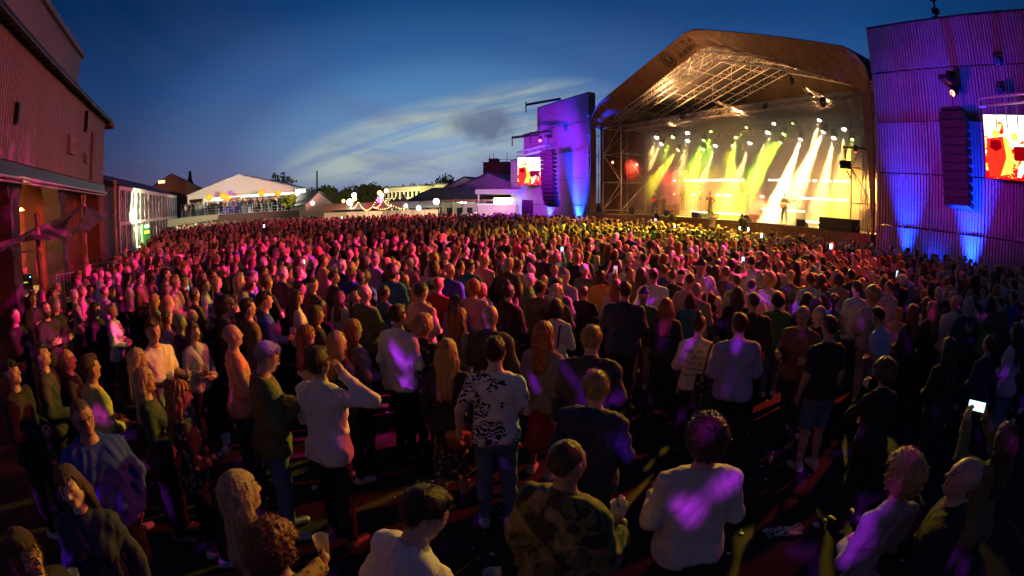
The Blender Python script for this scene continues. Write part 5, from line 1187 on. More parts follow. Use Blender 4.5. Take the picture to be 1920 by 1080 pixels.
def person_shapes(q, res=.016, hres=.0075, rng=None, fingers=True, low=False):
    """q: dict of the figure. Returns {part: (V, Q, T, tint or None)} in the figure's own frame, feet at z = 0, facing +Y"""
    rng = rng or np.random.default_rng(q.get('seed', 1))
    fem = q.get('fem', False)
    bulk = q.get('bulk', 1.0) * (.90 if fem else 1.0)
    sh = .165 if fem else .19                                     # shoulder half width
    lean = q.get('lean', 0.)
    stance = q.get('stance', .11); fwd = q.get('step', .03)
    hy, hp, hr = (math.radians(a) for a in q.get('head', (0, 0, 0)))
    pv = v3((0, -.01, 1.555)); R = rotz(-hy) @ rotx(hp) @ roty(hr); fr = (R, pv)
    aR, aL = ARMS[q.get('armR', 'down')], ARMS[q.get('armL', 'down')]
    aR = q.get('armRx', aR); aL = q.get('armLx', aL)
    hair = q.get('hair', 'short')
    elR, wrR = v3(aR[0]), v3(aR[1]); elL, wrL = v3(mir(aL[0])), v3(mir(aL[1]))
    if 'armLabs' in q: elL, wrL = v3(q['armLabs'][0]), v3(q['armLabs'][1])
    if fem:
        for e in (elR, elL, wrR, wrL): e[0] *= .93
    dR = v3(aR[2]); dL = v3(mir(aL[2]))
    dR /= np.linalg.norm(dR); dL /= np.linalg.norm(dL)
    xs = [elR[0], wrR[0], elL[0], wrL[0], .3, -.3]; ys = [elR[1], wrR[1], elL[1], wrL[1], .2, -.2]; zs = [1.85, wrR[2] + .25, wrL[2] + .25]
    hrb = .105 if hair != 'curly' else .13
    X = axis(min(xs) - .14, max(xs) + .14, res, [(-hrb, hrb, hres)])
    Y = axis(min(ys) - .22, max(ys) + .24, res, [(-.125, .135, hres)] if abs(hp) < .4 else [(-.16, .2, hres)])
    Z = axis(-.03, max(zs), res, [(1.53, 1.82, hres)])
    g = Grid(X, Y, Z)
    # ---- groups
    torso = g.new(); b = bulk; bel = q.get('belly', .0)
    cap(g, torso, (-.085 * b, 0, 1.33), (.085 * b, 0, 1.33), .115 * b, .115 * b, .03, (1, .86, 1.15))
    for s in (-1, 1): cap(g, torso, (s * .03, -.022, 1.468), (s * (sh - .045), -.018, 1.415), .052, .050, .045)
    cap(g, torso, (0, -.02, 1.44), (0, -.015, 1.49), .075, .055, .04)
    cap(g, torso, (-.055 * b, .005, 1.12), (.055 * b, .005, 1.12), (.112 if not fem else .098) * b, (.112 if not fem else .098) * b, .07, (1, .86, 1.1))
    cap(g, torso, (-.075 * b, 0, .955), (.075 * b, 0, .955), .112 * b, .112 * b, .06, (1, .9, 1))
    if bel: cap(g, torso, (0, .06, 1.08), (0, .06, 1.08), .10 + bel, .10 + bel, .08)
    if fem:
        for s in (-1, 1): cap(g, torso, (s * .07, .075, 1.30), (s * .07, .08, 1.29), .055, .055, .04)
    for s in (-1, 1): cap(g, torso, (s * .075, -.045, .92), (s * .075, -.045, .90), .095 * b, .095 * b, .05)
    arms = g.new(); fore = g.new(); hands = g.new()
    for s, el, wr, d in ((1, elR, wrR, dR), (-1, elL, wrL, dL)):
        S0 = v3((s * (sh - .012), -.015, 1.408))
        if el[2] > 1.45: S0 = S0 + v3((s * -.01, .0, .03))
        cap(g, arms, S0, el, .053 * b, .041 * b, .02); cap(g, arms, S0, S0, .058 * b, .058 * b, .03)
        cap(g, fore, el, wr, .042 * b, .028, .015)
        cap(g, hands, wr, wr + d * .055, .027, .033, .02, (1, 1, 1), .04)
    legs = g.new(); low_ = g.new()
    feet = []
    for s in (-1, 1):
        f = fwd * s
        hipj = v3((s * .09, 0, .91)); kn = v3((s * (.05 + stance * .5), .02 + f, .50)); an = v3((s * stance, -.01 + f, .10))
        cap(g, legs, hipj, kn, .088 * b, .058, .03); cap(g, low_, kn, an, .056, .038, .03); cap(g, low_, kn + v3((0, -.02, -.12)), kn + v3((0, -.02, -.16)), .056, .050, .03)
        feet.append((s, an))
    footF = g.new()
    for s, an in feet:
        cap(g, footF, an + v3((0, -.03, -.05)), an + v3((s * .025, .15, -.065)), .042, .036, .03, (1, 1, .85))
    neck = g.new()
    cap(g, neck, (0, -.02, 1.44), R @ (v3((0, -.005, 1.60)) - pv) + pv, .058 if not fem else .048, .053 if not fem else .045, .03)
    head = g.new()
    hk = .012
    cap(g, head, (0, -.018, 1.692), (0, -.010, 1.692), .084, .084, .01, (.90, 1.06, 1.04), frame=fr)
    cap(g, head, (0, .030, 1.655), (0, .048, 1.595), .060, .036 if fem else .040, .04, (.98, 1, 1), frame=fr)
    cap(g, head, (-.035, .010, 1.615), (.035, .010, 1.615), .036, .036, .03, frame=fr)
    cap(g, head, (-.030, .070, 1.692), (.030, .070, 1.692), .015, .015, .014, frame=fr)
    cap(g, head, (0, .083, 1.682), (0, .107, 1.648), .0085, .0125, .010, frame=fr)
    cap(g, head, (-.010, .096, 1.645), (.010, .096, 1.645), .009, .009, .006, frame=fr)
    cap(g, head, (-.016, .084, 1.618), (.016, .084, 1.618), .0095, .0095, .007, frame=fr)
    cap(g, head, (0, .074, 1.588), (0, .074, 1.588), .018, .018, .016, frame=fr)
    for s in (-1, 1):
        cap(g, head, (s * .043, .05, 1.645), (s * .043, .05, 1.645), .022, .022, .02, frame=fr)
        if hair not in ('long', 'wavy') or True:
            cap(g, head, (s * .081, -.012, 1.672), (s * .079, -.006, 1.642), .017, .011, .008, (.5, 1, 1), frame=fr)
    body = smin(torso, arms, .04); body = smin(body, fore, .015); body = smin(body, hands, .012)
    body = smin(body, legs, .03); body = smin(body, low_, .03); body = smin(body, footF, .03)
    body = smin(body, neck, .03); body = smin(body, head, .018)
    out = {}
    V, Q = nets(g, body); V = relax(V, Q, 1, .35)
    # tint: lips, brows, stubble belong to the face
    H = (V - pv) @ R + pv
    tint = np.ones((len(V), 3), np.float32)
    lips = (np.abs(H[:, 0]) < .024) & (np.abs(H[:, 2] - 1.618) < .009) & (H[:, 1] > .075)
    tint[lips] = (.78, .42, .42)
    brow = (np.abs(np.abs(H[:, 0]) - .032) < .018) & (np.abs(H[:, 2] - 1.700) < .006) & (H[:, 1] > .05)
    tint[brow] = (.35, .28, .25)
    eye = (((np.abs(H[:, 0]) - .031) / .0135)**2 + ((H[:, 2] - 1.6775) / .0075)**2 < 1) & (H[:, 1] > .045)
    tint[eye] = (.16, .12, .10)
    if q.get('beard'):
        bd = (H[:, 2] < 1.640) & (H[:, 2] > 1.545) & (H[:, 1] > .012) & ~lips & (np.linalg.norm(H[:, :2], axis=1) < .14)
        tint[bd] = (.38, .30, .26)
    parts = [(V, Q, None)]; tints = [tint]
    if fingers:
        for s, wr, d, cu in ((1, wrR, dR, aR[3]), (-1, wrL, dL, aL[3])):
            tb, inw, wid = hand_tubes(wr, d, s, cu)
            for t in tb: parts.append(t); tints.append(np.ones((len(t[0]), 3), np.float32))
    bV, bQ, bT = join_arrays(parts)
    out['body'] = (bV, bQ, bT, np.concatenate(tints))
    # ---- clothes
    x = X[:, None, None]; y = Y[None, :, None]; z = Z[None, None, :]
    ph = rng.uniform(0, 6, 8)
    wr_ = (np.sin(z * 38 + 9 * np.sin(x * 9 + ph[0]) + ph[1]) * np.sin(x * 23 + y * 17 + ph[2]) * .0048 + np.sin(x * 31 + 2.2 * np.sin(z * 7 + ph[5]) + y * 14 + ph[6]) * .0026 * np.clip((1.38 - z) * 5, 0, 1) + np.sin(z * 71 + x * 33 + 3 * np.sin(y * 22 + ph[3])) * .0013).astype(np.float32)
    top = q.get('top', 'shirt'); off = {'tee': .010, 'shirt': .013, 'sweater': .020, 'hoodie': .023, 'jacket': .024, 'blouse': .014, 'coat': .026, 'tank': .006, 'dress': .012}[top] * (.8 if fem else 1)
    hem = {'tee': .90, 'shirt': .86, 'sweater': .90, 'hoodie': .90, 'jacket': .86, 'blouse': .90, 'coat': .62, 'tank': .95, 'dress': .55}[top] + q.get('hem', 0)
    base = torso.copy()
    if top in ('coat', 'dress'):
        sk = g.new(); cap(g, sk, (0, 0, .95), (0, 0, .50), .15 * b, .23 * b, .03, (1.05, .85, 1)); base = smin(base, sk, .06)
    sleeve = q.get('sleeve', 'short' if top in ('tee',) else ('none' if top in ('tank', 'dress') else 'long'))
    AR = arms.copy()
    if sleeve == 'none':
        T = base
    elif sleeve == 'long':
        FO = fore.copy()
        for s, el, wr in ((1, elR, wrR), (-1, elL, wrL)):
            u = (wr - el) / np.linalg.norm(wr - el)
            cut = (x - wr[0]) * u[0] + (y - wr[1]) * u[1] + (z - wr[2]) * u[2] + .012
            near = ((x - wr[0])**2 + (y - wr[1])**2 + (z - wr[2])**2) < .11**2
            FO = np.where(near, np.maximum(FO, cut), FO)
        T = smin(base, smin(AR, FO, .02), .022)
    elif sleeve == 'rolled':
        T = smin(base, AR, .022)
        for s, el, wr in ((1, elR, wrR), (-1, elL, wrL)):
            f2 = g.new(); cap(g, f2, el, el + (wr - el) * .35, .042 * b, .040, .015); T = smin(T, f2, .02)
    else:
        for s, el in ((1, elR), (-1, elL)):
            S0 = v3((s * (sh - .012), -.015, 1.408)); u = (el - S0) / np.linalg.norm(el - S0)
            cut = (x - S0[0]) * u[0] + (y - S0[1]) * u[1] + (z - S0[2]) * u[2] - .205
            side = (x * s > .05) & (((x - el[0])**2 + (y - el[1])**2 + (z - el[2])**2) < .18**2)
            AR = np.where(side, np.maximum(AR, cut), AR)
        T = smin(base, AR, .022)
    flare = np.clip((1.25 - z) * .035, 0, .018) if top not in ('tank', 'dress') else 0
    T = T - off - flare + wr_ * (1.6 if top in ('shirt', 'blouse', 'jacket', 'hoodie') else 1.1)
    T = np.maximum(T, hem + .012 * np.sin(x * 14 + ph[4]) - z)
    T = np.where((np.abs(x) < .13) & (np.abs(y) < .16), np.maximum(T, z - (1.515 + .30 * (-.02 - y))), T)    # neckline falls to the front
    if top in ('shirt', 'jacket', 'coat'):
        cl = g.new(); cap(g, cl, (0, -.025, 1.47), (0, -.018, 1.512), .078, .068, .01); T = np.minimum(T, np.maximum(cl, z - 1.535 - .3 * (-.02 - y)))
    if top == 'hoodie' or q.get('hood'):
        hd = g.new(); cap(g, hd, (-.075, -.065, 1.475), (.075, -.065, 1.475), .05, .05, .03); cap(g, hd, (0, -.10, 1.45), (0, -.115, 1.39), .07, .045, .04); T = smin(T, hd, .02)
    if q.get('rucksack'): pass
    V, Q = nets(g, T); V = relax(V, Q, 1, .3)
    out['top'] = (V, Q, None, None)
    bot = q.get('bot', 'trousers')
    if not (top == 'dress'):
        if bot in ('trousers', 'jeans'):
            B = smin(legs, low_, .03); B = smin(B, np.maximum(torso, z - 1.04), .03) - np.clip(.004 + (.93 - z) * .10, .002, .012) + wr_ * np.clip((.95 - z) * 6, 0, 1)
            B = np.maximum(B, .085 - z); B = np.maximum(B, z - 1.03)
        elif bot == 'shorts':
            B = smin(legs, np.maximum(torso, z - 1.04), .03) - np.clip(.004 + (.90 - z) * .12, .002, .022) + wr_ * np.clip((.95 - z) * 6, 0, 1)
            B = np.maximum(B, .54 - z); B = np.maximum(B, z - 1.03)
        else:
            sk = g.new(); lo = .55 if bot == 'skirt' else .35
            cap(g, sk, (0, 0, .93), (0, 0, lo), .137 * b, .20 * b, .03, (1.05, .9, 1))
            B = smin(sk, np.maximum(torso, z - 1.04), .04) - .008 + wr_ * 2.0 * np.clip((.9 - z) * 4, 0, 1)
            B = np.maximum(B, lo + .02 - z); B = np.maximum(B, z - 1.03)
        V, Q = nets(g, B); V = relax(V, Q, 1, .3)
        out['bottom'] = (V, Q, None, None)
    for s, an in feet:
        sg = Grid(axis(an[0] - .09, an[0] + .09, res * .75), axis(an[1] - .13, an[1] + .24, res * .75), axis(-.03, .19, res * .75))
        F = sg.new()
        cap(sg, F, an + v3((0, -.035, -.045)), an + v3((s * .025, .155, -.060)), .050, .043, .03, (1, 1, .85))
        cap(sg, F, an + v3((0, -.012, .0)), an + v3((0, -.005, .02)), .046, .042, .03)
        F = np.maximum(F, .004 - sg.Z[None, None, :])
        V, Q = nets(sg, F); V = relax(V, Q, 1, .3)
        out['shoe' + ('R' if s > 0 else 'L')] = (V, Q, None, None)
    # ---- hair
    if hair != 'bald':
        hl = .0075 if not low else hres
        hb = v3((.19, .19, .12)) if hair in ('curly', 'bigcurly') else v3((.16, .18, .13))
        zlow = 1.16 if hair in ('long', 'wavy', 'pony') else 1.50
        rr = hres if not low else res
        HG = Grid(axis(-.19, .19, rr * 1.15), axis(-.24, .16, rr * 1.15), axis(zlow, 1.88, rr * 1.15))
        hx = HG.X[:, None, None]; hyv = HG.Y[None, :, None]; hz = HG.Z[None, None, :]
        Hs = HG.new()
        th = {'buzz': .003, 'short': .012, 'side': .018, 'curly': .05, 'bigcurly': .062, 'long': .016, 'wavy': .024, 'bob': .020, 'pony': .010, 'bun': .010, 'beanie': .016, 'cap': .014}.get(hair, .012) + (.009 if low and hair != 'buzz' else 0)
        cap(HG, Hs, (0, -.020, 1.694), (0, -.012, 1.696), .084 + th, .084 + th, .01, (.90, 1.05, 1.03), pad=.08)
        ph2 = rng.uniform(0, 6, 6)
        ang = np.arctan2(hx, -(hyv + .01) + 1e-4 + 0 * hz)
        if hair in ('bob', 'long', 'wavy'):
            for s in (-1, 1): cap(HG, Hs, (s * .070, -.025, 1.66), (s * .075, -.035, 1.585), .030 + th * .4, .032, .03)
            cap(HG, Hs, (-.04, -.065, 1.62), (.04, -.065, 1.62), .05, .05, .04)
            if hair == 'bob': cap(HG, Hs, (-.05, -.055, 1.57), (.05, -.055, 1.57), .036, .036, .03)
        if hair in ('long', 'wavy'):
            ln = q.get('hairlen', 1.30)
            cap(HG, Hs, (-.035, -.075, 1.58), (-.045, -.125, ln), .055, .036, .05, (1, .75, 1))
            cap(HG, Hs, (.035, -.075, 1.58), (.045, -.125, ln + .02), .055, .034, .05, (1, .75, 1))
            for s in (-1, 1): cap(HG, Hs, (s * .085, -.03, 1.58), (s * .095, -.04, ln + .09), .030, .020, .04)
        face = np.maximum(.046 + .10 * np.clip(1.70 - hz, 0, .3) * 0 - hyv, hz - 1.728)     # < 0 in front of and under the hairline
        front = hyv - (.030 if hair not in ('long', 'wavy', 'bob') else .038)
        cutf = np.minimum(front, 1.735 - .5 * np.clip(hyv - .05, -1, 1) - hz)
        Hs = np.maximum(Hs, cutf)
        if hair in ('buzz', 'short', 'side', 'pony', 'bun', 'curly', 'bigcurly'):
            # sides stop above the ear, nape low at the back
            low_edge = np.where(hyv < -.045, 1.592 + 0 * hz, 1.668 + .35 * np.clip(hyv + .045, 0, .1))
            if hair in ('curly', 'bigcurly'): low_edge = low_edge - .05
            Hs = np.maximum(Hs, (low_edge - hz) * .8)
        if hair in ('side', 'short'):
            cap(HG, Hs, (-.03, .045, 1.765), (.04, .05, 1.76), .022, .020, .02)
        if hair == 'bun': cap(HG, Hs, (0, -.045, 1.81), (0, -.055, 1.82), .042, .040, .012)
        if hair == 'pony':
            cap(HG, Hs, (0, -.12, 1.73), (0, -.15, 1.70), .022, .03, .015); cap(HG, Hs, (0, -.15, 1.70), (0, -.135, 1.40), .034, .018, .02)
        amp = {'curly': .011, 'bigcurly': .014, 'wavy': .006, 'long': .003, 'bob': .003, 'side': .003, 'short': .0025}.get(hair, .0012)
        if hair in ('curly', 'bigcurly', 'wavy'):
            n = np.sin(hx * 95 + 2.2 * np.sin(hz * 60 + ph2[0]) + ph2[1]) * np.sin(hyv * 88 + 2 * np.sin(hx * 70 + ph2[2])) * np.sin(hz * 92 + 2 * np.sin(hyv * 50) + ph2[3])
            if hair == 'wavy': n = np.sin(ang * 13 + 1.2 * np.sin(hz * 42 + ph2[0])) + .5 * np.sin(ang * 29 + ph2[1] + hz * 20)
        else:
            n = np.sin(ang * 17 + .7 * np.sin(hz * 22 + ph2[0])) + .6 * np.sin(ang * 41 + ph2[1] + hz * 16)
        Hs = Hs - (amp * n).astype(np.float32)
        if hair == 'beanie':
            Hs = np.maximum(Hs, 1.690 - hz - .25 * hyv)
            cap(HG, Hs, (0, -.03, 1.78), (0, -.04, 1.80), .055, .045, .03)
        if hair == 'cap':
            Hs = np.maximum(Hs, 1.705 - hz)
            cap(HG, Hs, (-.03, .11, 1.722), (.03, .11, 1.722), .035, .035, .01, (1.1, 1.2, .2))
        V, Q = nets(HG, Hs)
        if len(V):
            if hair not in ('curly', 'bigcurly'): V = relax(V, Q, 1, .3)
            # only what is close to the skull turns with the head
            w = np.clip((V[:, 2] - 1.46) / .12, 0, 1)[:, None]
            Vr = (V - pv) @ R.T + pv
            V = V * (1 - w) + Vr * w
            ns = q.get('strands', 0)
            if ns and hair not in ('beanie', 'cap', 'buzz'):
                pick = rng.integers(0, len(V), ns); P0s = V[pick]; ctr = pv + v3((0, -.01, .12)); N = P0s - ctr; N /= np.linalg.norm(N, axis=1)[:, None] + 1e-6
                curlq = hair in ('curly', 'bigcurly'); lng = hair in ('long', 'wavy', 'bob', 'pony')
                Ls = rng.uniform(.010, .026, ns) * (.65 if curlq else (1.2 if lng else .6)); dn = np.zeros((ns, 3)); dn[:, 2] = -1
                D1 = N * .55 + dn * (.2 if curlq else (1.0 if lng else .35)) + rng.normal(0, .25, (ns, 3)); D1 /= np.linalg.norm(D1, axis=1)[:, None]
                D2 = D1 + dn * (.5 if lng else .1) + rng.normal(0, .55 if curlq else .2, (ns, 3)); D2 /= np.linalg.norm(D2, axis=1)[:, None]
                W = np.cross(D1, rng.normal(0, 1, (ns, 3))); W /= np.linalg.norm(W, axis=1)[:, None] + 1e-6; W *= .0016 if not curlq else .0022
                A = P0s - N * .004; B = A + D1 * Ls[:, None]; Cc = B + D2 * Ls[:, None]
                SV = np.stack([A - W, A + W, B - W * .8, B + W * .8, Cc - W * .3, Cc + W * .3], 1).reshape(-1, 3); b0 = len(V) + np.arange(ns)[:, None] * 6
                Q = np.concatenate([Q, b0 + np.array([[0, 1, 3, 2]]), b0 + np.array([[2, 3, 5, 4]])]); V = np.concatenate([V, SV]).astype(np.float32)
            out['hair'] = (V, Q, None, None)
    out['_hand'] = (wrR, dR, wrL, dL); out['_head'] = (R, pv)
    if lean:
        a = math.radians(lean)
        for k, v in out.items():
            if not k.startswith('_') and k not in ('bottom', 'shoeR', 'shoeL'):
                P = v[0].astype(np.float32); w = np.clip((P[:, 2] - .92) / .25, 0, 1)
                zz = P[:, 2] - .95; an_ = -a * w
                P2 = P.copy(); P2[:, 1] = P[:, 1] * np.cos(an_) - zz * np.sin(an_); P2[:, 2] = .95 + P[:, 1] * np.sin(an_) + zz * np.cos(an_)
                out[k] = (P2,) + v[1:]
        def mv(p):
            zz = p[2] - .95; return v3((p[0], p[1] * math.cos(-a) - zz * math.sin(-a), .95 + p[1] * math.sin(-a) + zz * math.cos(-a)))
        out['_hand'] = (mv(wrR), dR, mv(wrL), dL); out['_head'] = (rotx(-a) @ R, mv(pv)); 
    return out
# ------------------------------------------------------------------ people
STAGE_C = SP(12.5, 2.0, 0)
HAIRC = {'black': (.012, .009, .008), 'dark': (.03, .018, .012), 'brown': (.07, .035, .018), 'red': (.20, .06, .02), 'blond': (.38, .24, .09), 'pale': (.50, .38, .20), 'grey': (.30, .28, .26), 'white': (.62, .60, .56), 'ginger': (.30, .11, .03)}
SKINC = [(.52, .33, .25), (.46, .28, .20), (.58, .39, .31), (.40, .23, .15), (.50, .31, .22)]
COLS = {'white': (.72, .70, .68), 'cream': (.60, .55, .46), 'black': (.018, .016, .017), 'charcoal': (.05, .05, .055), 'navy': (.02, .03, .08), 'blue': (.02, .06, .38), 'pale blue': (.35, .45, .60), 'olive': (.13, .13, .06), 'green': (.08, .22, .06),
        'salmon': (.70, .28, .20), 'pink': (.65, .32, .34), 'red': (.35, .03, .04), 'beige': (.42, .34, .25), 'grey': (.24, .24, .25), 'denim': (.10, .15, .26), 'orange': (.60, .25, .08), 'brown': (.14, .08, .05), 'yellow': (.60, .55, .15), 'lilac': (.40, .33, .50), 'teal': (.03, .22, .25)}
KEYS = {'body': ('body', M_SKIN), 'top': ('top', M_CLOTH), 'bottom': ('trousers', M_CLOTH), 'shoeR': ('shoe', M_SHOE), 'shoeL': ('shoe', M_SHOE), 'hair': ('hair', M_HAIR)}
TOPN = {'tee': 't_shirt', 'shirt': 'shirt', 'sweater': 'sweater', 'hoodie': 'hooded_top', 'jacket': 'jacket', 'blouse': 'blouse', 'coat': 'coat', 'tank': 'vest_top', 'dress': 'dress'}
# special cloth patterns (flat print)
def pat_mat(name, kind):
    m = bpy.data.materials.new(name); m.use_nodes = True; nt = m.node_tree; b = nt.nodes['Principled BSDF']; b.inputs['Roughness'].default_value = .85
    t = nd(nt, 'ShaderNodeTexCoord').outputs['Object']
    if kind == 'palm':
        n = nd(nt, 'ShaderNodeTexNoise'); n.inputs['Scale'].default_value = 9; n.inputs['Detail'].default_value = 2; lk(nt, t, n.inputs['Vector'])
        mx = nd(nt, 'ShaderNodeMix', data_type='RGBA'); mx.inputs[0].default_value = .10; lk(nt, t, mx.inputs[6]); lk(nt, n.outputs['Color'], mx.inputs[7])
        w = nd(nt, 'ShaderNodeTexWave', wave_type='RINGS'); w.inputs['Scale'].default_value = 9; w.inputs['Distortion'].default_value = 14; w.inputs['Detail'].default_value = 2; w.inputs['Detail Scale'].default_value = 1.6; lk(nt, mx.outputs[2], w.inputs['Vector'])
        n2 = nd(nt, 'ShaderNodeTexNoise'); n2.inputs['Scale'].default_value = 6.5; n2.inputs['Detail'].default_value = 1; lk(nt, t, n2.inputs['Vector'])
        msk = ramp(nt, [(.43, (0, 0, 0)), (.46, (1, 1, 1))]); lk(nt, n2.outputs['Fac'], msk.inputs[0]); r = ramp(nt, [(.42, (0, 0, 0)), (.47, (1, 1, 1))]); lk(nt, w.outputs['Fac'], r.inputs[0])
        f = mth(nt, 'MULTIPLY', msk.outputs[0], r.outputs[0]); lk(nt, mixc(nt, f, (.72, .70, .66), (.012, .012, .02)), b.inputs['Base Color'])
    elif kind == 'camo':
        n = nd(nt, 'ShaderNodeTexNoise'); n.inputs['Scale'].default_value = 9; n.inputs['Detail'].default_value = 2; n.inputs['Distortion'].default_value = .8; lk(nt, t, n.inputs['Vector'])
        r = ramp(nt, [(0, (.02, .02, .015)), (.42, (.02, .02, .015)), (.43, (.09, .10, .04)), (.52, (.09, .10, .04)), (.53, (.20, .12, .06)), (.60, (.20, .12, .06)), (.61, (.22, .20, .12))], 'CONSTANT'); lk(nt, n.outputs['Fac'], r.inputs[0]); lk(nt, r.outputs[0], b.inputs['Base Color'])
    elif kind == 'leopard':
        v = nd(nt, 'ShaderNodeTexVoronoi'); v.inputs['Scale'].default_value = 26; lk(nt, t, v.inputs['Vector']); r = ramp(nt, [(.0, (.35, .22, .10)), (.25, (.02, .015, .01)), (.42, (.40, .28, .15))]); lk(nt, v.outputs['Distance'], r.inputs[0]); lk(nt, r.outputs[0], b.inputs['Base Color'])
    elif kind == 'check':
        c = nd(nt, 'ShaderNodeTexChecker'); c.inputs['Scale'].default_value = 22; c.inputs[1].default_value = (.03, .03, .03, 1); c.inputs[2].default_value = (.20, .18, .17, 1); lk(nt, t, c.inputs['Vector']); lk(nt, c.outputs[0], b.inputs['Base Color'])
    elif kind == 'stripes':
        w = nd(nt, 'ShaderNodeTexWave', bands_direction='Z'); w.inputs['Scale'].default_value = 9; lk(nt, t, w.inputs['Vector']); r = ramp(nt, [(.45, (.03, .03, .05)), (.55, (.62, .60, .58))]); lk(nt, w.outputs['Fac'], r.inputs[0]); lk(nt, r.outputs[0], b.inputs['Base Color'])
    elif kind == 'print':
        v = nd(nt, 'ShaderNodeTexVoronoi'); v.inputs['Scale'].default_value = 15; lk(nt, t, v.inputs['Vector']); r = ramp(nt, [(.28, (.30, .25, .20)), (.36, (.02, .02, .02))]); lk(nt, v.outputs['Distance'], r.inputs[0]); lk(nt, r.outputs[0], b.inputs['Base Color'])
    return m
PATS = {k: pat_mat(k + '_cloth', k) for k in ('palm', 'camo', 'leopard', 'check', 'stripes', 'print')}

def make_meshes(q, res, hres, fingers=True, low=False):
    sh = person_shapes(q, res, hres, fingers=fingers, low=low); out = {}
    for k, v in sh.items():
        if k.startswith('_'): out[k] = v; continue
        if len(v[0]) == 0: continue
        nm, mt = KEYS[k]
        if k == 'top': nm = TOPN[q.get('top', 'shirt')]; mt = PATS.get(q.get('pat'), M_CLOTH)
        if k == 'bottom':
            nm = {'shorts': 'shorts', 'skirt': 'skirt', 'longskirt': 'skirt', 'jeans': 'jeans'}.get(q.get('bot'), 'trousers'); mt = M_DENIM if q.get('bot') in ('jeans', 'shorts') else M_CLOTH
            if q.get('botpat'): mt = PATS[q['botpat']]
        if k == 'hair':
            if q.get('hair') in ('curly', 'bigcurly', 'wavy'): mt = M_CURL
            if q.get('hair') == 'beanie': nm = 'beanie'; mt = M_CLOTH
            if q.get('hair') == 'cap': nm = 'cap'; mt = M_CLOTH
        out[k] = (nm, np_mesh(nm, v[0], v[1], [mt], tris=v[2], attr={'tint': v[3]} if v[3] is not None else None))
    return out
def place_person(ms, p, yaw, height, cols, label, group='people in the crowd', extra=None):
    """yaw: heading, radians from +X of the direction faced"""
    root = empty('person', tuple(p), yaw - math.pi / 2, label, 'person', group); root.scale = (height / 1.79,) * 3
    for k, v in ms.items():
        if k.startswith('_'): continue
        o = link(bpy.data.objects.new(v[0], v[1]), root); ck = 'shoe' if k.startswith('shoe') else k; o.color = (*cols[ck], 1)
    return root
def person_pt(root, local):
    s = root.scale[0]; a = root.rotation_euler.z; c, n = math.cos(a), math.sin(a); x, y, z = local
    return Vector((root.location.x + (c * x - n * y) * s, root.location.y + (n * x + c * y) * s, root.location.z + z * s))
def stage_yaw(p):
    d = STAGE_C - Vector(p); return math.atan2(d.y, d.x)

# things people hold
M_CUP = mat('clear_plastic', (.75, .75, .75), .15, alpha=.32, spec=.8); M_BEER = mat('beer', (.45, .20, .04), .2); M_PHONE = mat('phone_case', (.01, .01, .012), .3); M_PAPER = mat('white_paper_cup', (.7, .68, .64), .6)
def cup(p, kind, label, tilt=0.):
    root = empty('plastic_cup', tuple(p), R_.random(), label, 'cup', 'cups in hands')
    if kind == 'paper':
        m = MB(); m.lathe([(.001, -.06), (.034, -.06), (.046, .06), (.047, .062), (.044, .06), (.036, -.02), (.001, -.02)], n=18); m.build('cup_wall', M_PAPER, root, True); m = MB(); m.tube((.01, 0, -.02), (-.02, .01, .14), .004, 6); m.build('straw', M_BLACK, root)
    else:
        m = MB(); m.lathe([(.001, -.06), (.030, -.06), (.042, .06), (.044, .062), (.040, .06), (.029, -.055), (.001, -.055)], n=18); m.build('cup_wall', M_CUP, root, True)
        m = MB(); m.lathe([(.001, -.054), (.028, -.054), (.034, .0 if kind != 'low' else -.03), (.001, .0 if kind != 'low' else -.03)], n=14); m.build('drink', M_BEER, root)
    return root
def phone(p, facing, label, lit=(.5, .9, 1.0), e=2.5, wide=True):
    """facing: direction from the phone towards its holder's eyes"""
    root = empty('phone', tuple(p), 0, label, 'phone', 'phones held in the crowd'); f = Vector(facing).normalized()
    root.rotation_mode = 'QUATERNION'; root.rotation_quaternion = f.to_track_quat('-Y', 'Z')
    w, h = (.15, .075) if wide else (.075, .15)
    m = MB(); m.box((0, 0, 0), (w, .009, h)); m.build('case', M_PHONE, root); m = MB(); m.box((0, -.0055, 0), (w * .94, .002, h * .9))
    m.build('display', emis('phone_display', lit, e), root); return root

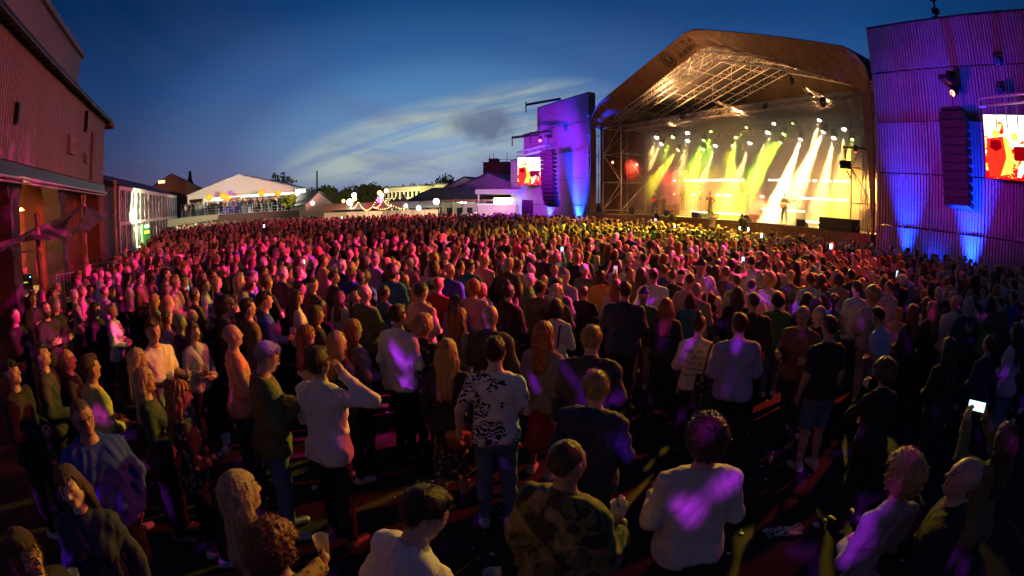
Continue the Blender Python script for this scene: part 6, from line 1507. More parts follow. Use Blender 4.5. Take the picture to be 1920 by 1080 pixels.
# ---- the people one can tell apart: photo x, y of the top of the head, height, figure, hair colour, top colour, bottom colour, turn from the stage direction (deg, + = to the photo's left), label
def F(**k): return k
NEAR = [
 (742, 926, 1.80, F(hair='short', top='shirt', armR='cup', armL='loose', head=(8, -24, 0), lean=6), 'dark', 'white', 'navy', -22, 'dark-haired man in white shirt looking down at his cup, bottom centre'),
 (446, 886, 1.72, F(fem=1, hair='long', top='jacket', pat='leopard', armR='cup', head=(0, 4, 0)), 'pale', 'beige', 'black', -8, 'woman with long pale hair over a leopard scarf, holding a cup low in the photo'),
 (507, 992, 1.63, F(fem=1, hair='curly', top='jacket', armR='front', armL='front'), 'red', 'charcoal', 'black', 0, 'dark red curly head at the bottom edge under the blond woman'),
 (1065, 826, 1.80, F(hair='buzz', top='jacket', pat='camo', armR='cup', head=(10, 0, 0)), 'brown', 'olive', 'black', -14, 'young man with cropped hair in a camouflage jacket, paper cup in hand'),
 (1329, 790, 1.76, F(hair='curly', top='sweater', armR='front', armL='cup', bulk=1.04), 'brown', 'cream', 'black', 20, 'person with curly brown hair and plain pale sweatshirt seen from behind'),
 (1812, 856, 1.80, F(hair='bald', top='coat', armR='front', armL='front', head=(-25, 12, 0)), 'grey', 'black', 'black', 52, 'bald man in black seen in profile at lower right'),
 (1702, 858, 1.72, F(fem=1, hair='curly', top='shirt', armR='front', armL='front'), 'blond', 'grey', 'white', 20, 'woman with curly blond hair, grey shirt and white trousers at lower right'),
 (127, 878, 1.68, F(fem=1, hair='long', top='jacket', armR='cup', head=(0, 0, 12)), 'brown', 'navy', 'black', -118, 'smiling brown-haired woman in dark denim jacket facing the camera'),
 (150, 750, 1.80, F(hair='buzz', top='hoodie', armR='pocket', armL='pocket', head=(-5, 0, 6), bulk=1.08), 'brown', 'blue', 'black', -95, 'man with glasses in a blue hooded top facing the camera'),
 (32, 1000, 1.66, F(fem=1, hair='bob', top='jacket', armR='front', armL='front'), 'brown', 'black', 'black', -60, 'brown-haired woman with glasses cut by the bottom left corner'),
 (1888, 796, 1.66, F(fem=1, hair='wavy', top='jacket', armR='phoneup', armL='phoneup', head=(0, 10, 0)), 'brown', 'olive', 'black', 15, 'brown-haired woman holding up a phone sideways at the right edge'),
 (1118, 697, 1.74, F(hair='side', top='hoodie', armR='front', armL='down', head=(-28, 8, 0)), 'blond', 'navy', 'black', -2, 'young man with swept blond hair in a dark blue hooded top'),
 (928, 633, 1.80, F(hair='short', top='tee', pat='palm', armR='front', armL='loose', bot='jeans', head=(0, 0, 0)), 'dark', 'white', 'denim', 24, 'man in a white short-sleeved shirt printed with dark palm leaves'),
 (838, 637, 1.68, F(fem=1, hair='long', hairlen=1.24, top='sweater', bot='longskirt', botpat='print', armR='front', armL='down'), 'blond', 'black', 'grey', 18, 'woman with long blond hair, black top and patterned skirt'),
 (597, 652, 1.80, F(hair='short', top='shirt', armR='ear', armL='phone', head=(-12, 8, 0)), 'dark', 'white', 'black', 8, 'man in white shirt with a hand raised to his ear'),
 (487, 641, 1.83, F(hair='short', top='jacket', armR='phone', armL='cup', bot='jeans', head=(0, -26, 0), bulk=1.08), 'grey', 'olive', 'denim', -26, 'grey-haired man with glasses in olive jacket looking down at a phone'),
 (435, 608, 1.78, F(hair='bald', top='shirt', armR='front', armL='front', head=(0, 4, 0)), 'grey', 'salmon', 'navy', -20, 'bald man in a salmon shirt in profile'),
 (1110, 612, 1.82, F(hair='short', top='jacket', armR='front', armL='down', bulk=1.08, bot='jeans'), 'blond', 'charcoal', 'denim', 10, 'blond man in a black jacket behind the blue hooded top'),
 (1020, 606, 1.70, F(fem=1, hair='wavy', top='jacket', bot='longskirt', armR='front', armL='front'), 'ginger', 'grey', 'red', 0, 'woman with wild ginger curls, grey jacket and long red skirt'),
 (1312, 592, 1.68, F(fem=1, hair='bun', top='sweater', armR='front', armL='front', head=(20, 2, 0)), 'brown', 'cream', 'black', 0, 'woman with hair bun in a pale sweatshirt with handwriting on its back'),
 (1388, 588, 1.80, F(hair='short', top='sweater', armR='front', armL='front', bulk=1.05), 'brown', 'lilac', 'black', 16, 'brown-haired man in a plain light grey sweater, next to the handwriting'),
 (1557, 593, 1.80, F(hair='short', top='tee', armR='down', armL='down', bot='shorts', bulk=1.06), 'brown', 'black', 'denim', 25, 'man in black t-shirt and denim shorts'),
 (1662, 678, 1.66, F(fem=1, hair='curly', top='jacket', armR='front', armL='face'), 'brown', 'black', 'black', 18, 'woman with brown curls in black, hand at her face, right of the shorts'),
 (1668, 578, 1.75, F(hair='short', top='tee', armR='front', armL='front', lean=14), 'dark', 'pale blue', 'black', 42, 'man leaning forward in a pale blue t-shirt'),
 (1782, 634, 1.72, F(fem=1, hair='long', top='sweater', armR='front', armL='front'), 'dark', 'black', 'black', 12, 'woman in black with long dark hair down her back, right side'),
 (1856, 630, 1.66, F(fem=1, hair='pony', top='blouse', armR='front', armL='front'), 'dark', 'navy', 'black', 6, 'woman with a dark ponytail in a navy blouse near the right edge'),
 (1508, 574, 1.76, F(hair='short', top='jacket', armR='cup', armL='cup', head=(0, -18, 0)), 'grey', 'brown', 'black', 150, 'older man facing back, orange brown front and dark jacket'),
 (1537, 574, 1.72, F(hair='buzz', top='jacket', armR='front', armL='front'), 'grey', 'black', 'black', 100, 'close-cropped man beside the older one who faces back'),
 (256, 655, 1.70, F(fem=1, hair='long', top='jacket', armR='cup'), 'pale', 'black', 'black', -28, 'woman with long straight pale blond hair in profile, rear one of two'),
 (268, 691, 1.66, F(fem=1, hair='long', top='sweater', armR='cup'), 'pale', 'charcoal', 'black', -28, 'woman with long pale hair tinted pink, front one of two'),
 (331, 718, 1.66, F(fem=1, hair='wavy', top='jacket', pat='print', armR='cup', head=(0, -4, 0)), 'ginger', 'black', 'black', -20, 'woman with pinned reddish hair lifting a clear cup'),
 (284, 598, 1.84, F(hair='short', top='tee', armR='cup', armL='cup', head=(20, -6, 0)), 'brown', 'white', 'black', -70, 'tall man in a white t-shirt looking towards the camera'),
 (361, 606, 1.62, F(fem=1, hair='long', top='blouse', armR='cup', armL='front'), 'brown', 'pale blue', 'black', -75, 'woman in a pale blue blouse holding a cup, looking sideways'),
 (166, 666, 1.76, F(hair='short', top='shirt', armR='front', armL='front'), 'brown', 'yellow', 'black', 10, 'man in a yellow green shirt seen from behind at left'),
 (77, 644, 1.80, F(hair='short', top='jacket', armR='front', armL='front', head=(0, 12, 0)), 'dark', 'charcoal', 'black', -20, 'dark man looking up, jacket with pale stripes, left side'),
 (124, 656, 1.66, F(hair='buzz', top='jacket', armR='front', armL='front'), 'blond', 'black', 'black', -15, 'light-haired head left of the yellow green shirt'),
 (20, 676, 1.78, F(hair='cap', top='jacket', armR='front', armL='front', head=(0, 10, 0)), 'black', 'black', 'black', -35, 'man with a dark cap and raised chin at the left edge'),
 (178, 567, 1.68, F(fem=1, hair='long', top='coat', armR='front', armL='front'), 'black', 'black', 'black', -35, 'woman with long black hair and orange-lit face beside the blue case'),
 (210, 570, 1.64, F(fem=1, hair='side', top='jacket', armR='front', armL='front', head=(0, 6, 0)), 'grey', 'cream', 'black', -30, 'older woman with short grey hair, cream jacket and scarf'),
 (26, 578, 1.78, F(hair='buzz', top='jacket', armR='cross', armL='cross'), 'black', 'black', 'black', -30, 'dark-clad man at far left under the cabin'),
 (60, 548, 1.78, F(hair='short', top='jacket', armR='cross', armL='cross'), 'brown', 'black', 'black', -60, 'man in black between two others by the mixing desk'),
 (84, 566, 1.82, F(hair='buzz', top='jacket', armR='cross', armL='cross', beard=1), 'dark', 'black', 'black', -55, 'bearded man in a black jacket with small badge'),
 (103, 560, 1.72, F(hair='side', top='jacket', armR='front', armL='front'), 'grey', 'black', 'black', -35, 'fair person in black right of the bearded man'),
 (746, 571, 1.80, F(hair='short', top='shirt', armR='front', armL='down', beard=1, head=(-14, 0, 0)), 'dark', 'white', 'black', 0, 'bearded man in a white shirt in three-quarter view'),
 (794, 594, 1.66, F(fem=1, hair='curly', top='jacket', pat='print', armR='front', armL='front'), 'blond', 'black', 'black', 8, 'woman with blond curls in a patterned black top'),
 (634, 622, 1.66, F(fem=1, hair='long', top='jacket', armR='front', armL='front', head=(0, 8, 0)), 'blond', 'charcoal', 'black', -14, 'woman with long blond waves behind the raised hand'),
 (662, 600, 1.68, F(fem=1, hair='long', hairlen=1.25, top='jacket', armR='front', armL='front'), 'ginger', 'grey', 'black', -12, 'woman with straight ginger hair falling over a grey coat'),
 (574, 612, 1.62, F(fem=1, hair='wavy', top='blouse', armR='front', armL='front'), 'red', 'cream', 'black', -8, 'woman with dark red waves and a cream top'),
 (592, 575, 1.68, F(fem=1, hair='bob', top='jacket', armR='front', armL='front'), 'brown', 'black', 'black', -20, 'short-haired woman in black in profile, orange-lit face'),
 (920, 572, 1.80, F(hair='bald', top='jacket', armR='front', armL='front', head=(-12, 4, 0)), 'grey', 'charcoal', 'black', 0, 'bald man in a dark jacket behind the palm shirt'),
 (860, 579, 1.66, F(fem=1, hair='wavy', top='jacket', armR='front', armL='front'), 'red', 'grey', 'black', 0, 'woman with long reddish hair left of the bald man'),
 (954, 532, 1.76, F(fem=1, hair='bun', top='jacket', armR='front', armL='front', head=(-12, 4, 0)), 'dark', 'black', 'black', -5, 'person in black with dark tied hair in profile'),
 (994, 513, 1.68, F(fem=1, hair='short', top='jacket', armR='front', armL='front', head=(-30, 0, 0)), 'white', 'green', 'black', -60, 'woman with short white hair and a green jacket'),
 (1044, 534, 1.70, F(fem=1, hair='bob', top='jacket', armR='front', armL='front'), 'pale', 'charcoal', 'black', 5, 'woman with a bright blond crop and pink glint'),
 (1043, 562, 1.66, F(fem=1, hair='bob', top='blouse', armR='front', armL='front'), 'dark', 'white', 'black', 5, 'dark-haired woman in white with black rucksack straps'),
 (1173, 529, 1.84, F(hair='short', top='jacket', armR='front', armL='front', bulk=1.1, head=(-15, 0, 0)), 'dark', 'navy', 'black', 5, 'broad man in a dark coat with magenta-lit cheek'),
 (1226, 504, 1.80, F(hair='short', top='sweater', armR='front', armL='front'), 'dark', 'white', 'black', 12, 'dark-haired man in a white jumper'),
 (1203, 503, 1.66, F(fem=1, hair='wavy', top='jacket', armR='front', armL='front'), 'dark', 'olive', 'black', 5, 'woman with dark waves rimmed yellow beside the white jumper'),
 (1314, 489, 1.92, F(hair='beanie', top='sweater', armR='pocket', armL='pocket', bulk=1.06), 'navy', 'cream', 'black', 16, 'tall man with navy beanie and long cream sweater'),
 (1250, 560, 1.66, F(fem=1, hair='long', top='jacket', armR='front', armL='front'), 'red', 'black', 'black', 10, 'woman with long magenta-lit hair over a black coat'),
 (1384, 539, 1.70, F(fem=1, hair='long', hairlen=1.25, top='sweater', armR='cup', armL='front'), 'brown', 'black', 'black', 10, 'woman with very long brown hair edged yellow'),
 (1414, 549, 1.80, F(hair='buzz', top='hoodie', armR='front', armL='front', head=(-10, 0, 0)), 'dark', 'black', 'black', 10, 'shaven man in black jacket with a pale hood'),
 (1607, 527, 1.82, F(hair='short', top='shirt', armR='front', armL='front', bulk=1.12), 'dark', 'pale blue', 'navy', 20, 'stout man in a blue grey shirt'),
 (1668, 526, 1.80, F(hair='buzz', top='shirt', armR='front', armL='front'), 'brown', 'lilac', 'navy', 20, 'man in a pale lilac shirt next to the blue grey one'),
 (1712, 572, 1.70, F(fem=1, hair='wavy', top='jacket', armR='front', armL='front', head=(30, 0, 0)), 'red', 'black', 'black', 20, 'woman with long dark red curls in black'),
 (1748, 566, 1.70, F(fem=1, hair='wavy', top='jacket', armR='front', armL='front'), 'ginger', 'black', 'black', 20, 'woman with glowing ginger curls behind the dark red ones'),
 (685, 534, 1.78, F(hair='bald', top='jacket', armR='cross', armL='cross', head=(0, 6, 0), bulk=1.08), 'grey', 'olive', 'black', -12, 'bald man with folded arms in grey green'),
 (790, 530, 1.80, F(hair='short', top='shirt', armR='front', armL='cup'), 'dark', 'pink', 'navy', -6, 'man in a pinkish white shirt with pink-lit face'),  # pink light on his shirt is put into the cloth colour
 (843, 494, 1.84, F(hair='bald', top='jacket', armR='front', armL='front'), 'grey', 'blue', 'navy', 4, 'bald man in a blue quilted jacket'),
 (421, 560, 1.80, F(hair='curly', top='jacket', armR='front', armL='front'), 'dark', 'black', 'black', -25, 'dark-haired man with a magenta ear in front of the blue shirt'),
 (494, 546, 1.82, F(hair='short', top='shirt', armR='cup', armL='front', head=(0, -6, 0)), 'dark', 'blue', 'navy', -24, 'man in a vivid blue shirt with magenta-lit face'),
 (464, 560, 1.78, F(hair='short', top='jacket', armR='front', armL='front'), 'dark', 'brown', 'black', -14, 'man with dark quiff in brown left of the blue shirt'),
 (556, 546, 1.64, F(fem=1, hair='wavy', top='blouse', armR='front', armL='front'), 'brown', 'white', 'black', -22, 'woman in a white top with sunglasses pushed up'),
 (327, 516, 1.84, F(hair='short', top='jacket', armR='front', armL='front'), 'blond', 'beige', 'black', -30, 'tall fair man in a beige jacket at left'),
 (384, 524, 1.72, F(fem=1, hair='bun', top='blouse', armR='front', armL='front'), 'brown', 'white', 'black', -25, 'woman in white with a vivid pink head'),
 (641, 487, 1.80, F(hair='short', top='jacket', armR='front', armL='front'), 'white', 'navy', 'navy', 0, 'white-haired man in a navy jacket seen from behind'),
 (606, 478, 1.86, F(hair='short', top='coat', armR='front', armL='front'), 'brown', 'pink', 'black', -14, 'tall man in a long pink-lit coat'),  # coat cloth is plain pink
 (560, 500, 1.74, F(fem=1, hair='bob', top='jacket', armR='wave', armL='front'), 'brown', 'charcoal', 'black', -20, 'woman stretching an arm with open hand to the right'),
 (1900, 546, 1.80, F(hair='short', top='shirt', armR='front', armL='front'), 'brown', 'blue', 'navy', 25, 'man in a blue shirt cut by the right edge'),
 (1908, 606, 1.78, F(fem=1, hair='long', top='shirt', armR='front', armL='front', bot='jeans'), 'dark', 'lilac', 'denim', 18, 'woman in violet shirt and jeans at the right edge'),
 (1128, 508, 1.66, F(fem=1, hair='bob', top='sweater', armR='phoneup', armL='front'), 'dark', 'orange', 'black', -10, 'woman in an orange jumper reaching up with a phone'),
 (247, 491, 1.68, F(fem=1, hair='curly', top='jacket', armR='front', armL='front'), 'white', 'charcoal', 'black', -20, 'white curly-haired woman standing before the barrier'),
 (262, 512, 1.76, F(hair='short', top='jacket', armR='front', armL='front'), 'dark', 'brown', 'black', -30, 'dark man in brown, orange-lit profile, below the white curls'),
 (853, 442, 1.90, F(hair='short', top='coat', armR='front', armL='front'), 'dark', 'beige', 'black', -10, 'man in a long khaki coat standing head and shoulders above'),
 (1022, 468, 1.86, F(hair='short', top='jacket', armR='front', armL='front', head=(-12, 0, 0)), 'dark', 'black', 'black', -2, 'tall man in black with magenta profile left of centre stage'),
 (1728, 500, 1.70, F(fem=1, hair='long', top='tee', armR='front', armL='front'), 'blond', 'blue', 'navy', 20, 'blond woman in blue below the bright blue column'),
 (1530, 560, 1.70, F(fem=1, hair='wavy', top='jacket', armR='front', armL='front'), 'dark', 'charcoal', 'black', 12, 'woman with dark waves right behind the older man'),
 (1450, 470, 1.70, F(fem=1, hair='long', top='jacket', armR='front', armL='front'), 'blond', 'black', 'black', 10, 'long blond waves over black, under the bass player'),
]
near_pos = []; CUPS = []
rngN = np.random.default_rng(11)
for i, (px, py, h, q, hc, tcn_, bc, turn, label) in enumerate(NEAR):
    q = dict(q); q['seed'] = i + 1; q.setdefault('stance', .09 + .05 * rngN.random()); q.setdefault('step', (rngN.random() - .5) * .12)
    p = at_z(px, py, h - .01); dist = math.hypot(p.x, p.y)
    if q.get('lean'):                                               # the head of a leaning figure is ahead of its feet
        pass
    res, hres = (.0165, .0085) if dist < 4.6 else ((.021, .0115) if dist < 7.5 else (.027, .016))
    q['strands'] = 900 if dist < 4.6 else (500 if dist < 7.5 else 250)
    ms = make_meshes(q, res, hres, fingers=dist < 11)
    yaw = stage_yaw(p) + rad(turn)
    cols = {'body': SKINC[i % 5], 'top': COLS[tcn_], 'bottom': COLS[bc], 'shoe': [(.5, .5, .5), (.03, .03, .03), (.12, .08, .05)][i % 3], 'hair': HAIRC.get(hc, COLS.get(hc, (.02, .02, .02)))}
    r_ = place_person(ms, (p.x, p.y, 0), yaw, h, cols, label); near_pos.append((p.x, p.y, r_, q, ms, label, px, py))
    if q.get('bulk'): pass
def near_of(word): return next(n for n in near_pos if word in n[5])
def hand_pt(n, side='R', out=.05):
    w = n[4]['_hand']; wr, d = (w[0], w[1]) if side == 'R' else (w[2], w[3]); return person_pt(n[2], tuple(v3(wr) + v3(d) * out))
def give_cup(word, label, side='R', kind='beer'):
    n = near_of(word); wr = n[4]['_hand'][0 if side == 'R' else 2]; d = n[4]['_hand'][1 if side == 'R' else 3]; inw = v3((-1 if side == 'R' else 1, 0, 0))
    cup(person_pt(n[2], tuple(v3(wr) + v3(d) * .085 + inw * .035 + v3((0, 0, .03)))), kind, label)
give_cup('looking down at his cup', 'clear plastic cup held by the man in white shirt at the bottom'); give_cup('leopard scarf', 'cup with reddish drink held by the leopard scarf woman'); give_cup('camouflage', 'white paper cup with black straw beside the camouflage jacket', kind='paper')
give_cup('smiling brown', 'clear cup low in the hands of the smiling woman', kind='low'); give_cup('pinned reddish', 'clear cup lifted by the woman with pinned reddish hair'); give_cup('tall man in a white t-shirt', 'plastic cup held before a white t-shirt'); give_cup('rear one of two', 'cup held by the rear long-haired blond'); give_cup('front one of two', 'cup held by the front long-haired blond', kind='low')
give_cup('pale blue blouse', 'cup in the hand of the woman in the pale blouse'); give_cup('looking down at a phone', 'plastic cup with drink in front of the olive jacket', side='L'); give_cup('vivid blue shirt', 'cup in the hand of the man in vivid blue', kind='low'); give_cup('very long brown', 'cup held beside the very long brown hair', kind='low')
n = near_of('looking down at a phone'); phone(hand_pt(n, 'R', .09), (n[2].location - hand_pt(n)).normalized() * .3 + Vector((0, 0, .5)), 'phone with cyan display held over the olive jacket', (.2, 1, .9), 3.0, False)
n = near_of('hand raised to his ear'); 
n = near_of('holding up a phone sideways'); hp = (hand_pt(n, 'R', .10) + hand_pt(n, 'L', .10)) / 2; phone(hp, Vector((0, 0, CH)) - hp, 'phone held sideways with both hands at the right edge, bright picture', (.5, .95, .75), 2.2)
n = near_of('reaching up with a phone'); hp = hand_pt(n, 'R', .09); phone(hp, Vector((0, 0, CH)) - hp, 'phone lifted by the woman in orange', (.9, .4, .6), 1.0, False)
# spectacles
def glasses(word):
    n = near_of(word); R, pv = n[4]['_head']; root = n[2]; m = MB()
    def H(x, y, z): return tuple(R @ (v3((x, y, z)) - pv) + pv)
    for s in (-1, 1):
        P = [H(s * .033 + .021 * math.cos(a), .104 - .15 * abs(s * .033 + .021 * math.cos(a)), 1.676 + .016 * math.sin(a)) for a in [2 * math.pi * k / 12 for k in range(13)]]; m.path(P, .0022, 4)
        m.path([H(s * .054, .094, 1.678), H(s * .083, .04, 1.680), H(s * .083, -.02, 1.672)], .0022, 4)
    m.path([H(-.012, .103, 1.68), H(.012, .103, 1.68)], .0022, 4); m.build('spectacles', M_DSTEEL, root)
for w_ in ('blue hooded top facing', 'looking down at a phone', 'with glasses cut'): glasses(w_)
# rucksack straps, bags, scarf, collar details
n = near_of('long blond hair, black top'); root = n[2]
m = MB(); m.lathe([(.001, -.10), (.10, -.09), (.13, 0), (.12, .06), (.001, .08)], n=14, M=Matrix.Diagonal((1, .45, 1))); b_ = m.build('shoulder_bag', mat('tan_leather', (.30, .10, .035), .5), label='brown leather shoulder bag hanging behind the patterned skirt', cat='bag', smooth=True); b_.location = person_pt(root, (.14, -.20, .88)); b_.rotation_euler = root.rotation_euler
m = MB(); m.path([person_pt(root, v) for v in ((.14, -.20, .95), (.02, -.165, 1.15), (-.07, -.13, 1.33), (-.10, -.05, 1.45))], .006, 4); m.build('strap', M_BLACK).parent = b_; m_ = b_.children[0]; bpy.context.view_layer.update(); m_.matrix_parent_inverse = b_.matrix_world.inverted()
n = near_of('handwriting on its back'); root = n[2]
bag = MB(); bag.hexa([(-.17, -.03, -.20), (.17, -.03, -.20), (.17, .04, -.20), (-.17, .04, -.20), (-.19, -.02, .18), (.19, -.02, .18), (.19, .03, .18), (-.19, .03, .18)]); tb_ = bag.build('tote_bag', PATS['print'], label='patterned tote bag with green patch at the side of the pale sweatshirt', cat='bag'); tb_.location = person_pt(root, (.20, -.17, .92)); tb_.rotation_euler = (0, .15, root.rotation_euler.z + .2)
m = MB(); m.add([(.09 * math.cos(2 * math.pi * k / 14), -.045, -.07 + .13 * math.sin(2 * math.pi * k / 14)) for k in range(14)], [tuple(range(14))]); m.build('green_patch', mat('green_print', (.03, .12, .08), .8), tb_)
m = MB(); m.path([(-.12, .0, .18), (-.10, .06, .45), (-.05, .12, .60)], .012, 4); m.path([(.12, .0, .18), (.06, .06, .45), (-.03, .12, .60)], .012, 4); m.build('strap', M_BLACK, tb_)
# handwriting laid on the back of the sweatshirt
def back_text(n, lines, size, z0, col=(.02, .02, .02), x0=-.14):
    root = n[2]; top = next(c for c in root.children if c.name.startswith('sweater')); me = top.data
    from mathutils.bvhtree import BVHTree
    bvh = BVHTree.FromPolygons([v.co for v in me.vertices], [p.vertices for p in me.polygons]); V, Fc = [], []
    for li, (txt, dx) in enumerate(lines):
        cu = bpy.data.curves.new('lettering', 'FONT'); cu.body = txt; cu.size = size; cu.shear = .15; cu.resolution_u = 2
        to = bpy.data.objects.new('lettering', cu); COL.objects.link(to); bpy.context.view_layer.update(); tm = to.to_mesh()
        b0 = len(V)
        bmt = bmesh.new(); bmt.from_mesh(tm); bmesh.ops.subdivide_edges(bmt, edges=[e for e in bmt.edges if e.calc_length() > .02], cuts=2); bmt.verts.ensure_lookup_table()
        for v in bmt.verts:
            x = x0 + dx + v.co.x; z = z0 - li * size * 1.12 + v.co.y + .004 * math.sin(v.co.x * 40 + li)
            h = bvh.ray_cast(Vector((x, -.6, z)), Vector((0, 1, 0))); y = h[0].y - .0035 if h[0] is not None else -.15
            V.append((x, y, z))
        for f in bmt.faces: Fc.append([b0 + v.index for v in f.verts])
        bmt.free(); to.to_mesh_clear(); bpy.data.objects.remove(to)
    m = MB(); m.v = V; m.f = Fc; m.mi = [0] * len(Fc); m.build('handwriting', mat('black_ink', col, .8), root).__setitem__('kind', 'stuff')
back_text(near_of('handwriting on its back'), [('kids, see', -.0), ('ghosts,', .09), ('Terry & Kid', -.0), ('in snow', .03), ('we/led', .0)], .065, 1.36)
# straps on the woman in white
n = near_of('rucksack straps')
for s in (-1, 1): m = MB(); m.path([(s * .075, -.152, 1.15), (s * .085, -.158, 1.30), (s * .09, -.10, 1.445), (s * .09, .02, 1.46)], .012, 5); m.build('rucksack_strap', M_BLACK, n[2])
# crumpled leaf-printed cloth lying on the ground
m = MB(); rr = random.Random(5); p = at_z(1470, 1000, 0.0); g = 7
V = [(p.x + (i / g - .5) * .42, p.y + (j / g - .5) * .16 + .03 * math.sin(i), .012 + .03 * rr.random()) for i in range(g + 1) for j in range(g + 1)]
m.add(V, [(i * (g + 1) + j, (i + 1) * (g + 1) + j, (i + 1) * (g + 1) + j + 1, i * (g + 1) + j + 1) for i in range(g) for j in range(g)]); m.build('dropped_scarf', PATS['palm'], label='dropped leaf-patterned cloth on the ground at lower right', cat='cloth')
m = MB(); lr_ = random.Random(8)
for k in range(420):
    a_ = rad(lr_.uniform(-55, 55)); d_ = 2.2 + 9 * lr_.random(); c = Vector((math.sin(a_) * d_, math.cos(a_) * d_, .006)); r_ = lr_.uniform(.008, .03); t_ = lr_.uniform(0, 6)
    m.quad(*[c + Vector((r_ * math.cos(t_ + q_ * 1.57) * lr_.uniform(.6, 1.3), r_ * math.sin(t_ + q_ * 1.57) * lr_.uniform(.6, 1.3), lr_.uniform(0, .01))) for q_ in range(4)])
m.build('ground_litter', M_PAPER, kind='stuff', label='scraps and crushed bits trodden into the asphalt')
for i, (px, py, nm) in enumerate(((1165, 935, 'crushed cup'), (590, 915, 'pale paper scrap'), (640, 950, 'flat cup'), (1530, 985, 'small pale scrap'), (775, 838, 'bottle cap scrap'))):
    p = at_z(px, py, 0); m = MB(); m.lathe([(.03, 0), (.038, .012), (.02, .03), (.001, .02)], n=8); o = m.build('litter', M_PAPER, label=nm + ' lying on the dark ground %s' % ('by the black jacket', 'left of the white shirt', 'under the white shirt', 'near the dropped cloth', 'by the bearded man')[i], cat='litter'); o.location = p; o.scale = (1, 1.4, 1)
# ------------------------------------------------------------------ the rest of the crowd
def hcol(rr): return rr.choice(['black', 'black', 'dark', 'dark', 'dark', 'brown', 'brown', 'brown', 'brown', 'blond', 'blond', 'grey', 'ginger', 'pale', 'white'])
VAR = [F(hair='short', top='jacket', armR='front', armL='front'), F(hair='short', top='tee', armR='cross', armL='cross', head=(-20, 4, 0)), F(hair='buzz', top='hoodie', armR='pocket', armL='pocket', head=(12, 0, 0)), F(hair='bald', top='shirt', armR='cup', armL='down', bulk=1.08),
       F(hair='side', top='sweater', armR='cup', armL='pocket', head=(25, 3, 0)), F(hair='short', top='shirt', armR='phone', armL='down', bot='jeans', head=(-8, -8, 0)), F(hair='curly', top='jacket', armR='front', armL='front', head=(-14, 0, 0)), F(hair='cap', top='tee', armR='down', armL='cup', bulk=1.05),
       F(fem=1, hair='long', top='jacket', armR='front', armL='front'), F(fem=1, hair='long', hairlen=1.26, top='blouse', armR='cup', armL='front', head=(18, 0, 0)), F(fem=1, hair='bob', top='sweater', armR='front', armL='front', head=(-18, 3, 0)), F(fem=1, hair='pony', top='tank', armR='front', armL='front'),
       F(fem=1, hair='wavy', top='jacket', armR='cup', armL='down', head=(-10, 0, 0)), F(fem=1, hair='bun', top='blouse', armR='front', armL='front', head=(10, 5, 0)), F(fem=1, hair='curly', top='hoodie', armR='phoneup', armL='front'), F(fem=1, hair='wavy', hairlen=1.36, top='tee', armR='raise', armL='front'),
       F(hair='short', top='jacket', armR='phoneup', armL='phoneup'), F(hair='short', top='tee', armR='wave', armL='down', head=(10, 6, 0)), F(hair='beanie', top='jacket', armR='front', armL='front', head=(-25, 0, 0)), F(fem=1, hair='long', top='hoodie', armR='front', armL='front', head=(30, 0, 0))]
for i, v in enumerate(VAR): v['seed'] = 100 + i; v['stance'] = .08 + .01 * (i % 5)
cr = random.Random(21)
pR0 = (RT_a - SR)
def free_spot(x, y):
    p = Vector((x, y, 0)); D = math.hypot(x, y); az = math.degrees(math.atan2(x, y))
    if D < 6.2 or abs(az) > 62: return False
    if (p - SR).dot(SN) > -1.7: return False                         # stage front and towers
    if (p - P1).dot(NB) < 2.6: return False                          # hall
    if az < -41 and D < 10.5: return False
    if az < -33 and D < 6.8: return False
    if az > 30 and D < 8.5 and az > 44: return False
    if (p - L0).dot(Vector((-ax_t.y, ax_t.x, 0))) > -3.4 and az < -21: return False
    if D > 53 and az >= -21: return False
    if az > -1.5 and (p - LT_b).dot(Vector((LT_a - LT_b).normalized().yx.to_3d()) * 1) > 1e9: return False
    return True
ax_t = (L1 - L0).normalized()
ltn = (LT_a - LT_b).normalized(); ltn = Vector((-ltn.y, ltn.x, 0))
cand = []
pit = 1.6
yy = 2.0
row = 0
while yy < 66:
    sp = .60 if yy < 12 else .66 if yy < 16 else (.74 if yy < 30 else .86)
    xx = -60 + (row % 2) * sp * .5
    while xx < 24:
        x, y = xx + cr.uniform(-.27, .27), yy + cr.uniform(-.24, .24)
        if free_spot(x, y) and (Vector((x, y, 0)) - LT_b).dot(ltn) < -1.6:
            if all((x - n[0])**2 + (y - n[1])**2 > .36 for n in near_pos): cand.append((math.hypot(x, y), x, y))
        xx += sp
    yy += sp * .9; row += 1
cand.sort()
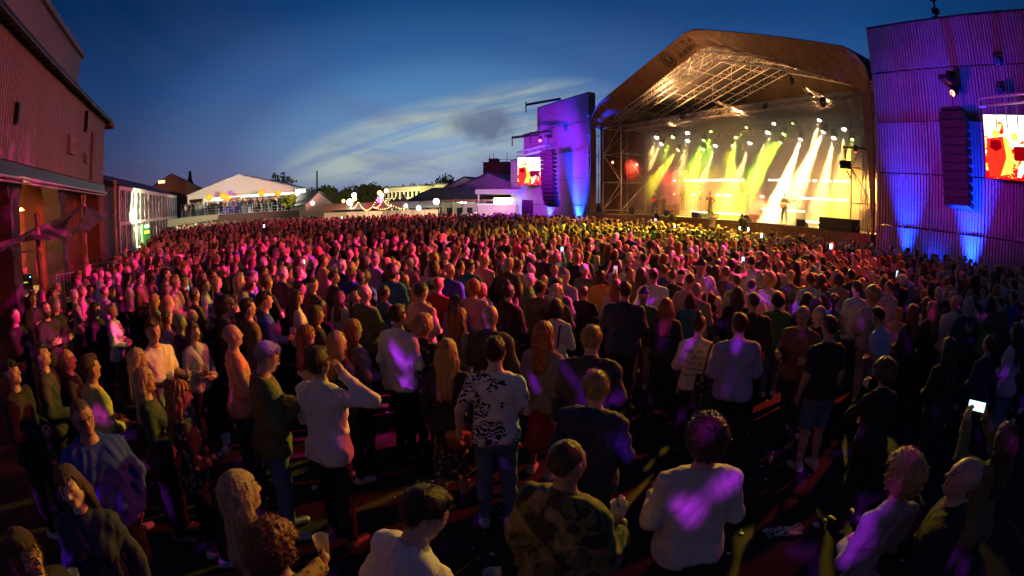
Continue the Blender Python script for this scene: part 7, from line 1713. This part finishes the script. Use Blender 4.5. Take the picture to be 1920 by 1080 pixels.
# keep faces of the hand-placed people in view: nobody right in front of their heads
def clear_of_heads(x, y, h):
    px, py = to_px((x, y, h)); D = math.hypot(x, y); w = .11 / D * 1000
    for n in near_pos:
        Dn = math.hypot(n[0], n[1])
        if D < Dn and abs(px - n[6]) < w + 25 / Dn and abs(py - n[7] - 60 / Dn) < w + 70 / Dn: return False
    return True
hs = [cr.gauss(1.72, .09) for _ in cand]
keep = [(D, x, y, h) for (D, x, y), h in zip(cand, hs) if D > 13 or clear_of_heads(x, y, h)]
N_MID = 200
mid, far = keep[:N_MID], keep[N_MID:]
protos = [make_meshes(v, .027 if k < 99 else .03, .0155, fingers=False) for k, v in enumerate(VAR)]
LM = [(70, 'near canopy pole'), (157, 'middle canopy pole'), (216, 'far canopy pole'), (290, 'green door'), (360, 'conifer'), (453, 'marquee peak'), (530, 'marquee right end'), (600, 'peach hut'), (664, 'market lamps'), (712, 'orange lamp tree'), (757, 'peaked canopies'), (820, 'market lamp right of canopies'), (869, 'globe lamp'), (935, 'brick tower'), (996, 'left screen'), (1040, 'left line array'), (1085, 'left tower edge'), (1140, 'left scaffold'), (1230, 'left guitarist'), (1280, 'horn players'), (1331, 'singer'), (1400, 'drum kit'), (1470, 'bass player'), (1540, 'right light bars'), (1610, 'right stage scaffold'), (1660, 'right tower left edge'), (1712, 'left blue uplight'), (1787, 'right line array'), (1842, 'right blue uplight'), (1900, 'right screen')]
ORD = ['first', 'second', 'third', 'fourth', 'fifth', 'sixth', 'seventh', 'eighth', 'ninth', 'tenth', 'eleventh', 'twelfth', '13th', '14th', '15th', '16th', '17th', '18th', '19th', '20th']
TOPC = ['black', 'black', 'charcoal', 'charcoal', 'navy', 'navy', 'grey', 'white', 'cream', 'beige', 'olive', 'brown', 'blue', 'pale blue', 'red', 'pink', 'lilac', 'green', 'teal']
recs = []
for i, (D, x, y, h) in enumerate(mid):
    vi = cr.choice([0, 0, 1, 1, 2, 3, 4, 4, 5, 5, 6, 7, 8, 8, 9, 9, 10, 10, 11, 12, 12, 13, 14, 15, 16, 17, 18, 19, 19]) if D > 9 else cr.choice([0, 1, 2, 3, 4, 6, 8, 9, 10, 11, 12, 13, 18, 19, 5, 7])
    q = VAR[vi]; px, py = to_px((x, y, h)); hc = hcol(cr); tc_ = cr.choice(TOPC); lm = min(LM, key=lambda l: abs(l[0] - px))[1]
    if q.get('fem'): h -= .07
    recs.append([x, y, h, vi, hc, tc_, px, py, lm])
bylm = {}
for r in recs: bylm.setdefault(r[8], []).append(r)
HN = {'short': 'short %s hair', 'buzz': 'cropped %s hair', 'side': 'swept %s hair', 'curly': 'curly %s hair', 'long': 'long %s hair', 'bob': '%s bob', 'pony': '%s ponytail', 'wavy': 'wavy %s hair', 'bun': '%s hair in a bun'}
for lm, L in bylm.items():
    L.sort(key=lambda r: -r[7])
    for k, r in enumerate(L):
        q = VAR[r[3]]; who = 'woman' if q.get('fem') else 'man'
        hd = 'bald head' if q['hair'] == 'bald' else ('dark cap' if q['hair'] == 'cap' else ('beanie' if q['hair'] == 'beanie' else HN[q['hair']] % r[4]))
        tn = TOPN[q['top']].replace('_', ' ')
        arm = ' arm raised' if q.get('armR') in ('raise', 'wave') else (' phone raised' if q.get('armR') == 'phoneup' else '')
        lab = '%s, %s, %s %s%s, %s back in the column below the %s' % (who, hd, r[5], tn, arm, ORD[min(k, 19)], lm)
        w_ = lab.split()
        if len(w_) > 16: lab = '%s, %s, %s %s, %s back below the %s' % (who, hd, r[5], tn, ORD[min(k, 19)], lm)
        if len(lab.split()) > 16: lab = '%s, %s, %s %s, %s back under %s' % (who, hd, r[5], tn, ORD[min(k, 19)], lm)
        sk = cr.choice(SKINC); hcx = HAIRC[r[4]] if q['hair'] not in ('beanie', 'cap') else COLS[cr.choice(['black', 'navy', 'grey'])]
        yaw = stage_yaw((r[0], r[1], 0)) + cr.gauss(0, .20)
        place_person(protos[r[3]], (r[0], r[1], 0), yaw, r[2], {'body': sk, 'top': COLS[r[5]], 'bottom': COLS[cr.choice(['black', 'black', 'navy', 'denim', 'charcoal', 'beige'])], 'shoe': cr.choice([(.5, .5, .5), (.03, .03, .03)]), 'hair': hcx}, lab)
        if q.get('armR') == 'phoneup':
            w = protos[r[3]]['_hand']; 
            a_ = yaw - math.pi / 2; s_ = r[2] / 1.79; lp = v3(w[0]) + v3(w[1]) * .10; c_, n_ = math.cos(a_), math.sin(a_)
            hp = Vector((r[0] + (c_ * lp[0] - n_ * lp[1]) * s_, r[1] + (n_ * lp[0] + c_ * lp[1]) * s_, lp[2] * s_))
            phone(hp, Vector((-math.cos(yaw), -math.sin(yaw), .0)), 'phone lifted in the crowd, %s back below the %s' % (ORD[min(k, 19)], lm), (.6, .85, 1), 1.5, False)

# far crowd: one mass, real little figures
rngF = np.random.default_rng(5)
lowv = []
for k, v in enumerate(VAR):
    sh = person_shapes(v, .058, .025, fingers=False, low=True); parts = []; ids = []
    for key, idn in (('body', 0), ('top', 1), ('bottom', 2), ('hair', 3)):
        if key in sh and len(sh[key][0]): parts.append(sh[key][:3]); ids.append(np.full(len(sh[key][0]), idn))
    V, Q, T = join_arrays(parts); lowv.append((V, Q, np.concatenate(ids)))
DARKC = ['black'] * 5 + ['charcoal'] * 3 + TOPC
def mass(name, pts, label, arms=True, yawf=None, topc=None, mat_=None):
    Vs, Qs, Cs, n = [], [], [], 0
    for (x, y, z0, h) in pts:
        ok = False
        k = int(rngF.choice([0, 0, 1, 1, 2, 3, 4, 4, 5, 5, 6, 7, 8, 8, 9, 9, 10, 10, 11, 12, 12, 13, 14, 15, 16, 17, 18, 19, 19]))
        if k in (14, 15, 16, 17) and (rngF.random() < .3 or not arms): k = int(rngF.choice([0, 1, 4, 5, 8, 9, 10, 12]))
        V, Q, ids = lowv[k]
        yaw = (stage_yaw((x, y, 0)) + rngF.normal() * .25 if yawf is None else yawf(x, y)) - math.pi / 2; c, s = math.cos(yaw), math.sin(yaw); sc_ = h / 1.79
        P = np.empty_like(V); P[:, 0] = (c * V[:, 0] - s * V[:, 1]) * sc_ + x; P[:, 1] = (s * V[:, 0] + c * V[:, 1]) * sc_ + y; P[:, 2] = V[:, 2] * sc_ + z0
        q = VAR[k]; hc = HAIRC[hcol(cr)]; tc_ = COLS[cr.choice(topc or DARKC)]
        pal = np.array([cr.choice(SKINC), tc_, COLS[cr.choice(['black', 'navy', 'denim'])], hc], np.float32)
        Vs.append(P); Qs.append(Q + n); Cs.append(pal[ids]); n += len(V)
    me = np_mesh(name, np.concatenate(Vs), np.concatenate(Qs), [M_CROWD], attr={'tint': np.concatenate(Cs)})
    o = link(bpy.data.objects.new(name, me)); tag(o, label=label, kind='stuff'); return len(me.polygons)
nq = mass('crowd', [(x, y, 0, h) for D, x, y, h in far], 'dense crowd filling the yard between the near rows and the stage')
# guests on the terrace
side_ = Vector((-ax_t.y, ax_t.x, 0)); tp = []
for k in range(150):
    q = L0 + ax_t * cr.uniform(.3, MWd) + side_ * cr.uniform(-1.6, 3.8); tp.append((q.x, q.y, tz, cr.gauss(1.72, .07)))
nt_ = mass('terrace_crowd', tp, 'guests standing along the terrace railing and inside the marquee', True, lambda x, y: rngF.uniform(-2.6, -.4))
print('CROWD', len(near_pos), len(mid), len(far), nq, nt_)
# lit phones in the far crowd
for i, (px, py, D) in enumerate(((495, 424, 26), (641, 408, 40), (1387, 428, 24), (1403, 430, 22), (1428, 442, 18), (1558, 462, 15), (1229, 412, 32), (1265, 424, 28), (1180, 432, 24))):
    p = at_d(px, py, D); phone(p, Vector((0, 0, CH)) - p, 'tiny lit phone screen above the far crowd, %s from the left' % ORD[[0, 1, 5, 6, 7, 8, 3, 4, 2][i]], (.75, .9, 1), 5, False)

# ------------------------------------------------------------------ the band and the photographers in the pit
def performer(s_, d_, z, face, q, h, hc, tc_, bc, label, grp='musicians on the stage'):
    q = dict(q); q['seed'] = int(s_ * 10); ms = make_meshes(q, .030, .017, fingers=False); p = SP(s_, d_, z)
    return place_person(ms, p, face, h, {'body': SKINC[0], 'top': COLS[tc_], 'bottom': COLS[bc], 'shoe': (.03, .03, .03), 'hair': HAIRC.get(hc, (.02, .02, .02))}, label, grp), ms
out_yaw = math.atan2(-SN.y, -SN.x)
def s_at(px, d_, z): q = on_plane(px, 390, d_); return s_of(q)
def guitar(root, label, col):
    m = MB(); m.lathe([(.001, -.03), (.17, -.03), (.18, 0), (.17, .03), (.001, .03)], n=14, M=Matrix.Rotation(rad(90), 3, 'X')); m.lathe([(.001, -.03), (.12, -.03), (.13, 0), (.12, .03), (.001, .03)], c=(-.20, 0, .06), n=12, M=Matrix.Rotation(rad(90), 3, 'X')); m.box((-.60, 0, .22), (.72, .03, .055), M=Matrix.Rotation(rad(18), 3, 'Y')); m.box((-.98, 0, .34), (.16, .03, .08), M=Matrix.Rotation(rad(18), 3, 'Y'))
    o = m.build('guitar', mat('guitar_body', col, .3), label=label, cat='guitar'); o.location = person_pt(root, (.05, .22, 1.05)); o.rotation_euler = root.rotation_euler; return o
r1, _ = performer(s_at(1228, 2.6, 0), 2.6, DK, out_yaw + .3, F(hair='long', top='jacket', armR='guitar', armLabs=((-.38, .02, 1.2), (-.42, .25, 1.28)), stance=.2), 1.8, 'dark', 'charcoal', 'black', 'guitarist leaning back at the left of the stage'); guitar(r1, 'red electric guitar of the left musician', (.5, .05, .03))
performer(s_at(1280, 5.0, 0), 5.0, DK + .38, out_yaw, F(hair='cap', top='shirt', armR='chest', armL='chest'), 1.82, 'grey', 'charcoal', 'black', 'left horn player in white cap on the low riser')
performer(s_at(1311, 5.0, 0), 5.0, DK + .38, out_yaw + .1, F(hair='short', top='shirt', armR='chest', armL='chest'), 1.78, 'blond', 'black', 'beige', 'right horn player beside the singer')
performer(s_at(1331, 2.4, 0), 2.4, DK, out_yaw, F(fem=1, hair='bun', top='dress', hem=-.35, armR='face', armL='hips', sleeve='long'), 1.74, 'blond', 'olive', 'black', 'singer in a long dark dress with raised hand at the microphone')
performer(s_at(1401, 6.1, 0), 6.1, DK + .55, out_yaw, F(hair='short', top='tee', armR='wave', armL='raise'), 1.6, 'dark', 'grey', 'black', 'drummer behind the kit with both arms up')
r2, _ = performer(s_at(1471, 2.6, 0), 2.6, DK, out_yaw + .1, F(hair='short', top='shirt', armR='guitar', armLabs=((-.38, .02, 1.2), (-.42, .25, 1.28)), stance=.16), 1.8, 'red', 'black', 'charcoal', 'bass player standing under the brightest beam'); guitar(r2, 'pale bass guitar under the brightest beam', (.5, .35, .2))
performer(s_at(1262, 8.0, 0), 7.2, DK, out_yaw, F(hair='short', top='jacket', armR='front', armL='front'), 1.75, 'dark', 'black', 'black', 'dim keyboard player standing at the back left of the stage')
for i, (px, lab, a_) in enumerate(((1232, 'photographer bending over the stage edge at left', 'chest'), (1260, 'photographer in dark top in the pit, second from left', 'front'), (1336, 'photographer in the pit below the singer, arms up', 'phoneup'), (1392, 'photographer in the pit with camera and back to the crowd', 'face'))):
    q = on_plane(px, 400, -.9); q.z = 0
    ms = make_meshes(F(hair='short', top='jacket', armR=a_, armL=a_, seed=300 + i), .03, .017, fingers=False)
    place_person(ms, (q.x, q.y, .75), math.atan2(SN.y, SN.x), 1.78, {'body': SKINC[1], 'top': COLS[['charcoal', 'olive', 'beige', 'black'][i]], 'bottom': COLS['black'], 'shoe': (.03, .03, .03), 'hair': HAIRC['brown']}, lab, 'photographers in the pit')
# raised step of the pit, with a pale barrier before it
m = MB(); m.hexa([SP(SW - 1, -1.5, 0), SP(1, -1.5, 0), SP(1, -.32, 0), SP(SW - 1, -.32, 0), SP(SW - 1, -1.5, .75), SP(1, -1.5, .75), SP(1, -.32, .75), SP(SW - 1, -.32, .75)]); m.build('pit_step', M_WOOD, kind='structure', label='plywood step before the stage')
